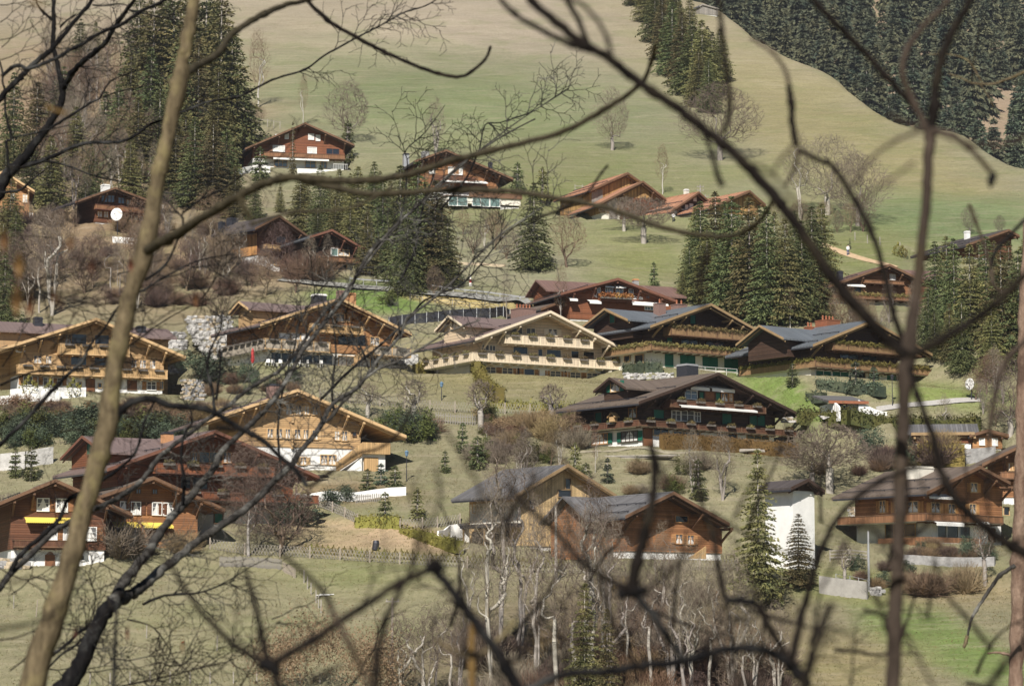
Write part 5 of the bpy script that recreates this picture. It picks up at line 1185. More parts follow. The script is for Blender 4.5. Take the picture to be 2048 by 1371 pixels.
def dish(label, px, py, rad, mast, rot):
    p = gp(px, py); r = empty('satellite_dish', p, rot); tag(r, label, 'satellite dish'); mb = MB(); rings = []
    for j in range(4):
        rr = rad * j / 3; 
        for i in range(14):
            t = i * 2 * math.pi / 14; mb.v.append((rr * math.cos(t), -.25 * (rr / rad) ** 2 * rad, mast + rr * math.sin(t)))
    for j in range(3):
        for i in range(14): k = (i + 1) % 14; mb.f.append((j * 14 + i, j * 14 + k, (j + 1) * 14 + k, (j + 1) * 14 + i)); mb.mi.append(0)
    d = mb.build('dish', 'paint_white', r, True); so = d.modifiers.new('t', 'SOLIDIFY'); so.thickness = .05
    mb = MB(); mb.tube([(0, .1, -.3), (0, .1, mast)], [.07, .06], 6); mb.build('mast', 'metal_dark', r)
    mb = MB(); mb.beam((0, -.1, mast - rad * .8), (0, -rad * .9, mast), .04); mb.box(-.06, .06, -rad * .95, -rad * .8, mast - .06, mast + .06); mb.build('feed_arm', 'metal_dark', r)
dish('large white satellite dish in front of the brown chalet on the left slope', 234, 470, 1.05, 3.3, -.3)
dish('small white satellite dish on a mast beside the right hand path', 1942, 800, .75, 2.0, -.9)
def lamp(label, px, py, h_, head='metal_dark'):
    p = gp(px, py); r = empty('garden_lamp', p); tag(r, label, 'lamp'); mb = MB(); mb.tube([(0, 0, -.2), (0, 0, h_)], [.06, .04], 6); mb.build('pole', 'metal_dark', r)
    mb = MB(); mb.tube([(0, 0, h_), (0, 0, h_ + .1), (0, 0, h_ + .5), (0, 0, h_ + .52), (0, 0, h_ + .75)], [.06, .16, .24, .3, .03], 6); mb.build('lantern', head, r)
mat_plain('lantern_blue', (.15, .24, .34), .1, 3, .4)
lamp('black lantern on a pole at the end of the white garage wall', 1785, 812, 3.2)
lamp('blue topped lantern above the silvery lattice fence', 883, 800, 1.6, 'lantern_blue')
lamp('lantern among the small conifers right of the outside stair', 813, 962, 2.8, 'lantern_blue')
def pole(name, label, px, py, top, r0, mat, arms=0, cat='pole'):
    p = gp(px, py); H_ = (py - top) / FPX * p.y; r = empty(name, p); tag(r, label, cat); mb = MB(); mb.tube([(0, 0, -.5), (0, 0, H_ * .5), (0, 0, H_)], [r0, r0 * .9, r0 * .75], 8); mb.build('pole_shaft', mat, r)
    mb = MB()
    for i in range(arms): mb.box(-.6, .6, -.05, .05, H_ - .4 - i * .6, H_ - .3 - i * .6); [mb.tube([(x, 0, H_ - .3 - i * .6), (x, 0, H_ - .12 - i * .6)], [.05, .07], 6) for x in (-.5, .5)]
    if arms: mb.build('crossarm', 'wood_weathered', r)
    return r
pole('utility_pole', 'brown wooden utility pole in the lower meadow, bottom centre left', 784, 1385, 1196, .13, 'wood_post', 1)
pole('utility_pole', 'grey weathered pole in front of the pale timber house', 1112, 1162, 1010, .17, 'wood_weathered')
pole('utility_pole', 'tall grey pole left of the lower right chalet balcony', 1738, 1182, 1062, .13, 'metal_pale')
pole('utility_pole', 'double wooden power pole with insulators beside the farmhouse', 1401, 425, 368, .16, 'wood_weathered', 2)
pole('utility_pole', 'shorter pole right of the double power pole', 1411, 425, 388, .12, 'wood_weathered', 1)
pole('utility_pole', 'thin pole before the farmhouse wall', 1366, 432, 395, .08, 'wood_weathered')
def parasol(label, px, py, top):
    p = gp(px, py); H_ = (py - top) / FPX * p.y; r = empty('parasol', p); tag(r, label, 'parasol'); mb = MB(); mb.tube([(0, 0, 0), (0, 0, H_)], [.04, .03], 6); mb.build('pole', 'metal_pale', r)
    mb = MB(); mb.tube([(0, 0, H_ * .2), (0, 0, H_ * .35), (.02, 0, H_ * .6), (0, 0, H_ * .85), (0, 0, H_ + .05)], [.12, .26, .22, .2, .03], 8); mb.build('folded_canopy', 'paint_red', r)
parasol('closed red parasol on the terrace of the silvery balconied chalet', 505, 733, 696)
p = HB.base + HB.ex * HB.sp(630, 290, HB.xl - 1)[0] * 0
def chair(label, px, py, mat='paint_white', s=1.0):
    p = gp(px, py); r = empty('garden_chair', p, random.uniform(-1, 1)); tag(r, label, 'chair', 'white chairs on the parasol terrace')
    mb = MB(); mb.box(-.25 * s, .25 * s, -.25 * s, .25 * s, .42 * s, .47 * s); mb.build('seat', mat, r)
    mb = MB(); mb.box(-.25 * s, .25 * s, .22 * s, .27 * s, .47 * s, .95 * s); mb.build('backrest', mat, r)
    for x in (-.22, .22):
        for y in (-.22, .22): mb = MB(); mb.box(x * s - .02, x * s + .02, y * s - .02, y * s + .02, 0, .42 * s); mb.build('leg', mat, r)
for i, x in enumerate((535, 548, 560, 580, 600, 612, 640)):
    chair('white garden chair on the terrace under the silvery balcony', x, 732 + i * .4)
# scarecrow-like traffic cone / striped pole on the upper lawn
p = gp(941, 572); r = empty('marker_cone', p); tag(r, 'red and white striped marker pole on the lawn right of the big spruce', 'marker'); mb = MB(); mb.tube([(0, 0, 0), (0, 0, .5)], [.25, .18], 8); mb.build('lower_band', 'paint_white', r)
mb = MB(); mb.tube([(0, 0, .502), (0, 0, 1.0)], [.18, .12], 8); mb.build('middle_band', 'paint_red', r); mb = MB(); mb.tube([(0, 0, 1.002), (0, 0, 1.7)], [.12, .03], 8); mb.build('upper_band', 'paint_white', r)
# log stacks, boards
for (x, y, n, L_, lb) in ((1285, 917, 9, 7.5, 'pile of long weathered timbers on the lawn below the black chalet'), (1480, 905, 5, 5.0, 'few pale boards lying before the clipped brown hedge')):
    p = gp(x, y); r = empty('timber_pile', p, -.15); tag(r, lb, 'timber pile'); g = random.Random(n)
    for i in range(n):
        mb = MB(); mb.tube([(-L_ / 2 + g.uniform(-.8, .8), g.uniform(-.6, .6), .1 + .12 * (i % 3)), (L_ / 2 + g.uniform(-.8, .8), g.uniform(-.6, .6), .1 + .12 * (i % 3) + g.uniform(-.05, .1))], [.1, .08], 6); mb.build('timber', 'wood_weathered', r)
# birdbath like stump box in soil bank, sacks, blue drum
p = gp(752, 1099); mb = MB(); mb.tube([(-.1, 0, 0), (0, 0, .7), (0, 0, 1.0)], [.36, .36, .3], 9); tag(mb.build('compost_bin', 'metal_dark', loc=p), 'dark leaning bin standing on the bare soil bank', 'bin')
p = gp(1056, 1092); mb = MB(); mb.tube([(0, 0, 0), (0, 0, 1.6), (0, 0, 2.2)], [.18, .2, .04], 8); tag(mb.build('folded_parasol', 'lantern_blue', loc=p), 'folded blue parasol beside the pale timber house', 'parasol')
p = gp(1093, 1362, dmin=240); mb = MB(); mb.box(-.55, .55, -.4, .4, -1.2, .25); o = mb.build('chimney_stack', 'render_cream', loc=p); tag(o, 'pale chimney top poking up at the bottom centre edge', 'chimney'); mb = MB(); mb.box(-.65, .65, -.5, .5, .253, .35); mb.build('cap_slab', 'render_grey', o); mb = MB()
for x in (-.35, 0, .35): mb.box(x - .08, x + .08, -.3, .3, .353, .5)
mb.build('vent', 'render_grey', o)
p = gp(650, 1190); mb = MB(); mb.box(-.9, .5, -.3, .3, 0, .08); mb.box(-.5, .9, -.25, .25, .082, .16); tag(mb.build('white_sheet', 'render_white', loc=p), 'crumpled pale sheet lying by the stakes in the meadow', 'sheet')
p = gp(365, 1287); mb = MB(); mb.tube([(-.15, 0, .1), (-.02, 0, .16), (.12, 0, .2), (.2, 0, .26)], [.02, .09, .08, .03], 7); mb.beam((0, 0, 0), (0, 0, .1), .02); tag(mb.build('bird', 'paint_brown', loc=p), 'small dark brown bird standing in the middle of the meadow', 'bird')

# ------------------------------------------------------------------ vegetation prototypes
def conifer(seed, H=20.0, Rm=3.6, n_wh=34, per=8, droop=.35, lo=.05, size=.30, mat='needles', gap=0.0, power=.74):
    g = np.random.RandomState(seed); C_, D_, S_ = [], [], []
    for i in range(n_wh):
        f = lo + (1 - lo) * (i + g.rand() * .8) / n_wh
        z = f * H + g.normal() * .15; r = Rm * (1 - f) ** power * g.uniform(.75, 1.12) + .12
        if f < lo + .12: r *= .7 + .3 * (f - lo) / .12
        nb = max(3, int(per * (1 - f * .45)))
        a0 = g.rand() * 6.28
        for b in range(nb):
            if g.rand() < gap: continue
            a = a0 + b * 6.283 / nb + g.normal() * .25; L = r * g.uniform(.7, 1.15); m = max(3, int(L / .33))
            t = (np.arange(m) + g.rand(m)) / m; k_ = 4
            t = np.repeat(t, k_); n = len(t)
            up = .25 * f * L
            x = L * t; zz = z + up * t - droop * L * t ** 1.6 + g.normal(size=n) * .08
            wdt = (.16 + .30 * L * (t) * (1 - t) * 1.3)
            side = g.normal(size=n) * wdt
            c = np.stack([math.cos(a) * x - math.sin(a) * side, math.sin(a) * x + math.cos(a) * side, zz - np.abs(side) * .25], 1)
            d = np.stack([math.cos(a) * .6 - math.sin(a) * side * 1.4, math.sin(a) * .6 + math.cos(a) * side * 1.4, -.55 + g.normal(size=n) * .25 + .5 * f], 1)
            d /= np.linalg.norm(d, axis=1, keepdims=True)
            C_.append(c); D_.append(d); S_.append(size * (.7 + .6 * g.rand(n)) * (.75 + .35 * (1 - f)))
    n = 30; t = np.linspace(0, 1, n); C_.append(np.stack([g.normal(size=n) * .06, g.normal(size=n) * .06, H * (.955 + .05 * t)], 1)); D_.append(np.stack([g.normal(size=n), g.normal(size=n), np.full(n, 1.0)], 1) / 1.6); S_.append(np.full(n, size * .5))
    c = np.concatenate(C_); d = np.concatenate(D_); s = np.concatenate(S_)[:, None]
    w = np.cross(d, g.normal(size=d.shape)); w /= np.linalg.norm(w, axis=1, keepdims=True) + 1e-6
    V = np.stack([c - w * s * .42, c + w * s * .42, c + d * s * 1.5], 1).reshape(-1, 3)
    crown = tri_mesh('crown', V, np.arange(len(V)).reshape(-1, 3), mat)
    mb = MB(); mb.tube([(0, 0, -1.2), (0, 0, H * .4), (0, 0, H * .98)], [.26, .18, .03], 7); trunk = mb.mesh('trunk', 'bark_grey', True)
    return crown, trunk
def seg_mesh(name, segs, mat, sides=3):
    S = np.array([[*a, *b, ra, rb] for a, b, ra, rb in segs]); p = S[:, :3]; q = S[:, 3:6]; d = q - p; d /= np.linalg.norm(d, axis=1, keepdims=True) + 1e-9
    ref = np.tile([.31, .42, .85], (len(S), 1)); a = np.cross(d, ref); a /= np.linalg.norm(a, axis=1, keepdims=True) + 1e-9; b = np.cross(d, a)
    V = np.zeros((len(S), 2 * sides, 3))
    for k_ in range(sides):
        t = 2 * math.pi * k_ / sides; o = a * math.cos(t) + b * math.sin(t)
        V[:, k_] = p + o * S[:, 6:7]; V[:, sides + k_] = q + o * S[:, 7:8]
    F0 = np.array([[k_, (k_ + 1) % sides, sides + (k_ + 1) % sides, sides + k_] for k_ in range(sides)])
    F_ = (F0[None] + (np.arange(len(S)) * 2 * sides)[:, None, None]).reshape(-1, 4)
    return tri_mesh(name, V.reshape(-1, 3), F_, mat, sides > 3)
def bare(seed, H=12.0, spread=.5, levels=5, kids=4, r0=.2, up=.35, trunk_f=.28, stems=1, tw=.018, shrink=.66, mat='twigs_grey', bark='bark_grey', leafy=None, weep=0.0, narrow=False, cont=True):
    g = random.Random(seed); big, small, tips = [], [], []
    def rv(s): return Vector((g.gauss(0, s), g.gauss(0, s), g.gauss(0, s)))
    def grow(p, d, L, r, lv):
        n = 3 if lv < 3 else 2; pts = [p]; rr = r
        for i in range(n):
            d = (d + rv(.13) + Vector((0, 0, (up if lv < levels - 1 else up * .3) * .25 - weep * lv * .12))).normalized()
            q = p + d * (L / n); r2 = max(tw * .6, rr * (.86 if n == 3 else .8))
            (big if rr > .055 else small).append((tuple(p), tuple(q), rr, r2)); p, rr = q, r2; pts.append(p)
        if lv >= levels: tips.append(p); return
        k_ = kids if lv > 0 else kids + 1
        for i in range(k_):
            f = g.uniform(.35, 1.0); base = pts[min(n, int(f * n))] if f < 1 else p
            s = spread * g.uniform(.7, 1.3); a = g.uniform(0, 6.283)
            side = Vector((math.cos(a), math.sin(a), 0)); side = (side - d * side.dot(d)).normalized() if abs(side.dot(d)) < .98 else side
            grow(base, (d + side * s * 1.3).normalized(), L * shrink * g.uniform(.75, 1.15), max(tw, rr * .62), lv + 1)
        if cont: grow(p, d, L * shrink * 1.1, max(tw, rr * .8), lv + 1)
    for s in range(stems):
        a = s * 6.283 / max(1, stems) + g.random(); lean = (0.0 if stems == 1 else g.uniform(.15, .55))
        grow(Vector((math.cos(a) * .1 * (stems > 1), math.sin(a) * .1 * (stems > 1), -.4)), Vector((math.cos(a) * lean, math.sin(a) * lean, 1)).normalized(), H * trunk_f, r0 * g.uniform(.8, 1.1), 0)
    mz = max(s[1][2] for s in big + small); k_ = H / mz
    sc = lambda L_: [(tuple(v * k_ for v in a), tuple(v * k_ for v in b), c, d) for a, b, c, d in L_]
    tr = seg_mesh('trunk', sc(big) or sc(small)[:1], bark, 6); cr = seg_mesh('crown', sc(small), mat, 3)
    return cr, tr
def crownfill(seed, H=9.0, rx=3.0, z0=.25, n=700, r0=.24, tw=.012, mat='twigs_grey', bark='bark_grey', shell=.75, stems=1, top=1.0, sink=1.3, droop=0.0, lean=0.0):
    '''a leafless crown: points spread through the crown's volume are joined one by one to the nearest wood'''
    g = np.random.RandomState(seed); N = [[0, 0, -.5]]; par = [-1]
    for s in range(stems):
        a = g.rand() * 6.283; k_ = 8; dx = (0 if stems == 1 else rx * .35) + lean
        for i in range(1, k_):
            t = i / (k_ - 1); zz = H * (z0 + (.45 if stems == 1 else .3)) * t
            N.append([math.cos(a) * dx * t + g.normal() * .05 * H * .1, math.sin(a) * dx * t + g.normal() * .05 * H * .1, zz]); par.append(0 if i == 1 else len(N) - 2)
    u = g.normal(size=(n, 3)); u /= np.linalg.norm(u, axis=1, keepdims=True); r = g.rand(n) ** (1 / 3 * shell)
    c = u * r[:, None] * [rx, rx, H * (top - z0) / 2]; c[:, 2] += H * (top + z0) / 2
    c[:, :2] *= (1 - .35 * np.clip((c[:, 2:3] / H - .6) / .4, 0, 1)) * (1 + .18 * np.sin(np.arctan2(c[:, 1:2], c[:, 0:1]) * 3 + seed))
    fork = np.array([0, 0, H * (z0 + .05)]); c = c[np.argsort(np.linalg.norm(c - fork, axis=1) + g.rand(n) * rx * .35)]
    A = np.zeros((len(N) + n * 3 + 10, 3)); A[:len(N)] = N; m = len(N); A[1:m, :2] += np.cumsum(g.normal(size=(m - 1, 2)), 0) * .004 * H
    Dr = np.zeros_like(A); Dr[:m] = [0, 0, 1]
    for i in range(1, m):
        if par[i] > 0 or stems > 1: v = A[i] - A[par[i]]; Dr[i] = v / (np.linalg.norm(v) + 1e-6)
    for q in c:
        d = q - A[1:m]; L0 = np.linalg.norm(d, axis=1) + 1e-6; al = np.sum(d * Dr[1:m], 1) / L0
        dist = L0 * (2.3 - 1.5 * al) + sink * np.maximum(-d[:, 2], 0) * .7
        k_ = int(np.argmin(dist)) + 1; p0 = A[k_].copy(); v = q - p0; L = np.linalg.norm(v); d0 = Dr[k_]
        prev = k_
        for t in (.34, .68, 1.0):
            w = p0 + v * t + (d0 * L - v) * .22 * t * (1 - t) * 2 + g.normal(size=3) * L * .035 * (t < 1)
            if droop: w = w - np.array([0, 0, droop * L * t * t])
            dv = w - A[prev]; A[m] = w; Dr[m] = dv / (np.linalg.norm(dv) + 1e-6); par.append(prev); prev = m; m += 1
    cnt = np.ones(m)
    for i in range(m - 1, 0, -1): cnt[par[i]] += cnt[i]
    rad = np.maximum(tw, np.minimum(r0, r0 * (cnt * max(1, stems) / (3.0 * n)) ** .72))
    big, small = [], []
    for i in range(1, m):
        a, b = A[par[i]], A[i]; s = (tuple(a), tuple(b), min(rad[par[i]], rad[i] * 1.5), rad[i]); (big if rad[i] > .06 else small).append(s)
    tips = set(range(m)) - set(par)
    for i in tips:
        a = A[i]; dv = Dr[i]
        for q in range(3):
            e = dv + g.normal(size=3) * .42 + [0, 0, .15 - droop]; e /= np.linalg.norm(e); small.append((tuple(a - dv * .1 * q), tuple(a + e * H * g.uniform(.03, .06)), tw * .8, tw * .4))
    return seg_mesh('crown', small, mat, 3), seg_mesh('trunk', big, bark, 7)
def shrub(seed, H=2.0, n=420, w=1.3, mat='twigs_brown', tw=.02, mat2=None):
    g = np.random.RandomState(seed); S = []
    for i in range(n):
        a = g.rand() * 6.283; r = g.rand() ** .6; p = np.array([math.cos(a) * r * .25 * w, math.sin(a) * r * .25 * w, -.2]); d = np.array([math.cos(a) * r * w * .8, math.sin(a) * r * w * .8, 1.0]); L = H * g.uniform(.5, 1.0); rr = tw * 1.4
        for j in range(4):
            d = d + g.normal(size=3) * .22; d /= np.linalg.norm(d); q = p + d * L / 4; S.append((tuple(p), tuple(q), rr, rr * .75)); rr *= .75
            if j:
                e = d + g.normal(size=3) * .6; e /= np.linalg.norm(e); S.append((tuple(p), tuple(p + e * L * .22), rr * .8, rr * .5))
            p = q
    return seg_mesh('crown', S, mat, 3), None
def leafbush(seed, H=1.6, w=1.2, n=2600, mat='needles_blue', s=.045):
    g = np.random.RandomState(seed); k_ = g.normal(size=(9, 3)) * [w * .33, w * .33, H * .2] + [0, 0, H * .48]
    c = k_[g.randint(0, 9, n)] + g.normal(size=(n, 3)) * [w * .17, w * .17, H * .15]; c[:, 2] = np.abs(c[:, 2])
    V = c[:, None] + g.normal(size=(n, 3, 3)) * s
    return tri_mesh('crown', V.reshape(-1, 3), np.arange(3 * n).reshape(-1, 3), mat), None
PR = {}
for i in range(4):
    PR['spruce%d' % i] = (conifer(100 + i, 20, (4.7, 5.3, 5.9, 4.5)[i], 42, 10, (.45, .35, .5, .3)[i], mat=('needles', 'needles_brown', 'needles', 'needles_brown')[i]), 20.0)
PR['thin'] = (conifer(120, 14, 2.2, 24, 6, .35, .04, .32, 'needles_brown', .12), 14.0)
PR['small0'] = (conifer(130, 5, 1.35, 15, 8, .1, .03, .24, 'needles', .05), 5.0)
PR['small1'] = (conifer(131, 5, 1.6, 14, 8, .0, .03, .26, 'needles_blue', .05), 5.0)
PR['small2'] = (conifer(132, 5, 1.2, 15, 7, .1, .03, .24, 'needles_brown', .08), 5.0)
for i in range(3): PR['far%d' % i] = (conifer(140 + i, 20, (5.0, 4.6, 5.6)[i], 20, 8, .4, .03, .85, 'needles_far', .03), 20.0)
PR['round'] = (crownfill(201, 9, 4.3, .18, 1500, .30, .013), 9.0)
PR['oval'] = (crownfill(202, 9, 2.7, .15, 1100, .26, .012), 9.0)
PR['vase'] = (crownfill(203, 10, 1.9, .2, 650, .17, .012, stems=3), 10.0)
PR['birch'] = (crownfill(204, 12, 1.7, .25, 520, .12, .010, 'twigs_brown', 'bark_white', stems=2), 12.0)
PR['tall0'] = (crownfill(205, 18, 1.7, .3, 560, .17, .011, 'twigs_grey', 'bark_grey', stems=3, sink=2.6), 18.0)
PR['tall1'] = (crownfill(206, 18, 2.3, .3, 600, .18, .011, 'twigs_grey', 'bark_grey', stems=2, sink=2.2), 18.0)
PR['tall2'] = (crownfill(207, 16, 2.3, .3, 520, .17, .012, 'twigs_grey', 'bark_grey', stems=1), 16.0)
PR['fruit'] = (crownfill(208, 5.5, 3.3, .35, 1000, .27, .016, sink=.6), 5.5)
PR['weep'] = (crownfill(209, 16, 4.4, .12, 2200, .24, .010, 'twigs_red', 'bark_white', droop=.5), 16.0)
PR['brown'] = (crownfill(210, 9, 2.9, .2, 800, .17, .013, 'twigs_brown', 'bark_brown', stems=2), 9.0)
PR['redb'] = (crownfill(211, 7, 2.4, .1, 900, .11, .012, 'twigs_red', 'bark_brown', stems=4), 7.0)
PR['pollard'] = (crownfill(212, 6, 1.9, .42, 330, .34, .026, 'twigs_grey', 'bark_grey', shell=.6), 6.0)
PR['shrubG'] = (shrub(301, 2, 420, 1.1, 'twigs_gold'), 2.0); PR['shrubB'] = (shrub(302, 2, 420, 1.2, 'twigs_brown'), 2.0); PR['shrubR'] = (shrub(303, 2, 420, 1.2, 'twigs_red'), 2.0); PR['shrubY'] = (shrub(304, 2, 360, 1.2, 'twigs_grey'), 2.0)
PR['beech'] = (leafbush(320, 5.2, 5.0, 15000, 'leaf_dead', .055), 5.2)
PR['bushN'] = (leafbush(305), 1.6); PR['bushG'] = (leafbush(306, mat='hedge_green'), 1.6); PR['bushO'] = (leafbush(307, mat='twigs_gold'), 1.6)
NM = {'beech': 'beech_bush', 'spruce': 'spruce_tree', 'thin': 'spruce_tree', 'small': 'young_spruce', 'far': 'spruce_tree', 'round': 'bare_tree', 'oval': 'bare_tree', 'vase': 'bare_tree', 'birch': 'birch_tree', 'tall': 'bare_tree', 'fruit': 'fruit_tree', 'weep': 'birch_tree',
      'brown': 'bare_tree', 'redb': 'bare_tree', 'pollard': 'pollard_tree', 'shrub': 'bare_shrub', 'bush': 'evergreen_bush'}
CT = {'beech_bush': 'bush', 'spruce_tree': 'tree', 'young_spruce': 'tree', 'bare_tree': 'tree', 'birch_tree': 'tree', 'fruit_tree': 'tree', 'pollard_tree': 'tree', 'bare_shrub': 'shrub', 'evergreen_bush': 'bush'}
rt = random.Random(77)
def veg(kind, px, py, hp, label, group=None, wid=1.0, pos=None, tilt=0.0):
    (cr, tr), H = PR[kind]; p = pos or gp(px, py); s = hp / FPX * p.y / H if pos is None else hp / H
    nm = NM[kind.rstrip('0123GBRYNO')] if kind.rstrip('0123GBRYNO') in NM else NM[kind[:-1]]
    rz = rt.uniform(0, 6.28); sc = (s * wid, s * wid, s)
    if tr is None: return tag(add(nm, cr, None, p, rz, sc), label, CT[nm], group)
    r = empty(nm, p, rz); r.rotation_euler = (0, tilt, rz); r.scale = sc; tag(r, label, CT[nm], group); add('crown', cr, r); add('trunk', tr, r); return r

# -- single trees one can point to
for a in [
    ('oval', 1224, 300, 132, 'lone bare tree with its own shadow on the green upper slope'),
    ('round', 1440, 320, 160, 'broad round bare tree below the dark spruce group on the slope', 1.15),
    ('birch', 1325, 388, 105, 'white stemmed birch between the barns and the farmhouse'),
    ('fruit', 1288, 487, 95, 'gnarled old fruit tree with forked trunk below the barn', 1.25),
    ('fruit', 1248, 462, 70, 'smaller fruit tree close to the barn wall', 1.1),
    ('oval', 697, 285, 130, 'pale bare tree behind the right gable of the topmost chalet', 1.2),
    ('vase', 872, 308, 118, 'narrow grey bare tree behind the roof of the winged chalet'),
    ('birch', 607, 250, 110, 'thin leaning white birch directly above the topmost chalet ridge', .7),
    ('birch', 515, 215, 165, 'pair of pale birch stems right of the tall spruces, upper left'),
    ('small0', 695, 335, 95, 'slim spruce at the right corner of the topmost chalet', .8),
    ('thin', 585, 358, 118, 'slim dark spruce in front of the topmost chalet', .55),
    ('small0', 520, 362, 70, 'bushy green pine left of the topmost chalet balcony', 1.2),
    ('small0', 1035, 385, 62, 'green spruce standing alone right of the winged brown chalet', 1.1),
    ('small2', 1085, 405, 72, 'brownish spruce top behind the big dark one, right of the winged chalet', 1.1),
    ('spruce0', 1068, 540, 178, 'big dark spruce on the lawn below the winged chalet', 1.35),
    ('small0', 1308, 575, 52, 'lone little spruce on the lawn above the red brown chalet', .9),
    ('brown', 1135, 535, 115, 'brown bare tree right of the big dark spruce', 1.2),
    ('brown', 990, 500, 80, 'reddish bare tree below the flat white wing'),
    ('tall2', 1013, 650, 110, 'slim pale tree rising behind the cream chalet roof', .8),
    ('birch', 1122, 655, 130, 'three thin white birch stems left of the red brown chalet', .8),
    ('tall1', 1600, 440, 185, 'tall bare ash on the right slope behind the spruces', 1.1),
    ('round', 1655, 430, 165, 'wide bare tree on the right slope, middle of three', 1.1),
    ('round', 1715, 452, 150, 'wide bare tree on the right slope, right of three', 1.0),
    ('oval', 1940, 470, 62, 'pale bare tree in the green field at right'), ('oval', 2000, 470, 42, 'faint small bare tree at the right edge of the green field'),
    ('small0', 1700, 498, 22, 'newly planted sapling above the footpath', .5),
    ('birch', 1580, 655, 85, 'leafy pale bare tree before the dark spruces, right of the green shuttered chalet', 1.3),
    ('vase', 1668, 640, 75, 'grey branching tree above the copper chimneys'),
    ('small0', 1585, 772, 46, 'round dark pine on the steep lawn right of the black chalet', 1.3),
    ('small1', 1712, 782, 58, 'left one of two dark pines in front of the grey roofed chalet with copper chimneys', 1.2),
    ('small1', 1748, 783, 50, 'right one of two dark pines in front of the chalet with copper chimneys', 1.3),
    ('spruce3', 1518, 1215, 316, 'tall spruce with brownish top left of the white tower', .95),
    ('spruce1', 1598, 1176, 148, 'smaller pointed spruce in front of the white tower', 1.3),
    ('tall2', 1578, 1130, 165, 'bare slim tree against the white tower', .5),
    ('fruit', 1660, 985, 140, 'grey fruit tree on the slope above the white tower', 1.2), ('fruit', 1625, 975, 90, 'low spreading fruit tree on the slope behind the tower roof', 1.3),
    ('vase', 1445, 1000, 145, 'thin multi stemmed tree below the clipped brown hedge'), ('vase', 1385, 985, 130, 'second multi stemmed thin tree left of the other, below the brown hedge', .9),
    ('birch', 1190, 945, 100, 'slender twiggy tree before the white cellar of the black chalet', .6),
    ('small0', 1397, 1000, 82, 'young spruce right of the slate roof in lower centre'), ('small1', 1215, 965, 50, 'bluish young spruce behind the pale timber house roof'),
    ('small0', 770, 1052, 68, 'bushy young spruce standing between the white wall and the lattice fence', 1.1), ('small2', 835, 1040, 66, 'yellowish young spruce right of the bushy one', 1.1),
    ('small0', 890, 945, 44, 'small round spruce on the lawn right of the outside stair', 1.1), ('small0', 925, 905, 60, 'small spruce with ochre bush beside it, centre', 1.0), ('small0', 955, 938, 66, 'dark bushy spruce behind the birch tops, centre', 1.3),
    ('small2', 1150, 955, 70, 'green spruce left of the white cellar of the black chalet', 1.1), ('small0', 1172, 985, 60, 'dark low spruce above the slate roof', 1.3),
    ('small0', 735, 985, 48, 'dark round pine by the garage door, left one', 1.5), ('small0', 790, 980, 50, 'dark round pine by the garage door, right one', 1.5), ('small1', 762, 968, 42, 'middle pine under the garage door', 1.4),
    ('small0', 30, 955, 62, 'green conifer in front of the pale block wall, left'), ('small0', 62, 960, 70, 'taller green conifer in front of the pale block wall, right', 1.1),
    ('pollard', 962, 858, 100, 'gnarled pollard tree with knobbly limbs below the lattice fence', 1.1), ('pollard', 1103, 842, 75, 'round headed pollard tree at the right end of the lattice fence', 1.3), ('pollard', 826, 845, 88, 'pollard tree with upright shoots, left of the gnarled one', 1.2), ('pollard', 735, 835, 70, 'pollard tree above the honey chalet roof', 1.2),
    ('weep', 497, 1112, 262, 'weeping birch with white trunk and reddish crown before the red brown chalet', .85), ('redb', 560, 1105, 190, 'dense reddish brown tree right of the weeping birch', 1.25), ('fruit', 20, 1105, 120, 'twiggy bare tree before the lower left chalet', 1.2),
    ('shrubY', 238, 1108, 95, 'bare shrub by the glazed porch of the chestnut chalet', 1.2), ('shrubB', 365, 1105, 60, 'small brown shrub at the right corner of the chestnut chalet'),
    ('bushN', 605, 1052, 52, 'dark evergreen bush under the red flower balcony', 1.6), ('bushN', 665, 1010, 34, 'green bush on the white garden wall', 1.8), ('bushN', 695, 1000, 30, 'second green bush on the white garden wall', 1.4),
    ('beech', 668, 1400, 185, 'big round orange brown beech bush at the bottom, left of the utility pole', .85),
    ('shrubG', 1098, 880, 66, 'orange bare shrub left of the black chalet', 1.1), ('shrubG', 1058, 870, 65, 'smaller orange shrub below the round headed pollard'),
    ('shrubB', 1930, 1185, 78, 'round fan of brown canes at lower right', .8), ('shrubB', 1850, 1190, 66, 'loose brown canes beside the blurred stem, lower right', 1.3), ('shrubR', 1870, 930, 75, 'red brown shrub behind the roof of the lower right chalet', 1.1), ('shrubG', 1880, 905, 60, 'orange topped shrub on the hedge bank at right'),
    ('pollard', 1970, 1170, 130, 'pollarded willow trunk at lower right near the reddish trunk', .6), ('pollard', 1690, 1175, 90, 'crooked small tree leaning over the concrete wall', .7),
    ('oval', 2020, 870, 160, 'bare tree behind the cabin at the right edge', 1.3), ('vase', 1890, 875, 90, 'thin pale tree in front of the long stable'),
    ('brown', 1950, 800, 60, 'twiggy bare bush around the small satellite dish', 1.4),
    ('redb', 868, 590, 60, 'dark red shrub at the roadside below the big spruces', 1.0), ('brown', 895, 570, 70, 'brown bare sapling beside the red and white marker'),
    ('bushN', 425, 775, 60, 'dark juniper beneath the silvery balcony', 1.5), ('bushN', 405, 745, 40, 'low juniper before the white boulder wall', 1.7), ('bushG', 780, 610, 24, 'low green bush on the bright lawn above the parasol chalet', 1.6),
    ('redb', 440, 640, 70, 'brown thicket above the white boulder wall', 1.2), ('brown', 530, 590, 90, 'brown leafy tree behind the cross gable of the parasol chalet', 1.3), ('brown', 590, 585, 70, 'brown thicket left of the orange chimney', 1.2)]:
    veg(a[0], a[1], a[2], a[3], a[4], None, a[5] if len(a) > 5 else 1.0)

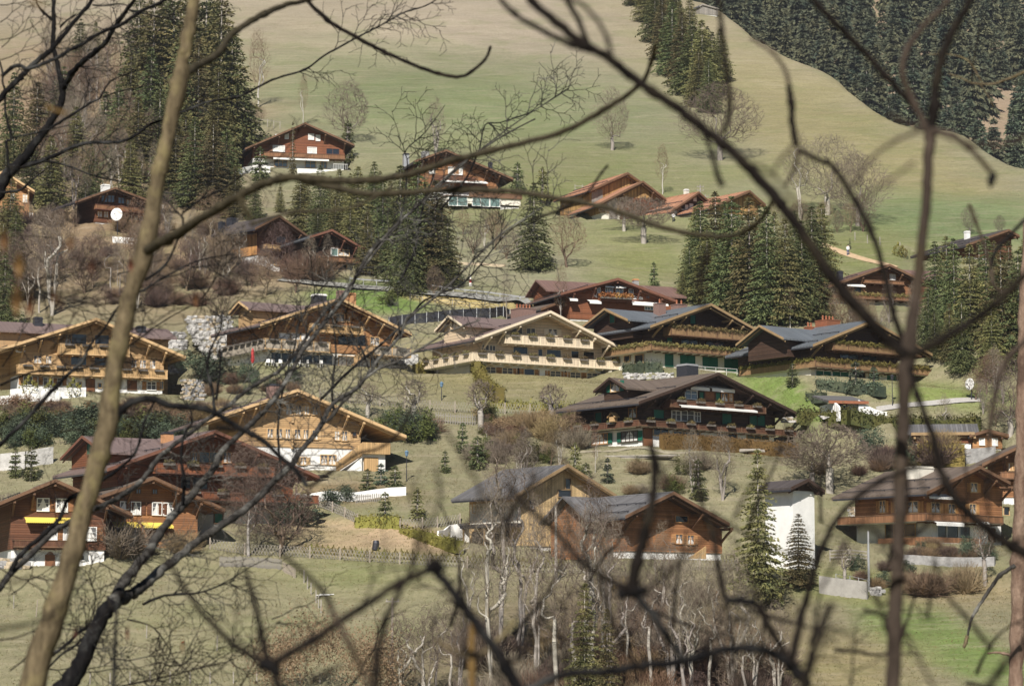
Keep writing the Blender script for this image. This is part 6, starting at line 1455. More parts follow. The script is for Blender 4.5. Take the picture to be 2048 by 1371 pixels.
# -- groups nothing tells apart
def cluster(kinds, pts, label, group, wid=1.0):
    OR = ['', 'second', 'third', 'fourth', 'fifth', 'sixth', 'seventh', 'eighth', 'ninth', 'tenth', 'eleventh', 'twelfth', 'thirteenth']
    n = len(pts); order = sorted(range(n), key=lambda k: pts[k][0])
    for i, (x, y, h_) in enumerate(pts):
        r = order.index(i); lb = label
        if n <= 26: lb = (('leftmost, ' if r == 0 else OR[r] + ' from left, ') if r < (n + 1) // 2 else ('rightmost, ' if r == n - 1 else OR[n - 1 - r] + ' from right, ')) + label
        veg(kinds[i % len(kinds)], x, y, h_, lb, group, wid * rt.uniform(.9, 1.12))
SPK = ['spruce0', 'spruce1', 'spruce2', 'spruce3']
cluster(SPK, [(275, 262, 290), (305, 285, 330), (345, 275, 330), (375, 300, 350), (410, 290, 340), (440, 315, 350), (462, 322, 270), (330, 250, 280), (420, 255, 300), (260, 300, 200), (360, 330, 260), (395, 330, 260), (300, 320, 230), (435, 350, 220), (160, 165, 130), (190, 150, 110)],
        'towering dark spruce in the wood at the top left', 'tall spruces at the top left', 1.1)
cluster(SPK, [(25, 345, 205), (72, 350, 190), (125, 300, 170), (100, 420, 150), (235, 355, 190), (275, 365, 175), (318, 360, 205), (350, 405, 190), (388, 415, 185), (425, 418, 180), (452, 400, 150), (470, 440, 110), (210, 330, 150), (20, 480, 130), (8, 660, 150), (45, 600, 110), (510, 440, 90), (150, 360, 150), (180, 400, 120), (260, 400, 130), (60, 400, 140), (10, 400, 130), (330, 400, 150), (370, 380, 180), (30, 540, 130), (5, 560, 120)],
        'olive spruce among bare trees on the left slope', 'spruces among bare trees on the left slope', 1.2)
cluster(['spruce1', 'spruce0', 'spruce3'], [(600, 470, 125), (640, 478, 150), (678, 475, 140), (715, 500, 170), (748, 470, 150), (660, 440, 90), (700, 425, 80), (765, 540, 190), (735, 550, 130), (610, 430, 80), (742, 410, 70), (560, 425, 60), (830, 440, 90), (875, 450, 90), (780, 470, 110), (815, 470, 120), (850, 480, 110), (700, 530, 130), (670, 500, 110), (635, 500, 90), (760, 430, 90)],
        'spruce in the belt between the topmost and the orange boarded chalets', 'spruce belt below the topmost chalet', 1.25)
cluster(['spruce0', 'spruce2', 'spruce1'], [(800, 562, 235), (835, 570, 250), (870, 572, 215), (895, 575, 140), (815, 590, 180), (850, 560, 200)], 'big spruce in the tight clump above the road, centre left', 'clump of big spruces above the road', 1.15)
cluster(SPK, [(1402, 590, 190), (1432, 585, 205), (1465, 625, 235), (1500, 640, 250), (1535, 650, 240), (1572, 650, 215), (1605, 640, 200), (1392, 560, 150), (1450, 560, 160), (1415, 610, 160), (1480, 560, 150), (1550, 580, 160), (1625, 600, 190), (1645, 575, 170), (1380, 600, 110), (1365, 610, 70), (1590, 560, 140), (1640, 640, 140), (1520, 560, 150)],
        'spruce in the large dark stand behind the grey roofed chalets', 'large spruce stand behind the grey roofed chalets', 1.2)
cluster(SPK, [(1270, 12, 90), (1292, 45, 100), (1310, 85, 120), (1325, 120, 130), (1345, 150, 150), (1365, 175, 155), (1385, 190, 150), (1405, 200, 165), (1425, 190, 130), (1440, 165, 110), (1290, 5, 90), (1320, 30, 110), (1350, 70, 120), (1380, 100, 110), (1335, 15, 90), (1360, 120, 120), (1415, 150, 100), (1398, 215, 120), (1418, 225, 110)],
        'dark spruce in the narrow stand running down the open slope', 'spruce stand running down the open slope', 1.35)
cluster(SPK, [(1872, 665, 185), (1895, 640, 170), (1910, 690, 215), (1942, 700, 215), (1975, 690, 220), (2005, 735, 250), (2040, 740, 240), (1960, 620, 140), (2020, 640, 160), (1990, 600, 120), (1858, 700, 130), (2045, 660, 170), (1925, 745, 150), (1985, 760, 160), (2060, 600, 150), (1900, 725, 120), (1870, 720, 100)],
        'spruce in the dense stand along the right edge', 'spruces along the right edge', 1.15)
g = random.Random(5)
cluster(['tall1', 'tall2', 'vase', 'brown', 'tall0'], [(95 + g.uniform(0, 210), 150 + g.uniform(0, 220), g.uniform(110, 180)) for _ in range(48)] + [(g.uniform(30, 430), g.uniform(330, 420), g.uniform(70, 130)) for _ in range(34)] + [(g.uniform(80, 260), g.uniform(230, 330), g.uniform(120, 170)) for _ in range(14)],
        'bare grey tree in the leafless wood at upper left', 'leafless wood at upper left')
cluster(['tall2', 'vase', 'redb', 'brown'], [(g.uniform(20, 330), g.uniform(520, 640), g.uniform(80, 150)) for _ in range(20)] + [(g.uniform(260, 460), g.uniform(470, 620), g.uniform(60, 120)) for _ in range(20)] + [(78, 625, 210), (104, 630, 230), (60, 600, 150)],
        'thin bare tree on the brown bank below the satellite dish', 'thin bare trees on the brown bank')
cluster(['redb', 'shrubR', 'shrubB', 'redb'], [(g.uniform(380, 640), g.uniform(520, 580), g.uniform(35, 75)) for _ in range(20)] + [(g.uniform(10, 460), g.uniform(430, 620), g.uniform(18, 50)) for _ in range(80)],
        'low brown shrub on the left bank', 'low brown shrubs on the left bank')
cluster(['brown', 'vase'], [(465, 300, 90), (480, 335, 90), (450, 360, 80), (500, 255, 60), (520, 250, 40), (475, 270, 70)], 'rusty bare bush left of the topmost chalet', 'rusty bushes left of the topmost chalet')
cluster(['brown', 'redb', 'vase'], [(925 + i * 22, 470 + (i * 37) % 50, 55 + (i * 13) % 30) for i in range(6)], 'bare tree in the dip below the flat white wing', 'bare trees below the flat white wing')
cluster(['tall0', 'tall1', 'tall0', 'tall2', 'tall0'], [(1000, 1325, 470), (1045, 1318, 430), (985, 1385, 430), (1110, 1420, 420), (1185, 1400, 450), (1230, 1440, 400), (940, 1290, 260), (1070, 1380, 380), (1150, 1420, 400), (1205, 1340, 300)],
        'tall pale stemmed bare tree in the thicket at bottom centre', 'tall bare trees at bottom centre')
cluster(['tall2', 'vase', 'tall1'], [(1300, 1400, 330), (1345, 1385, 300), (1385, 1410, 330), (1420, 1400, 280), (1465, 1395, 300), (1510, 1410, 240), (1290, 1300, 210), (1360, 1290, 190), (1430, 1280, 180), (1255, 1330, 250), (800, 1400, 180), (870, 1390, 190), (900, 1410, 230), (1555, 1400, 200), (1325, 1240, 200), (1180, 1220, 210), (1210, 1200, 200), (1370, 1430, 330), (1490, 1430, 270), (850, 1410, 200), (920, 1400, 240)],
        'thin bare tree in the thicket right of the tall pale stems', 'thin bare trees right of the tall stems')
cluster(['shrubB', 'shrubG', 'shrubR', 'shrubY', 'redb'], [(g.uniform(930, 1560), g.uniform(1300, 1460), g.uniform(50, 100)) for _ in range(80)] + [(g.uniform(1240, 1500), g.uniform(1190, 1300), g.uniform(30, 65)) for _ in range(22)],
        'tangled brown shrub in the thicket along the bottom', 'tangled shrubs along the bottom')
cluster(['spruce1', 'spruce3'], [(1170, 1440, 270), (1215, 1470, 250)], 'dark spruce hidden behind bare stems at bottom centre', 'spruces behind the bare stems', .8)
cluster(['vase', 'tall2', 'brown', 'shrubY'], [(g.uniform(930, 1180), g.uniform(880, 990), g.uniform(45, 90)) for _ in range(15)], 'pale twiggy tree in the belt above the pale timber house', 'twiggy belt above the pale timber house')
cluster(['shrubB', 'shrubY', 'bushG'], [(g.uniform(960, 1165), g.uniform(845, 930), g.uniform(22, 45)) for _ in range(26)] + [(g.uniform(1250, 1460), g.uniform(930, 1010), g.uniform(25, 45)) for _ in range(8)], 'low shrub on the garden slope in the centre', 'low shrubs on the central garden slope')
cluster(['shrubB', 'shrubR', 'shrubG', 'bushN'], [(g.uniform(1640, 1830), g.uniform(905, 950), g.uniform(25, 55)) for _ in range(12)] + [(g.uniform(1690, 1990), g.uniform(1140, 1180), g.uniform(18, 36)) for _ in range(14)] + [(g.uniform(1830, 1990), g.uniform(1095, 1125), g.uniform(22, 40)) for _ in range(20)],
        'brown shrub around the lower right chalet', 'brown shrubs around the lower right chalet')
cluster(['vase', 'birch', 'brown'], [(g.uniform(1690, 1860), g.uniform(640, 700), g.uniform(50, 110)) for _ in range(16)], 'thin bare tree between the forest edge chalet and the grey roofs', 'thin trees below the forest edge chalet')
cluster(['brown', 'vase'], [(g.uniform(1960, 2050), g.uniform(760, 860), g.uniform(60, 110)) for _ in range(8)], 'twiggy tree by the right edge above the stable', 'twiggy trees by the right edge')
cluster(['redb', 'vase', 'tall2'], [(455, 560, 110), (400, 540, 100), (480, 545, 120), (560, 545, 105), (620, 555, 90), (655, 545, 80), (525, 560, 70), (590, 560, 60)], 'thin leafless tree in front of the orange boarded chalet', 'thin trees before the orange boarded chalet')
cluster(['bushN', 'shrubB'], [(g.uniform(400, 620), g.uniform(755, 800), g.uniform(18, 35)) for _ in range(16)] + [(g.uniform(640, 860), g.uniform(860, 900), g.uniform(25, 50)) for _ in range(12)], 'low bush between the parasol chalet and the honey chalet roof', 'low bushes between the chalets')
cluster(['bushN', 'bushG'], [(800, 880, 60), (830, 885, 55), (860, 880, 45), (780, 870, 50)], 'dark juniper bush right of the honey chalet with the outside stair', 'dark junipers right of the stair chalet')
cluster(['brown', 'redb'], [(1550 + i * 25, 440 + (i * 29) % 30, 40 + (i * 17) % 40) for i in range(8)], 'low bare bush at the edge of the upper right meadow', 'low bushes at the meadow edge')

cluster(['bushN', 'bushG', 'bushN'], [(g.uniform(0, 330), g.uniform(862, 895), g.uniform(32, 58)) for _ in range(46)], 'dark rounded evergreen shrub in the band above the block wall', 'dark evergreen shrubs above the block wall', 1.3)
cluster(['shrubG', 'bushO', 'shrubB', 'shrubR'], [(g.uniform(20, 460), g.uniform(815, 850), g.uniform(18, 34)) for _ in range(64)], 'ochre or rusty shrub in the border below the honey chalet', 'ochre shrubs below the honey chalet', 1.15)
cluster(['bushO', 'shrubG', 'shrubB', 'bushG'], [(g.uniform(960, 1160), g.uniform(835, 875), g.uniform(16, 30)) for _ in range(34)], 'olive or brown undergrowth shrub below the silvery lattice fence', 'undergrowth below the silvery lattice fence', 1.3)
# -- the wood beyond the ridge: near ones single, the far mass as one
gn = np.random.RandomState(9); pts = []
def ridge_d(px): return np.interp(px, RPX, RD)
for i in range(4000):
    px = gn.uniform(1180, 2120); D = gn.uniform(820, 1180); u = (px - 1024) / FPX; x = u * D; z = gz(x, D); pp = proj(x, D, z)
    if pp[1] < -140: continue
    # rocky clearings at the far right
    cl = (1850 < pp[0] < 2100 and -20 < pp[1] < 330 and hash_noise(np.array(x), np.array(D), 9.0, 4) > (-.55 if pp[0] > 1930 else .35))
    if cl and gn.rand() < .85: continue
    if all((x - a) ** 2 + (D - b) ** 2 > 58 for a, b, _, _ in pts[-900:]): pts.append((x, D, z, pp[1]))
pts.sort(key=lambda q: q[1])
single = pts[:190]; mass = pts[190:]
for i, (x, D, z, _) in enumerate(single):
    veg('far%d' % (i % 3), 0, 0, gn.uniform(15, 26), 'dark spruce at the near edge of the mountain wood beyond the ridge', 'nearest spruces of the mountain wood', .95, Vector((x, D, z - .3)))
# more single ones along the crest of the ridge
VV = []
lo = []
for i in range(3):
    me = PR['far%d' % i][0][0]; a = np.empty(len(me.vertices) * 3, np.float32); me.vertices.foreach_get('co', a); a = a.reshape(-1, 3, 3)
    sel = gn.rand(len(a)) < .8; lo.append(a[sel] + (a[sel] - a[sel].mean(1, keepdims=True)) * [.05, .05, .35])
for i, (x, D, z, _) in enumerate(mass):
    t = lo[i % 3]; s = gn.uniform(.75, 1.35); an = gn.rand() * 6.28; R_ = np.array([[math.cos(an), -math.sin(an), 0], [math.sin(an), math.cos(an), 0], [0, 0, 1]])
    VV.append(((t.reshape(-1, 3) @ R_.T) * s + [x, D, z - .3]).reshape(-1, 3, 3))
if VV:
    V = np.concatenate(VV).reshape(-1, 3); o = add('mountain_wood', tri_mesh('mountain_wood', V, np.arange(len(V)).reshape(-1, 3), 'needles_far')); tag(o, 'far mass of spruces covering the mountainside at the upper right', 'wood', None, 'stuff')
print('far trees', len(pts), 'mass tris', sum(len(v) for v in VV))

# -- grass: tussocks on the lawns and meadow
def grass(n, box, seed, hmin, hmax, name='grass_tussocks'):
    g = np.random.RandomState(seed); px = g.uniform(box[0], box[1], n); D = g.uniform(box[2], box[3], n); x = (px - 1024) / FPX * D; z = G(x, D)
    h_ = g.uniform(hmin, hmax, n)[:, None]; a = g.rand(n) * 6.28; s = np.stack([np.cos(a), np.sin(a), np.zeros(n)], 1) * .045
    P = np.stack([x, D, z - .03], 1); tip = P + np.concatenate([g.normal(size=(n, 2)) * .06, h_], 1)
    V = np.stack([P - s, P + s, tip], 1).reshape(-1, 3); o = add(name, tri_mesh(name, V, np.arange(3 * n).reshape(-1, 3), 'grass_blades')); tag(o, 'short dry grass over the lower meadow and lawns', 'grass', None, 'stuff')
grass(170000, (-60, 2110, 250, 372), 3, .04, .15)

# ------------------------------------------------------------------ branches close to the camera
def bark(name, c, c2, c3, sc=40.0, bm=.004):
    m, n, b = _nt(name, .95, 0, .03); tc = ND(n, 'ShaderNodeTexCoord').outputs['Object']
    f = ramp(n, noise(n, scaled(n, tc, 1, 1, .35), sc, 6, .7), .35, .65); l = ramp(n, noise(n, tc, sc * .28, 4, .6), .52, .66)
    n.links.new(mixc(n, math_n(n, 'MULTIPLY', l, .8), mixc(n, f, c, c2), c3), b.inputs['Base Color']); bump(n, b, f, bm); return m
bark('bark_tan', (.07, .055, .035), (.21, .165, .10), (.24, .20, .10), 34, .012); bark('bark_black', (.006, .006, .007), (.018, .017, .017), (.06, .06, .058), 22)
bark('bark_lichen', (.02, .018, .017), (.08, .075, .068), (.20, .195, .175), 16); bark('bark_taupe', (.035, .027, .022), (.085, .065, .052), (.055, .042, .026), 40)
bark('bark_shade', (.008, .007, .0065), (.022, .018, .016), (.034, .028, .02), 40); bark('bark_pine', (.15, .095, .07), (.30, .215, .16), (.075, .05, .04), 9, .03)  # shade over the near branches is put into their dark bark colours
bark('bark_olive', (.03, .026, .018), (.075, .063, .042), (.06, .05, .03), 40); bark('bark_ochre', (.13, .08, .03), (.18, .115, .045), (.11, .08, .035), 30)
def spline(P, k=5):
    out = []; n = len(P)
    for i in range(n - 1):
        a, b, c, d = P[max(i - 1, 0)], P[i], P[i + 1], P[min(i + 2, n - 1)]
        for j in range(k):
            t = j / k; out.append(tuple(.5 * ((2 * b[q]) + (-a[q] + c[q]) * t + (2 * a[q] - 5 * b[q] + 4 * c[q] - d[q]) * t * t + (-a[q] + 3 * b[q] - 3 * c[q] + d[q]) * t ** 3) for q in range(len(b))))
    out.append(tuple(P[-1])); return out
gb = random.Random(31)
class FG:
    def __init__(s, name, label, root, cat='tree'):
        s.o = root; s.root = empty(name, root); tag(s.root, label, cat); s.n = 0
    def limb(s, pts, w0, w1, d, mat, name='branch', d2=None, nodes=(), sides=9, knob=.12, twigs=0, tlen=(50, 110), tw=2.2, side=0, jit=.0):
        """pts in photograph pixels; w: width in pixels; d: metres from the camera (d2 at the far end)"""
        d2 = d if d2 is None else d2; n = len(pts)
        Q = [(p[0], p[1], d + (d2 - d) * i / (n - 1), (p[2] if len(p) > 2 else w0 + (w1 - w0) * i / (n - 1))) for i, p in enumerate(pts)]
        S = spline(Q, 6 if sides > 6 else 4); P = []; Rr = []
        for i, (x, y, dd, w) in enumerate(S):
            jx = min(w * .1, 2.2) * (1 if 0 < i < len(S) - 1 else 0); P.append(at(x + gb.uniform(-jx, jx), y + gb.uniform(-jx, jx), dd + gb.uniform(-1, 1) * jit) - s.o); Rr.append(max(w, .8) * (1.1 if d < 6 and name == 'branch' else 1.0) / 2 / FPX * dd * (1 + gb.uniform(-knob, knob) * .9 + (knob * 2.6 if i % 13 == 6 else 0)))
        mb = MB(); mb.tube(P, Rr, sides); o = mb.build(name, mat, s.root, True)
        for i in range(twigs):
            t = gb.uniform(.1, 1.0); k_ = int(t * (len(S) - 1)); a = S[k_]; b = S[min(k_ + 1, len(S) - 1)]; c = S[max(k_ - 1, 0)]
            ang = math.atan2(b[1] - c[1], b[0] - c[0]); sg = side or (1 if gb.random() < .5 else -1)
            s.twig(a[0], a[1], a[2], ang + sg * gb.uniform(.35, 1.1), gb.uniform(*tlen), tw, mat, 0)
        return o
    def twig(s, x, y, d, ang, L, w, mat, lv, mb=None):
        top = mb is None; mb = mb or MB()
        pts = [(x, y, w)]; n = 5; st = L / n; xx, yy, a = x, y, ang; kink = 1
        kids = []
        for i in range(n):
            a += kink * gb.uniform(.1, .38); kink = -kink; xx += math.cos(a) * st; yy += math.sin(a) * st; pts.append((xx, yy, w * (1 - .6 * (i + 1) / n)))
            if lv < 2 and gb.random() < (.75 if lv == 0 else .5): kids.append((xx, yy, a - kink * gb.uniform(.4, .9), L * gb.uniform(.3, .6)))
        P = [at(p[0], p[1], d) - s.o for p in pts]; mb.tube(P, [max(p[2], .9) / 2 / FPX * d for p in pts], 4)
        bx, by = pts[-1][:2]; mb.tube([P[-1], P[-1] + (P[-1] - P[-2]) * .25], [w * .5 / FPX * d, .1 / FPX * d], 4)
        for k_ in kids: s.twig(k_[0], k_[1], d, k_[2], k_[3], w * .7, mat, lv + 1, mb)
        if top: mb.build('twig', mat, s.root, True)

def gnd(x, y): return Vector((x, y, gz(x, y)))
# left pale sapling
f = FG('sapling_tree', 'blurred pale tan sapling crossing the whole left side of the picture', at(60, 1371, 9) * 1.0)
f.limb([(20, 2500, 64), (35, 1700, 60), (60, 1390, 55), (105, 1240, 47), (150, 1090, 41), (190, 940, 38), (214, 850, 41), (229, 740, 36), (247, 650, 37), (262, 590, 34), (292, 490, 38), (310, 390, 31), (322, 330, 32), (335, 270, 29), (358, 168, 35), (366, 120, 27), (374, 80, 26), (388, 0, 24), (398, -90, 22)], 0, 0, 9, 'bark_tan', 'trunk', knob=.06, sides=14)
f.limb([(362, 155), (385, 138), (415, 122), (442, 100), (460, 72), (510, 38), (565, 12), (615, 0), (670, -20)], 18, 9, 9, 'bark_olive', d2=11)
f.limb([(296, 500), (335, 478), (380, 450), (430, 420), (490, 385), (545, 362), (600, 355), (700, 362), (800, 352), (900, 322), (1020, 292), (1130, 262), (1220, 212), (1283, 166), (1302, 125), (1312, 85)], 22, 8, 8.6, 'bark_olive', d2=7)
f.limb([(600, 358), (680, 378), (760, 388), (900, 380), (1020, 383), (1130, 399), (1217, 417), (1327, 455), (1400, 470), (1471, 471), (1520, 440), (1545, 400)], 14, 9, 8.2, 'bark_olive', d2=6.5)
f.limb([(615, 2), (655, 40), (710, 73), (760, 100), (800, 118), (860, 142), (905, 153), (930, 151), (955, 134), (973, 114), (981, 92)], 9, 6, 12, 'bark_shade')
f.limb([(500, 450), (580, 425), (680, 420), (740, 400), (790, 370)], 9, 5, 6.5, 'bark_olive')
f.limb([(478, 395), (492, 420), (505, 440)], 14, 9, 4.5, 'bark_olive')
# arching dark shoot
f.limb([(228, 842), (245, 818), (268, 802), (302, 796), (344, 811), (399, 815), (435, 828), (483, 857), (526, 880), (563, 915), (592, 940), (614, 972)], 17, 9, 9, 'bark_black')
f.limb([(430, 850), (480, 860), (380, 852), (330, 830)], 8, 4, 6, 'bark_shade'); f.limb([(616, 974), (660, 945), (714, 908), (760, 895), (800, 862), (830, 800)], 8, 5, 7, 'bark_shade')
f.limb([(600, 930), (590, 890), (600, 850)], 6, 3, 7, 'bark_shade')

# big dark tree at the left edge, upper part
f = FG('dark_branched_tree', 'dark crooked branches reaching up from the left edge into the top left corner', at(-40, 460, 20))
T_ = dict(sides=8, knob=.1)
f.limb([(-120, 2200, 40), (-90, 900, 34), (-40, 480, 30), (-8, 395, 26), (15, 350, 24), (48, 314, 20), (84, 268, 16), (110, 230, 15), (122, 204, 14), (125, 179, 13), (120, 150, 11), (111, 112, 10), (105, 89, 10), (108, 46, 9), (107, 0, 8), (110, -50, 7)], 0, 0, 20, 'bark_black', 'trunk', **T_)
f.limb([(126, 180), (143, 148), (163, 125), (189, 105), (212, 84), (230, 54), (255, 18), (271, -5), (290, -40)], 13, 7, 20, 'bark_black', d2=19, twigs=8, **T_)
f.limb([(-20, 215), (0, 197), (15, 179), (38, 158), (56, 138), (77, 120), (100, 102), (112, 87), (128, 69), (153, 38), (179, 8), (195, -20)], 14, 8, 18, 'bark_black', twigs=9, **T_)
f.limb([(3, 153), (23, 136), (38, 131), (56, 138), (79, 130), (115, 115), (143, 98), (168, 87), (194, 69), (222, 57), (245, 48), (281, 23), (327, 2), (365, -30)], 8, 7, 17, 'bark_black', twigs=14, tlen=(40, 90), **T_)
f.limb([(-5, 110), (5, 145), (5, 163), (10, 184), (10, 220), (15, 243), (23, 276), (13, 283), (15, 306), (18, 352)], 4, 6, 18, 'bark_black', **T_)
f.limb([(100, 256), (143, 230), (184, 204), (199, 197), (217, 167), (240, 153), (281, 140), (301, 133)], 6, 2, 19, 'bark_black', twigs=6, tlen=(40, 90), **T_)
f.limb([(205, 195), (240, 182), (280, 175), (330, 168)], 3, 1.5, 19, 'bark_black', twigs=3, tlen=(30, 60), sides=6)
f.limb([(40, 335), (84, 322), (120, 306), (145, 294), (176, 286), (204, 285), (243, 283), (270, 271), (299, 250), (332, 237), (375, 220), (420, 203), (480, 192), (544, 160), (608, 140), (649, 111), (713, 76), (763, 50), (806, 26), (850, 12), (880, -5)], 8, 2.5, 20, 'bark_black', twigs=35, tlen=(35, 90), tw=2, sides=7)
f.limb([(25, 275), (60, 268), (100, 258), (140, 250)], 4, 2, 18, 'bark_black', sides=6); f.limb([(46, 330), (80, 322), (130, 330), (190, 352), (250, 365), (330, 385), (400, 390)], 5, 2, 20, 'bark_black', twigs=9, sides=6)
f.limb([(105, 40), (85, 22), (76, 12), (72, -5)], 6, 3, 18, 'bark_black', sides=6); f.limb([(120, 55), (135, 40), (155, 28)], 5, 2, 18, 'bark_black', sides=6)
f.limb([(0, 385), (40, 380), (60, 362), (90, 340)], 6, 3, 19, 'bark_black', sides=6, twigs=3)
f.limb([(185, 10), (205, 12), (240, 8), (262, 14)], 4, 2, 18, 'bark_black', sides=6); f.limb([(258, 20), (300, 30), (340, 38), (400, 38), (470, 28)], 3.5, 1.5, 19, 'bark_black', sides=6, twigs=8, tlen=(30, 60))
for (x, y, a, L_) in ((2, 120, -.6, 110), (3, 95, -.9, 80), (0, 80, -.4, 120), (0, 45, -.7, 80), (0, 10, -.1, 60), (0, 200, -.5, 90), (60, 40, .9, 60), (80, 20, .6, 50), (0, 330, -.2, 100)): f.twig(x, y, 17, a, L_, 2.2, 'bark_shade', 0)
f.limb([(60, 0), (75, 8), (95, 15)], 9, 3, 3.2, 'bark_ochre', sides=6)
f.limb([(92, 212), (110, 220), (135, 228)], 8, 5, 4.5, 'bark_ochre', sides=6)

# lower left tree
f = FG('dark_forked_tree', 'dark forked tree with pale lichen rising from the bottom left across the meadow', at(110, 1420, 16))
f.limb([(60, 2200, 52), (85, 1560, 46), (112, 1400, 42), (140, 1365, 38), (168, 1310, 34), (200, 1240, 31), (228, 1200, 29)], 0, 0, 16, 'bark_black', 'trunk', sides=12, knob=.06)
f.limb([(224, 1205, 26), (250, 1160, 21), (290, 1112, 20), (309, 1082, 18), (338, 1040, 17), (364, 1012, 17), (395, 975, 15), (428, 935, 14), (445, 900, 12), (483, 865, 11), (512, 838, 11), (535, 815, 10), (557, 785, 10), (584, 742, 9), (605, 701, 9), (635, 663, 8), (661, 630, 8), (692, 590, 8), (733, 515, 7), (769, 474, 6), (810, 434, 5), (853, 398, 4), (900, 352, 3.5), (960, 300, 3), (1040, 240, 2.4), (1110, 195, 2), (1138, 178, 1.4)], 0, 0, 16, 'bark_lichen', d2=22, twigs=48, tlen=(40, 110), tw=2.4, sides=9, knob=.08)
f.limb([(222, 1212, 26), (250, 1195, 24), (275, 1180, 22), (310, 1150, 20), (354, 1115, 17), (403, 1075, 16), (467, 1035, 15), (516, 995, 14), (548, 962, 13), (583, 930, 12), (598, 905, 11), (627, 872, 10), (645, 845, 10), (662, 812, 9), (680, 797, 9), (714, 776, 8), (737, 747, 7), (762, 712, 7), (797, 675, 6), (816, 637, 6), (860, 602, 5), (900, 568, 5), (945, 522, 4), (1000, 470, 3.4), (1060, 430, 2.6), (1115, 395, 2)], 0, 0, 16, 'bark_lichen', d2=21, twigs=48, tlen=(40, 120), tw=2.4, sides=9, knob=.08)
f.limb([(600, 905), (640, 852), (660, 836), (690, 800), (745, 745), (800, 720), (852, 690), (900, 662), (960, 640)], 8, 3, 19, 'bark_lichen', twigs=12, sides=7)
f.limb([(560, 925), (556, 860), (562, 800), (575, 742), (590, 690), (600, 640), (640, 580), (680, 540)], 5, 2, 21, 'bark_black', twigs=12, sides=6)
f.limb([(670, 830), (664, 790), (668, 740), (672, 700), (665, 640), (655, 600)], 6, 3, 20, 'bark_black', twigs=8, sides=6)
f.limb([(740, 745), (725, 700), (700, 660), (690, 620)], 4, 2, 20, 'bark_black', twigs=6, sides=6)
f.limb([(-30, 1195), (0, 1175), (19, 1148), (64, 1106), (106, 1064), (139, 1043), (184, 1020), (226, 1001), (267, 975), (290, 953), (316, 917), (354, 885), (387, 859), (429, 828), (456, 812), (490, 783), (526, 760), (557, 742), (591, 705), (614, 672), (633, 645), (657, 616), (682, 593), (708, 560), (750, 505), (800, 445), (860, 385), (920, 330), (1000, 275), (1070, 238)], 13, 3, 15, 'bark_lichen', d2=22, twigs=38, tlen=(40, 100), tw=2.2, sides=9, knob=.08)
f.limb([(-30, 1215), (10, 1160), (40, 1110), (85, 1070), (120, 1035), (135, 1000), (160, 985), (200, 962), (240, 935), (270, 905), (282, 870), (290, 840), (310, 800)], 11, 4, 15.5, 'bark_black', twigs=9, sides=8)
f.limb([(430, 830), (425, 780), (415, 740), (420, 700), (440, 660), (445, 620)], 7, 3, 17, 'bark_black', twigs=11, sides=6); f.limb([(432, 800), (440, 740), (440, 690)], 6, 3, 17, 'bark_black', sides=6)
f.limb([(365, 1010), (368, 960), (362, 915), (368, 870), (385, 840), (372, 800)], 8, 3, 16, 'bark_black', twigs=4, sides=7)
f.limb([(60, 1350), (90, 1320), (130, 1290), (160, 1262), (200, 1240)], 6, 7, 16.5, 'bark_black', twigs=12, sides=6); f.limb([(75, 1360), (120, 1310), (150, 1290), (190, 1250)], 4, 5, 16.5, 'bark_black', twigs=9, sides=6)
f.limb([(285, 1208), (330, 1190), (395, 1185), (440, 1170), (470, 1160)], 6, 2, 16, 'bark_black', twigs=14, tlen=(40, 90), sides=6)
f.limb([(255, 1238), (300, 1250), (325, 1275), (345, 1310), (350, 1330)], 3.5, 1.5, 16, 'bark_shade', twigs=8, tlen=(30, 60), sides=5)
f.limb([(262, 1170), (280, 1130), (275, 1090), (283, 1060)], 3, 1.5, 16, 'bark_shade', twigs=6, tlen=(30, 60), sides=5)
f.limb([(185, 1250), (190, 1190), (178, 1150), (188, 1120)], 3, 1.5, 16, 'bark_shade', twigs=8, tlen=(30, 70), sides=5)
f.limb([(150, 1400), (250, 1370), (320, 1355), (400, 1335), (460, 1320), (500, 1300)], 4, 1.5, 16, 'bark_shade', twigs=19, tlen=(40, 90), sides=5)
f.limb([(300, 1385), (330, 1330), (345, 1290)], 3, 1.3, 16, 'bark_shade', twigs=9, tlen=(40, 80), sides=5)
f.limb([(224, 1440), (228, 1330), (232, 1240), (235, 1195)], 9, 6, 7, 'bark_black', sides=7)
# low branch group reaching across the boulders (left middle)
f.limb([(-30, 910), (0, 888), (60, 830), (105, 780), (140, 745), (165, 722), (180, 690), (210, 655), (240, 610), (290, 578), (345, 545), (400, 520), (470, 508)], 9, 2.5, 15, 'bark_black', twigs=14, tlen=(40, 90), sides=7)
f.limb([(0, 770), (60, 745), (110, 740), (170, 735), (220, 715), (260, 690), (330, 640), (400, 600), (430, 560)], 5, 2, 16, 'bark_shade', twigs=11, sides=6)
f.limb([(290, 560), (330, 530), (355, 480), (366, 440), (350, 420), (325, 390)], 6, 3, 13, 'bark_black', twigs=6, sides=7)
f.limb([(366, 425), (400, 400), (450, 375), (500, 340), (560, 320)], 5, 2, 13, 'bark_black', twigs=9, sides=6)

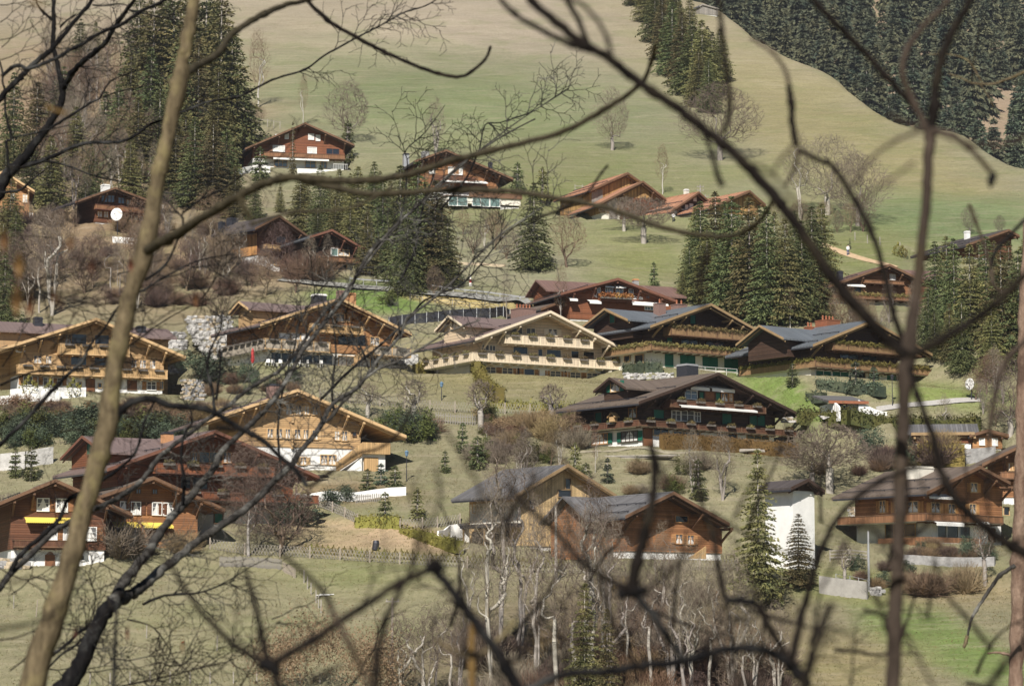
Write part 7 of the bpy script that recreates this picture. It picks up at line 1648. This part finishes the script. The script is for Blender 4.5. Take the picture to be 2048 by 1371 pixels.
# centre twig sprays against the slope
f = FG('twig_spray', 'fine dark twig spray rising in front of the winged brown chalet', at(700, 760, 24), 'branch')
f.limb([(640, 800), (700, 740), (760, 690), (815, 640), (850, 600), (920, 570), (960, 530), (1010, 470), (1050, 440)], 6, 2, 24, 'bark_black', twigs=22, tlen=(50, 110), tw=2, sides=6)
f.limb([(800, 560), (830, 500), (838, 450), (850, 400), (870, 340), (870, 300)], 5, 2, 24, 'bark_black', twigs=11, tlen=(50, 110), tw=2, sides=6)
f.limb([(745, 500), (780, 470), (805, 420), (815, 330), (812, 300), (850, 265), (890, 210)], 4, 1.5, 24, 'bark_black', twigs=12, tlen=(40, 90), tw=2, sides=6)
f.limb([(880, 420), (930, 360), (958, 300), (970, 250), (1000, 245), (1060, 225), (1100, 200), (1137, 176)], 4, 1.4, 25, 'bark_black', twigs=19, tlen=(35, 80), tw=1.8, sides=6)
f.limb([(1060, 440), (1120, 420), (1170, 390), (1200, 350), (1216, 330)], 6, 5, 9, 'bark_shade', twigs=0, sides=7)

# top centre branch
f = FG('bare_bush', 'fine blurred twigs filling the left edge below the orange chalet', at(-40, 800, 11), 'bush')
for i in range(26):
    x = gb.uniform(-20, 560); y = gb.choice([gb.uniform(430, 900), gb.uniform(1100, 1371)]); f.twig(x, y, gb.uniform(12, 20), gb.uniform(-1.3, .5), gb.uniform(90, 200), 2.6, 'bark_black', 0)
for (x, y, a, L_) in ((-10, 620, -.5, 230), (-10, 700, -.35, 260), (-20, 760, -.6, 240), (40, 660, .2, 200), (100, 700, -.9, 190), (180, 720, -.2, 260), (-10, 520, .3, 200), (60, 560, .5, 180), (150, 600, .1, 220), (-10, 420, .6, 180), (260, 660, -.4, 240), (330, 720, -.7, 200), (-10, 1280, -.3, 190), (20, 1340, -.8, 150), (60, 1150, .1, 160), (-10, 1130, .2, 170), (420, 1350, -.9, 170), (480, 1371, -1.2, 150), (120, 860, -.3, 170), (330, 900, .3, 150), (400, 1000, -.2, 170), (600, 1371, -1.3, 130), (700, 1371, -1.0, 150)):
    f.twig(x, y, gb.uniform(9, 14), a, L_, 3.4, 'bark_shade', 0)
f = FG('overhanging_branch', 'thick blurred dark branch running from the top centre down to the right', at(1800, 712, 4.6), 'branch')
f.limb([(1040, -60), (1062, 0), (1120, 50), (1172, 92), (1215, 115), (1280, 166), (1350, 212), (1420, 268), (1475, 312), (1530, 370), (1580, 430), (1640, 520), (1700, 598), (1760, 662), (1812, 715)], 15, 22, 4.8, 'bark_shade', knob=.12, sides=12)
f.limb([(985, -20), (1030, 28), (1085, 62), (1140, 88), (1175, 100)], 9, 12, 4.8, 'bark_shade'); f.limb([(1120, -20), (1140, 12), (1160, 48), (1176, 92)], 9, 12, 4.8, 'bark_shade')
f.limb([(1090, -10), (1150, 0), (1190, 35), (1213, 75), (1224, 115)], 6, 9, 4.0, 'bark_shade'); f.limb([(1437, -20), (1443, 60), (1452, 130), (1460, 210), (1448, 268)], 10, 10, 4.5, 'bark_shade')
f.limb([(1405, 258), (1425, 310), (1432, 340), (1445, 372)], 7, 12, 4.5, 'bark_shade'); f.limb([(1470, 315), (1540, 345), (1600, 420), (1650, 470)], 7, 5, 3.2, 'bark_shade')
# right hand stem with its whorls
f = FG('jointed_stem', 'blurred jointed stem standing upright in the right third, branching in two whorls', at(1785, 1400, 5))
f.limb([(1778, 3900, 34), (1780, 2300, 32), (1784, 1480, 30), (1788, 1280, 29), (1795, 1130, 28), (1800, 1000, 27), (1803, 900, 26), (1808, 800, 27), (1815, 718, 36), (1828, 620, 23), (1843, 500, 21), (1853, 380, 21), (1859, 290, 22), (1862, 258, 32)], 0, 0, 5, 'bark_taupe', 'trunk', sides=14, knob=.05)
f.limb([(1862, 262), (1868, 215), (1878, 135), (1895, 85), (1925, 30), (1955, -30)], 20, 15, 5, 'bark_shade', sides=10)
f.limb([(1856, 262), (1830, 210), (1806, 155), (1812, 105), (1845, 55), (1885, 15), (1905, -20)], 14, 9, 5, 'bark_taupe'); f.limb([(1830, 215), (1770, 150), (1700, 75), (1645, 20), (1610, -20)], 13, 12, 5.6, 'bark_shade')
f.limb([(1866, 262), (1905, 272), (1940, 298), (1972, 332), (1986, 350)], 13, 8, 4.5, 'bark_taupe'); f.limb([(1986, 345), (1984, 358), (1978, 368)], 13, 15, 4.5, 'bark_black')
f.limb([(1850, 258), (1800, 240), (1775, 228)], 8, 5, 3.6, 'bark_taupe'); f.limb([(1845, 258), (1785, 285), (1740, 320), (1708, 372)], 8, 5, 3.6, 'bark_taupe'); f.limb([(1830, 322), (1780, 360), (1720, 400)], 6, 5, 3.2, 'bark_taupe')
f.limb([(1870, 262), (1930, 285), (2000, 290), (2060, 270)], 7, 7, 3.4, 'bark_taupe')
f.limb([(1812, 700), (1785, 620), (1768, 545), (1745, 470), (1705, 392), (1665, 332), (1638, 320), (1594, 298)], 13, 9, 5.2, 'bark_shade'); f.limb([(1577, 172), (1583, 205), (1584, 245), (1592, 292)], 12, 13, 5.2, 'bark_shade')
f.limb([(1500, 75), (1545, 105), (1570, 140), (1578, 170)], 6, 9, 4.6, 'bark_taupe'); f.limb([(1596, 300), (1590, 335), (1570, 372)], 8, 5, 5, 'bark_taupe'); f.limb([(1588, 290), (1560, 320), (1545, 350)], 7, 5, 3.6, 'bark_taupe')
f.limb([(1820, 712), (1880, 680), (1950, 640), (2010, 590), (2070, 530)], 20, 16, 3.6, 'bark_shade'); f.limb([(1820, 730), (1835, 790), (1868, 880), (1885, 950), (1930, 1020), (2000, 1075), (2070, 1120)], 11, 22, 4.6, 'bark_shade')
f.limb([(1800, 1120), (1720, 1050), (1640, 1180)], 8, 6, 3.6, 'bark_shade')
f.limb([(1885, 950), (1870, 1010), (1840, 960), (1800, 890)], 5, 5, 4, 'bark_shade')
f.limb([(1800, 1240), (1840, 1320), (1880, 1400)], 7, 7, 3.2, 'bark_taupe'); f.limb([(1808, 720), (1790, 700), (1760, 690)], 10, 6, 4, 'bark_shade')
# lower centre tangle
f = FG('tangled_shrub', 'blurred dark tangle of branches across the bottom centre and right', at(1580, 1500, 4.8))
f.limb([(1620, 4200, 22), (1615, 2400, 20), (1600, 1600, 19), (1612, 1390, 18), (1590, 1345, 18), (1580, 1325, 26)], 0, 0, 4.8, 'bark_black', 'trunk')
f.limb([(1000, 1420), (1060, 1378), (1130, 1348), (1230, 1340), (1290, 1330), (1370, 1322), (1420, 1306), (1475, 1295), (1530, 1300), (1580, 1325), (1620, 1371)], 14, 17, 4.8, 'bark_black')
f.limb([(1582, 1325), (1600, 1240), (1618, 1180), (1635, 1115), (1680, 1030), (1740, 975), (1800, 945), (1860, 925)], 15, 9, 4.8, 'bark_shade'); f.limb([(1578, 1322), (1545, 1265), (1512, 1205)], 14, 13, 4.8, 'bark_shade')
f.limb([(1512, 1205), (1450, 1198)], 15, 14, 4.8, 'bark_black'); f.limb([(1450, 1198), (1436, 1130), (1428, 1075), (1405, 1010), (1390, 930)], 12, 6, 4.8, 'bark_shade'); f.limb([(1450, 1200), (1462, 1235), (1500, 1240)], 9, 8, 4, 'bark_shade')
f.limb([(1265, 1182), (1275, 1120), (1290, 1060), (1305, 1000), (1308, 930), (1300, 885)], 26, 12, 4.4, 'bark_shade'); f.limb([(1235, 1190), (1265, 1182), (1295, 1180)], 22, 20, 4.4, 'bark_black')
f.limb([(1262, 1180), (1210, 1155), (1160, 1120), (1110, 1060), (1050, 1010), (1020, 970)], 14, 9, 4.2, 'bark_shade'); f.limb([(1268, 1185), (1310, 1235), (1340, 1280), (1372, 1322)], 15, 13, 4.6, 'bark_black')
f.limb([(1290, 1180), (1350, 1130), (1400, 1085), (1460, 1050)], 9, 5, 3.6, 'bark_shade'); f.limb([(1200, 1160), (1225, 1240), (1250, 1300), (1290, 1345)], 8, 9, 4.4, 'bark_shade')
f.limb([(868, 1135), (920, 1200), (965, 1265), (1005, 1320), (1050, 1400)], 16, 22, 4.5, 'bark_black'); f.limb([(855, 1140), (870, 1130), (885, 1142)], 22, 22, 4.2, 'bark_black')
f.limb([(866, 1135), (800, 1165), (720, 1215), (640, 1270), (545, 1325)], 13, 15, 4.2, 'bark_shade'); f.limb([(862, 1130), (845, 1080), (880, 1000), (870, 930)], 9, 6, 3.4, 'bark_shade'); f.limb([(870, 1130), (960, 1010), (930, 920), (890, 860)], 10, 6, 3.2, 'bark_shade')
f.limb([(520, 1325), (540, 1332), (560, 1340)], 22, 22, 4.4, 'bark_black'); f.limb([(536, 1325), (522, 1260), (508, 1200), (490, 1135)], 14, 9, 4.4, 'bark_shade'); f.limb([(530, 1325), (470, 1290), (405, 1225), (365, 1170), (335, 1125), (275, 1085)], 13, 6, 4.4, 'bark_shade')
f.limb([(545, 1335), (565, 1400)], 15, 16, 4.4, 'bark_shade'); f.limb([(665, 1215), (640, 1175), (590, 1130), (560, 1105)], 11, 8, 4, 'bark_shade'); f.limb([(660, 1215), (700, 1290), (750, 1390)], 10, 10, 3.8, 'bark_taupe')
f.limb([(756, 1300), (770, 1240), (800, 1180), (825, 1130), (835, 1060)], 14, 8, 3.8, 'bark_shade'); f.limb([(755, 1295), (752, 1340), (750, 1400)], 16, 14, 3.8, 'bark_shade')
f.limb([(945, 1420), (943, 1330), (944, 1270), (946, 1220)], 13, 10, 4.8, 'bark_ochre'); f.limb([(872, 1280), (905, 1298), (945, 1312), (985, 1290), (1030, 1240)], 8, 8, 4.6, 'bark_tan'); f.limb([(620, 1365), (660, 1340), (690, 1330)], 14, 6, 3.4, 'bark_shade')
f.limb([(1600, 1400), (1625, 1310), (1655, 1225), (1665, 1205)], 18, 14, 3.4, 'bark_shade'); f.limb([(1985, 1300), (1930, 1230), (1890, 1185), (1870, 1120)], 8, 6, 4.4, 'bark_shade'); f.limb([(1960, 1400), (2000, 1340), (2060, 1270)], 14, 12, 3.4, 'bark_shade')
f.limb([(1310, 900), (1330, 960), (1350, 1010)], 8, 6, 3.6, 'bark_shade'); f.limb([(1005, 1320), (1040, 1310), (1080, 1240), (1110, 1220)], 10, 6, 3.8, 'bark_shade'); f.limb([(1420, 500), (1400, 560), (1410, 620)], 16, 12, 3.0, 'bark_shade')
f.limb([(150, 1180), (100, 1230), (40, 1250), (-20, 1258)], 6, 6, 4, 'bark_shade'); f.limb([(60, 1150), (40, 1160), (-20, 1165)], 6, 5, 4, 'bark_shade')
for (x, y, a, L_) in ((1265, 1182, -1.2, 190), (1180, 1130, -2.2, 170), (1050, 1010, -1.4, 140), (1370, 1322, -.8, 170), (1580, 1325, -.3, 150), (1512, 1205, -2.0, 150), (868, 1135, -1.9, 150), (720, 1215, -1.3, 140), (530, 1325, -2.4, 150), (1000, 1320, -.5, 170), (1130, 1348, -1.8, 160), (1650, 1080, -.6, 130), (1240, 1340, -2.6, 170), (1450, 1198, -.4, 130), (1300, 960, -.9, 120), (940, 1240, -2.4, 130), (1100, 1371, -1.1, 150), (820, 1371, -1.4, 150), (1700, 1371, -1.7, 140)):
    f.twig(x, y, gb.uniform(4.2, 6), a, L_, 5, 'bark_shade', 0)
for i in range(34):
    x = gb.uniform(880, 1980); y = gb.uniform(1010, 1400); a = gb.choice([-1, 1]) * gb.uniform(.4, 1.3) - (math.pi if gb.random() < .5 else 0) * 0 - .6; L_ = gb.uniform(110, 260); d = gb.uniform(4, 7)
    pts = [(x, y)]
    for q in range(4): a += gb.uniform(-.35, .35); pts.append((pts[-1][0] + math.cos(a) * L_ / 4, pts[-1][1] + math.sin(a) * L_ / 4))
    f.limb(pts, gb.uniform(6, 9), 3, d, 'bark_shade', sides=6, twigs=1, tlen=(50, 90), tw=4)
# right edge
f = FG('reddish_trunk', 'sharp reddish brown flaky tree trunk at the right edge', at(2028, 1400, 30))
f.limb([(2026, 1850, 34), (2030, 1420, 30), (2034, 1300, 28), (2037, 1150, 27), (2040, 1000, 26), (2043, 850, 24), (2045, 760, 22), (2047, 640, 20), (2052, 520, 17), (2056, 420, 14)], 0, 0, 30, 'bark_pine', 'trunk', sides=16, knob=.1)
f.limb([(2026, 1310), (2008, 1306), (1992, 1304), (1975, 1306)], 7, 3, 30, 'bark_pine', 'stub'); 
f.limb([(2030, 1130), (2000, 1150), (1975, 1185), (1955, 1215), (1942, 1240), (1935, 1270)], 9, 5, 29, 'bark_lichen', 'dead_branch'); f.limb([(1935, 1270), (1931, 1285), (1927, 1294)], 8, 6, 29, 'bark_tan', 'broken_tip')
f = FG('thin_twig', 'thin sunlit tan twig entering at the top right corner', at(2048, 145, 13), 'twig')
f.limb([(2070, 135), (2030, 152), (2005, 162), (1985, 168), (1960, 168), (1942, 166)], 5, 4, 13, 'bark_tan', sides=7); f.limb([(1966, 168), (1955, 150), (1940, 125), (1915, 112), (1880, 108), (1855, 110)], 3.5, 2, 13, 'bark_tan', sides=6)
f.limb([(1942, 166), (1920, 155), (1898, 148)], 3.5, 2, 13, 'bark_tan', sides=6); f.limb([(1944, 165), (1946, 130), (1955, 80), (1960, 50)], 3, 2, 13, 'bark_shade', sides=6); f.limb([(1960, 168), (1975, 190), (1988, 215)], 2.5, 1.5, 13, 'bark_tan', sides=6)
f = FG('curved_twig', 'blurred curved twigs at the right edge in front of the spruces', at(2048, 440, 8), 'twig')
f.limb([(1938, 408), (1950, 440), (1965, 480), (1982, 535), (1988, 570), (2012, 582), (2060, 545)], 6, 8, 7, 'bark_taupe', sides=8); f.limb([(1982, 535), (1990, 505), (2010, 480), (2060, 430)], 8, 8, 7, 'bark_black', sides=8)
f.limb([(2060, 670), (2020, 712), (1998, 755), (1985, 820), (1976, 900)], 13, 7, 6, 'bark_taupe', sides=8)
# hanging dead leaves, far out of focus
f = FG('leafy_twig', 'out of focus twig with hanging dead brown leaves at the left edge', at(-10, 620, 4), 'twig')
f.limb([(-30, 590), (60, 592), (150, 588), (200, 600)], 5, 3, 4.2, 'bark_shade', sides=6); f.limb([(60, 592), (110, 540), (140, 520), (180, 522), (230, 520)], 4, 3, 4.2, 'bark_shade', sides=6)
for i, (x, y, L_, w) in enumerate(((38, 530, 60, 22), (33, 600, 70, 24), (108, 590, 40, 14), (183, 530, 36, 12), (140, 482, 40, 12), (60, 610, 60, 20), (392, 600, 36, 10), (120, 605, 34, 12), (262, 530, 34, 14), (8, 480, 50, 18), (150, 1265, 26, 7), (365, 1290, 30, 6), (255, 1265, 40, 8))):
    d = 4.2 if x < 250 and y < 700 else 6.5; mb = MB(); P = [at(x, y - L_ / 2, d), at(x + w / 2, y, d - .01), at(x, y + L_ / 2, d), at(x - w / 2, y, d + .01)]; P = [p - f.o for p in P]; m_ = (P[0] + P[2]) / 2 + Vector((0, .012, 0))
    for a, b in ((0, 1), (1, 2), (2, 3), (3, 0)): mb.poly([P[a], P[b], m_])
    mb.build('leaf', 'leaf_dark', f.root)

# ------------------------------------------------------------------ air
hz = MB().box(-2050, 2050, -70, 1560, -60, 560).build('haze', 'render_white')
hz.data.materials.clear(); mh = bpy.data.materials.new('haze_air'); mh.use_nodes = True; nh = mh.node_tree; nh.nodes.clear()
oh_ = nh.nodes.new('ShaderNodeOutputMaterial'); pv = nh.nodes.new('ShaderNodeVolumePrincipled'); pv.inputs['Color'].default_value = (.86, .91, 1, 1)
pv.inputs['Density'].default_value = .00007; pv.inputs['Anisotropy'].default_value = .2; nh.links.new(pv.outputs[0], oh_.inputs['Volume']); hz.data.materials.append(mh)
tag(hz, 'thin blue air between the slope and the far wood', None, None, 'stuff')
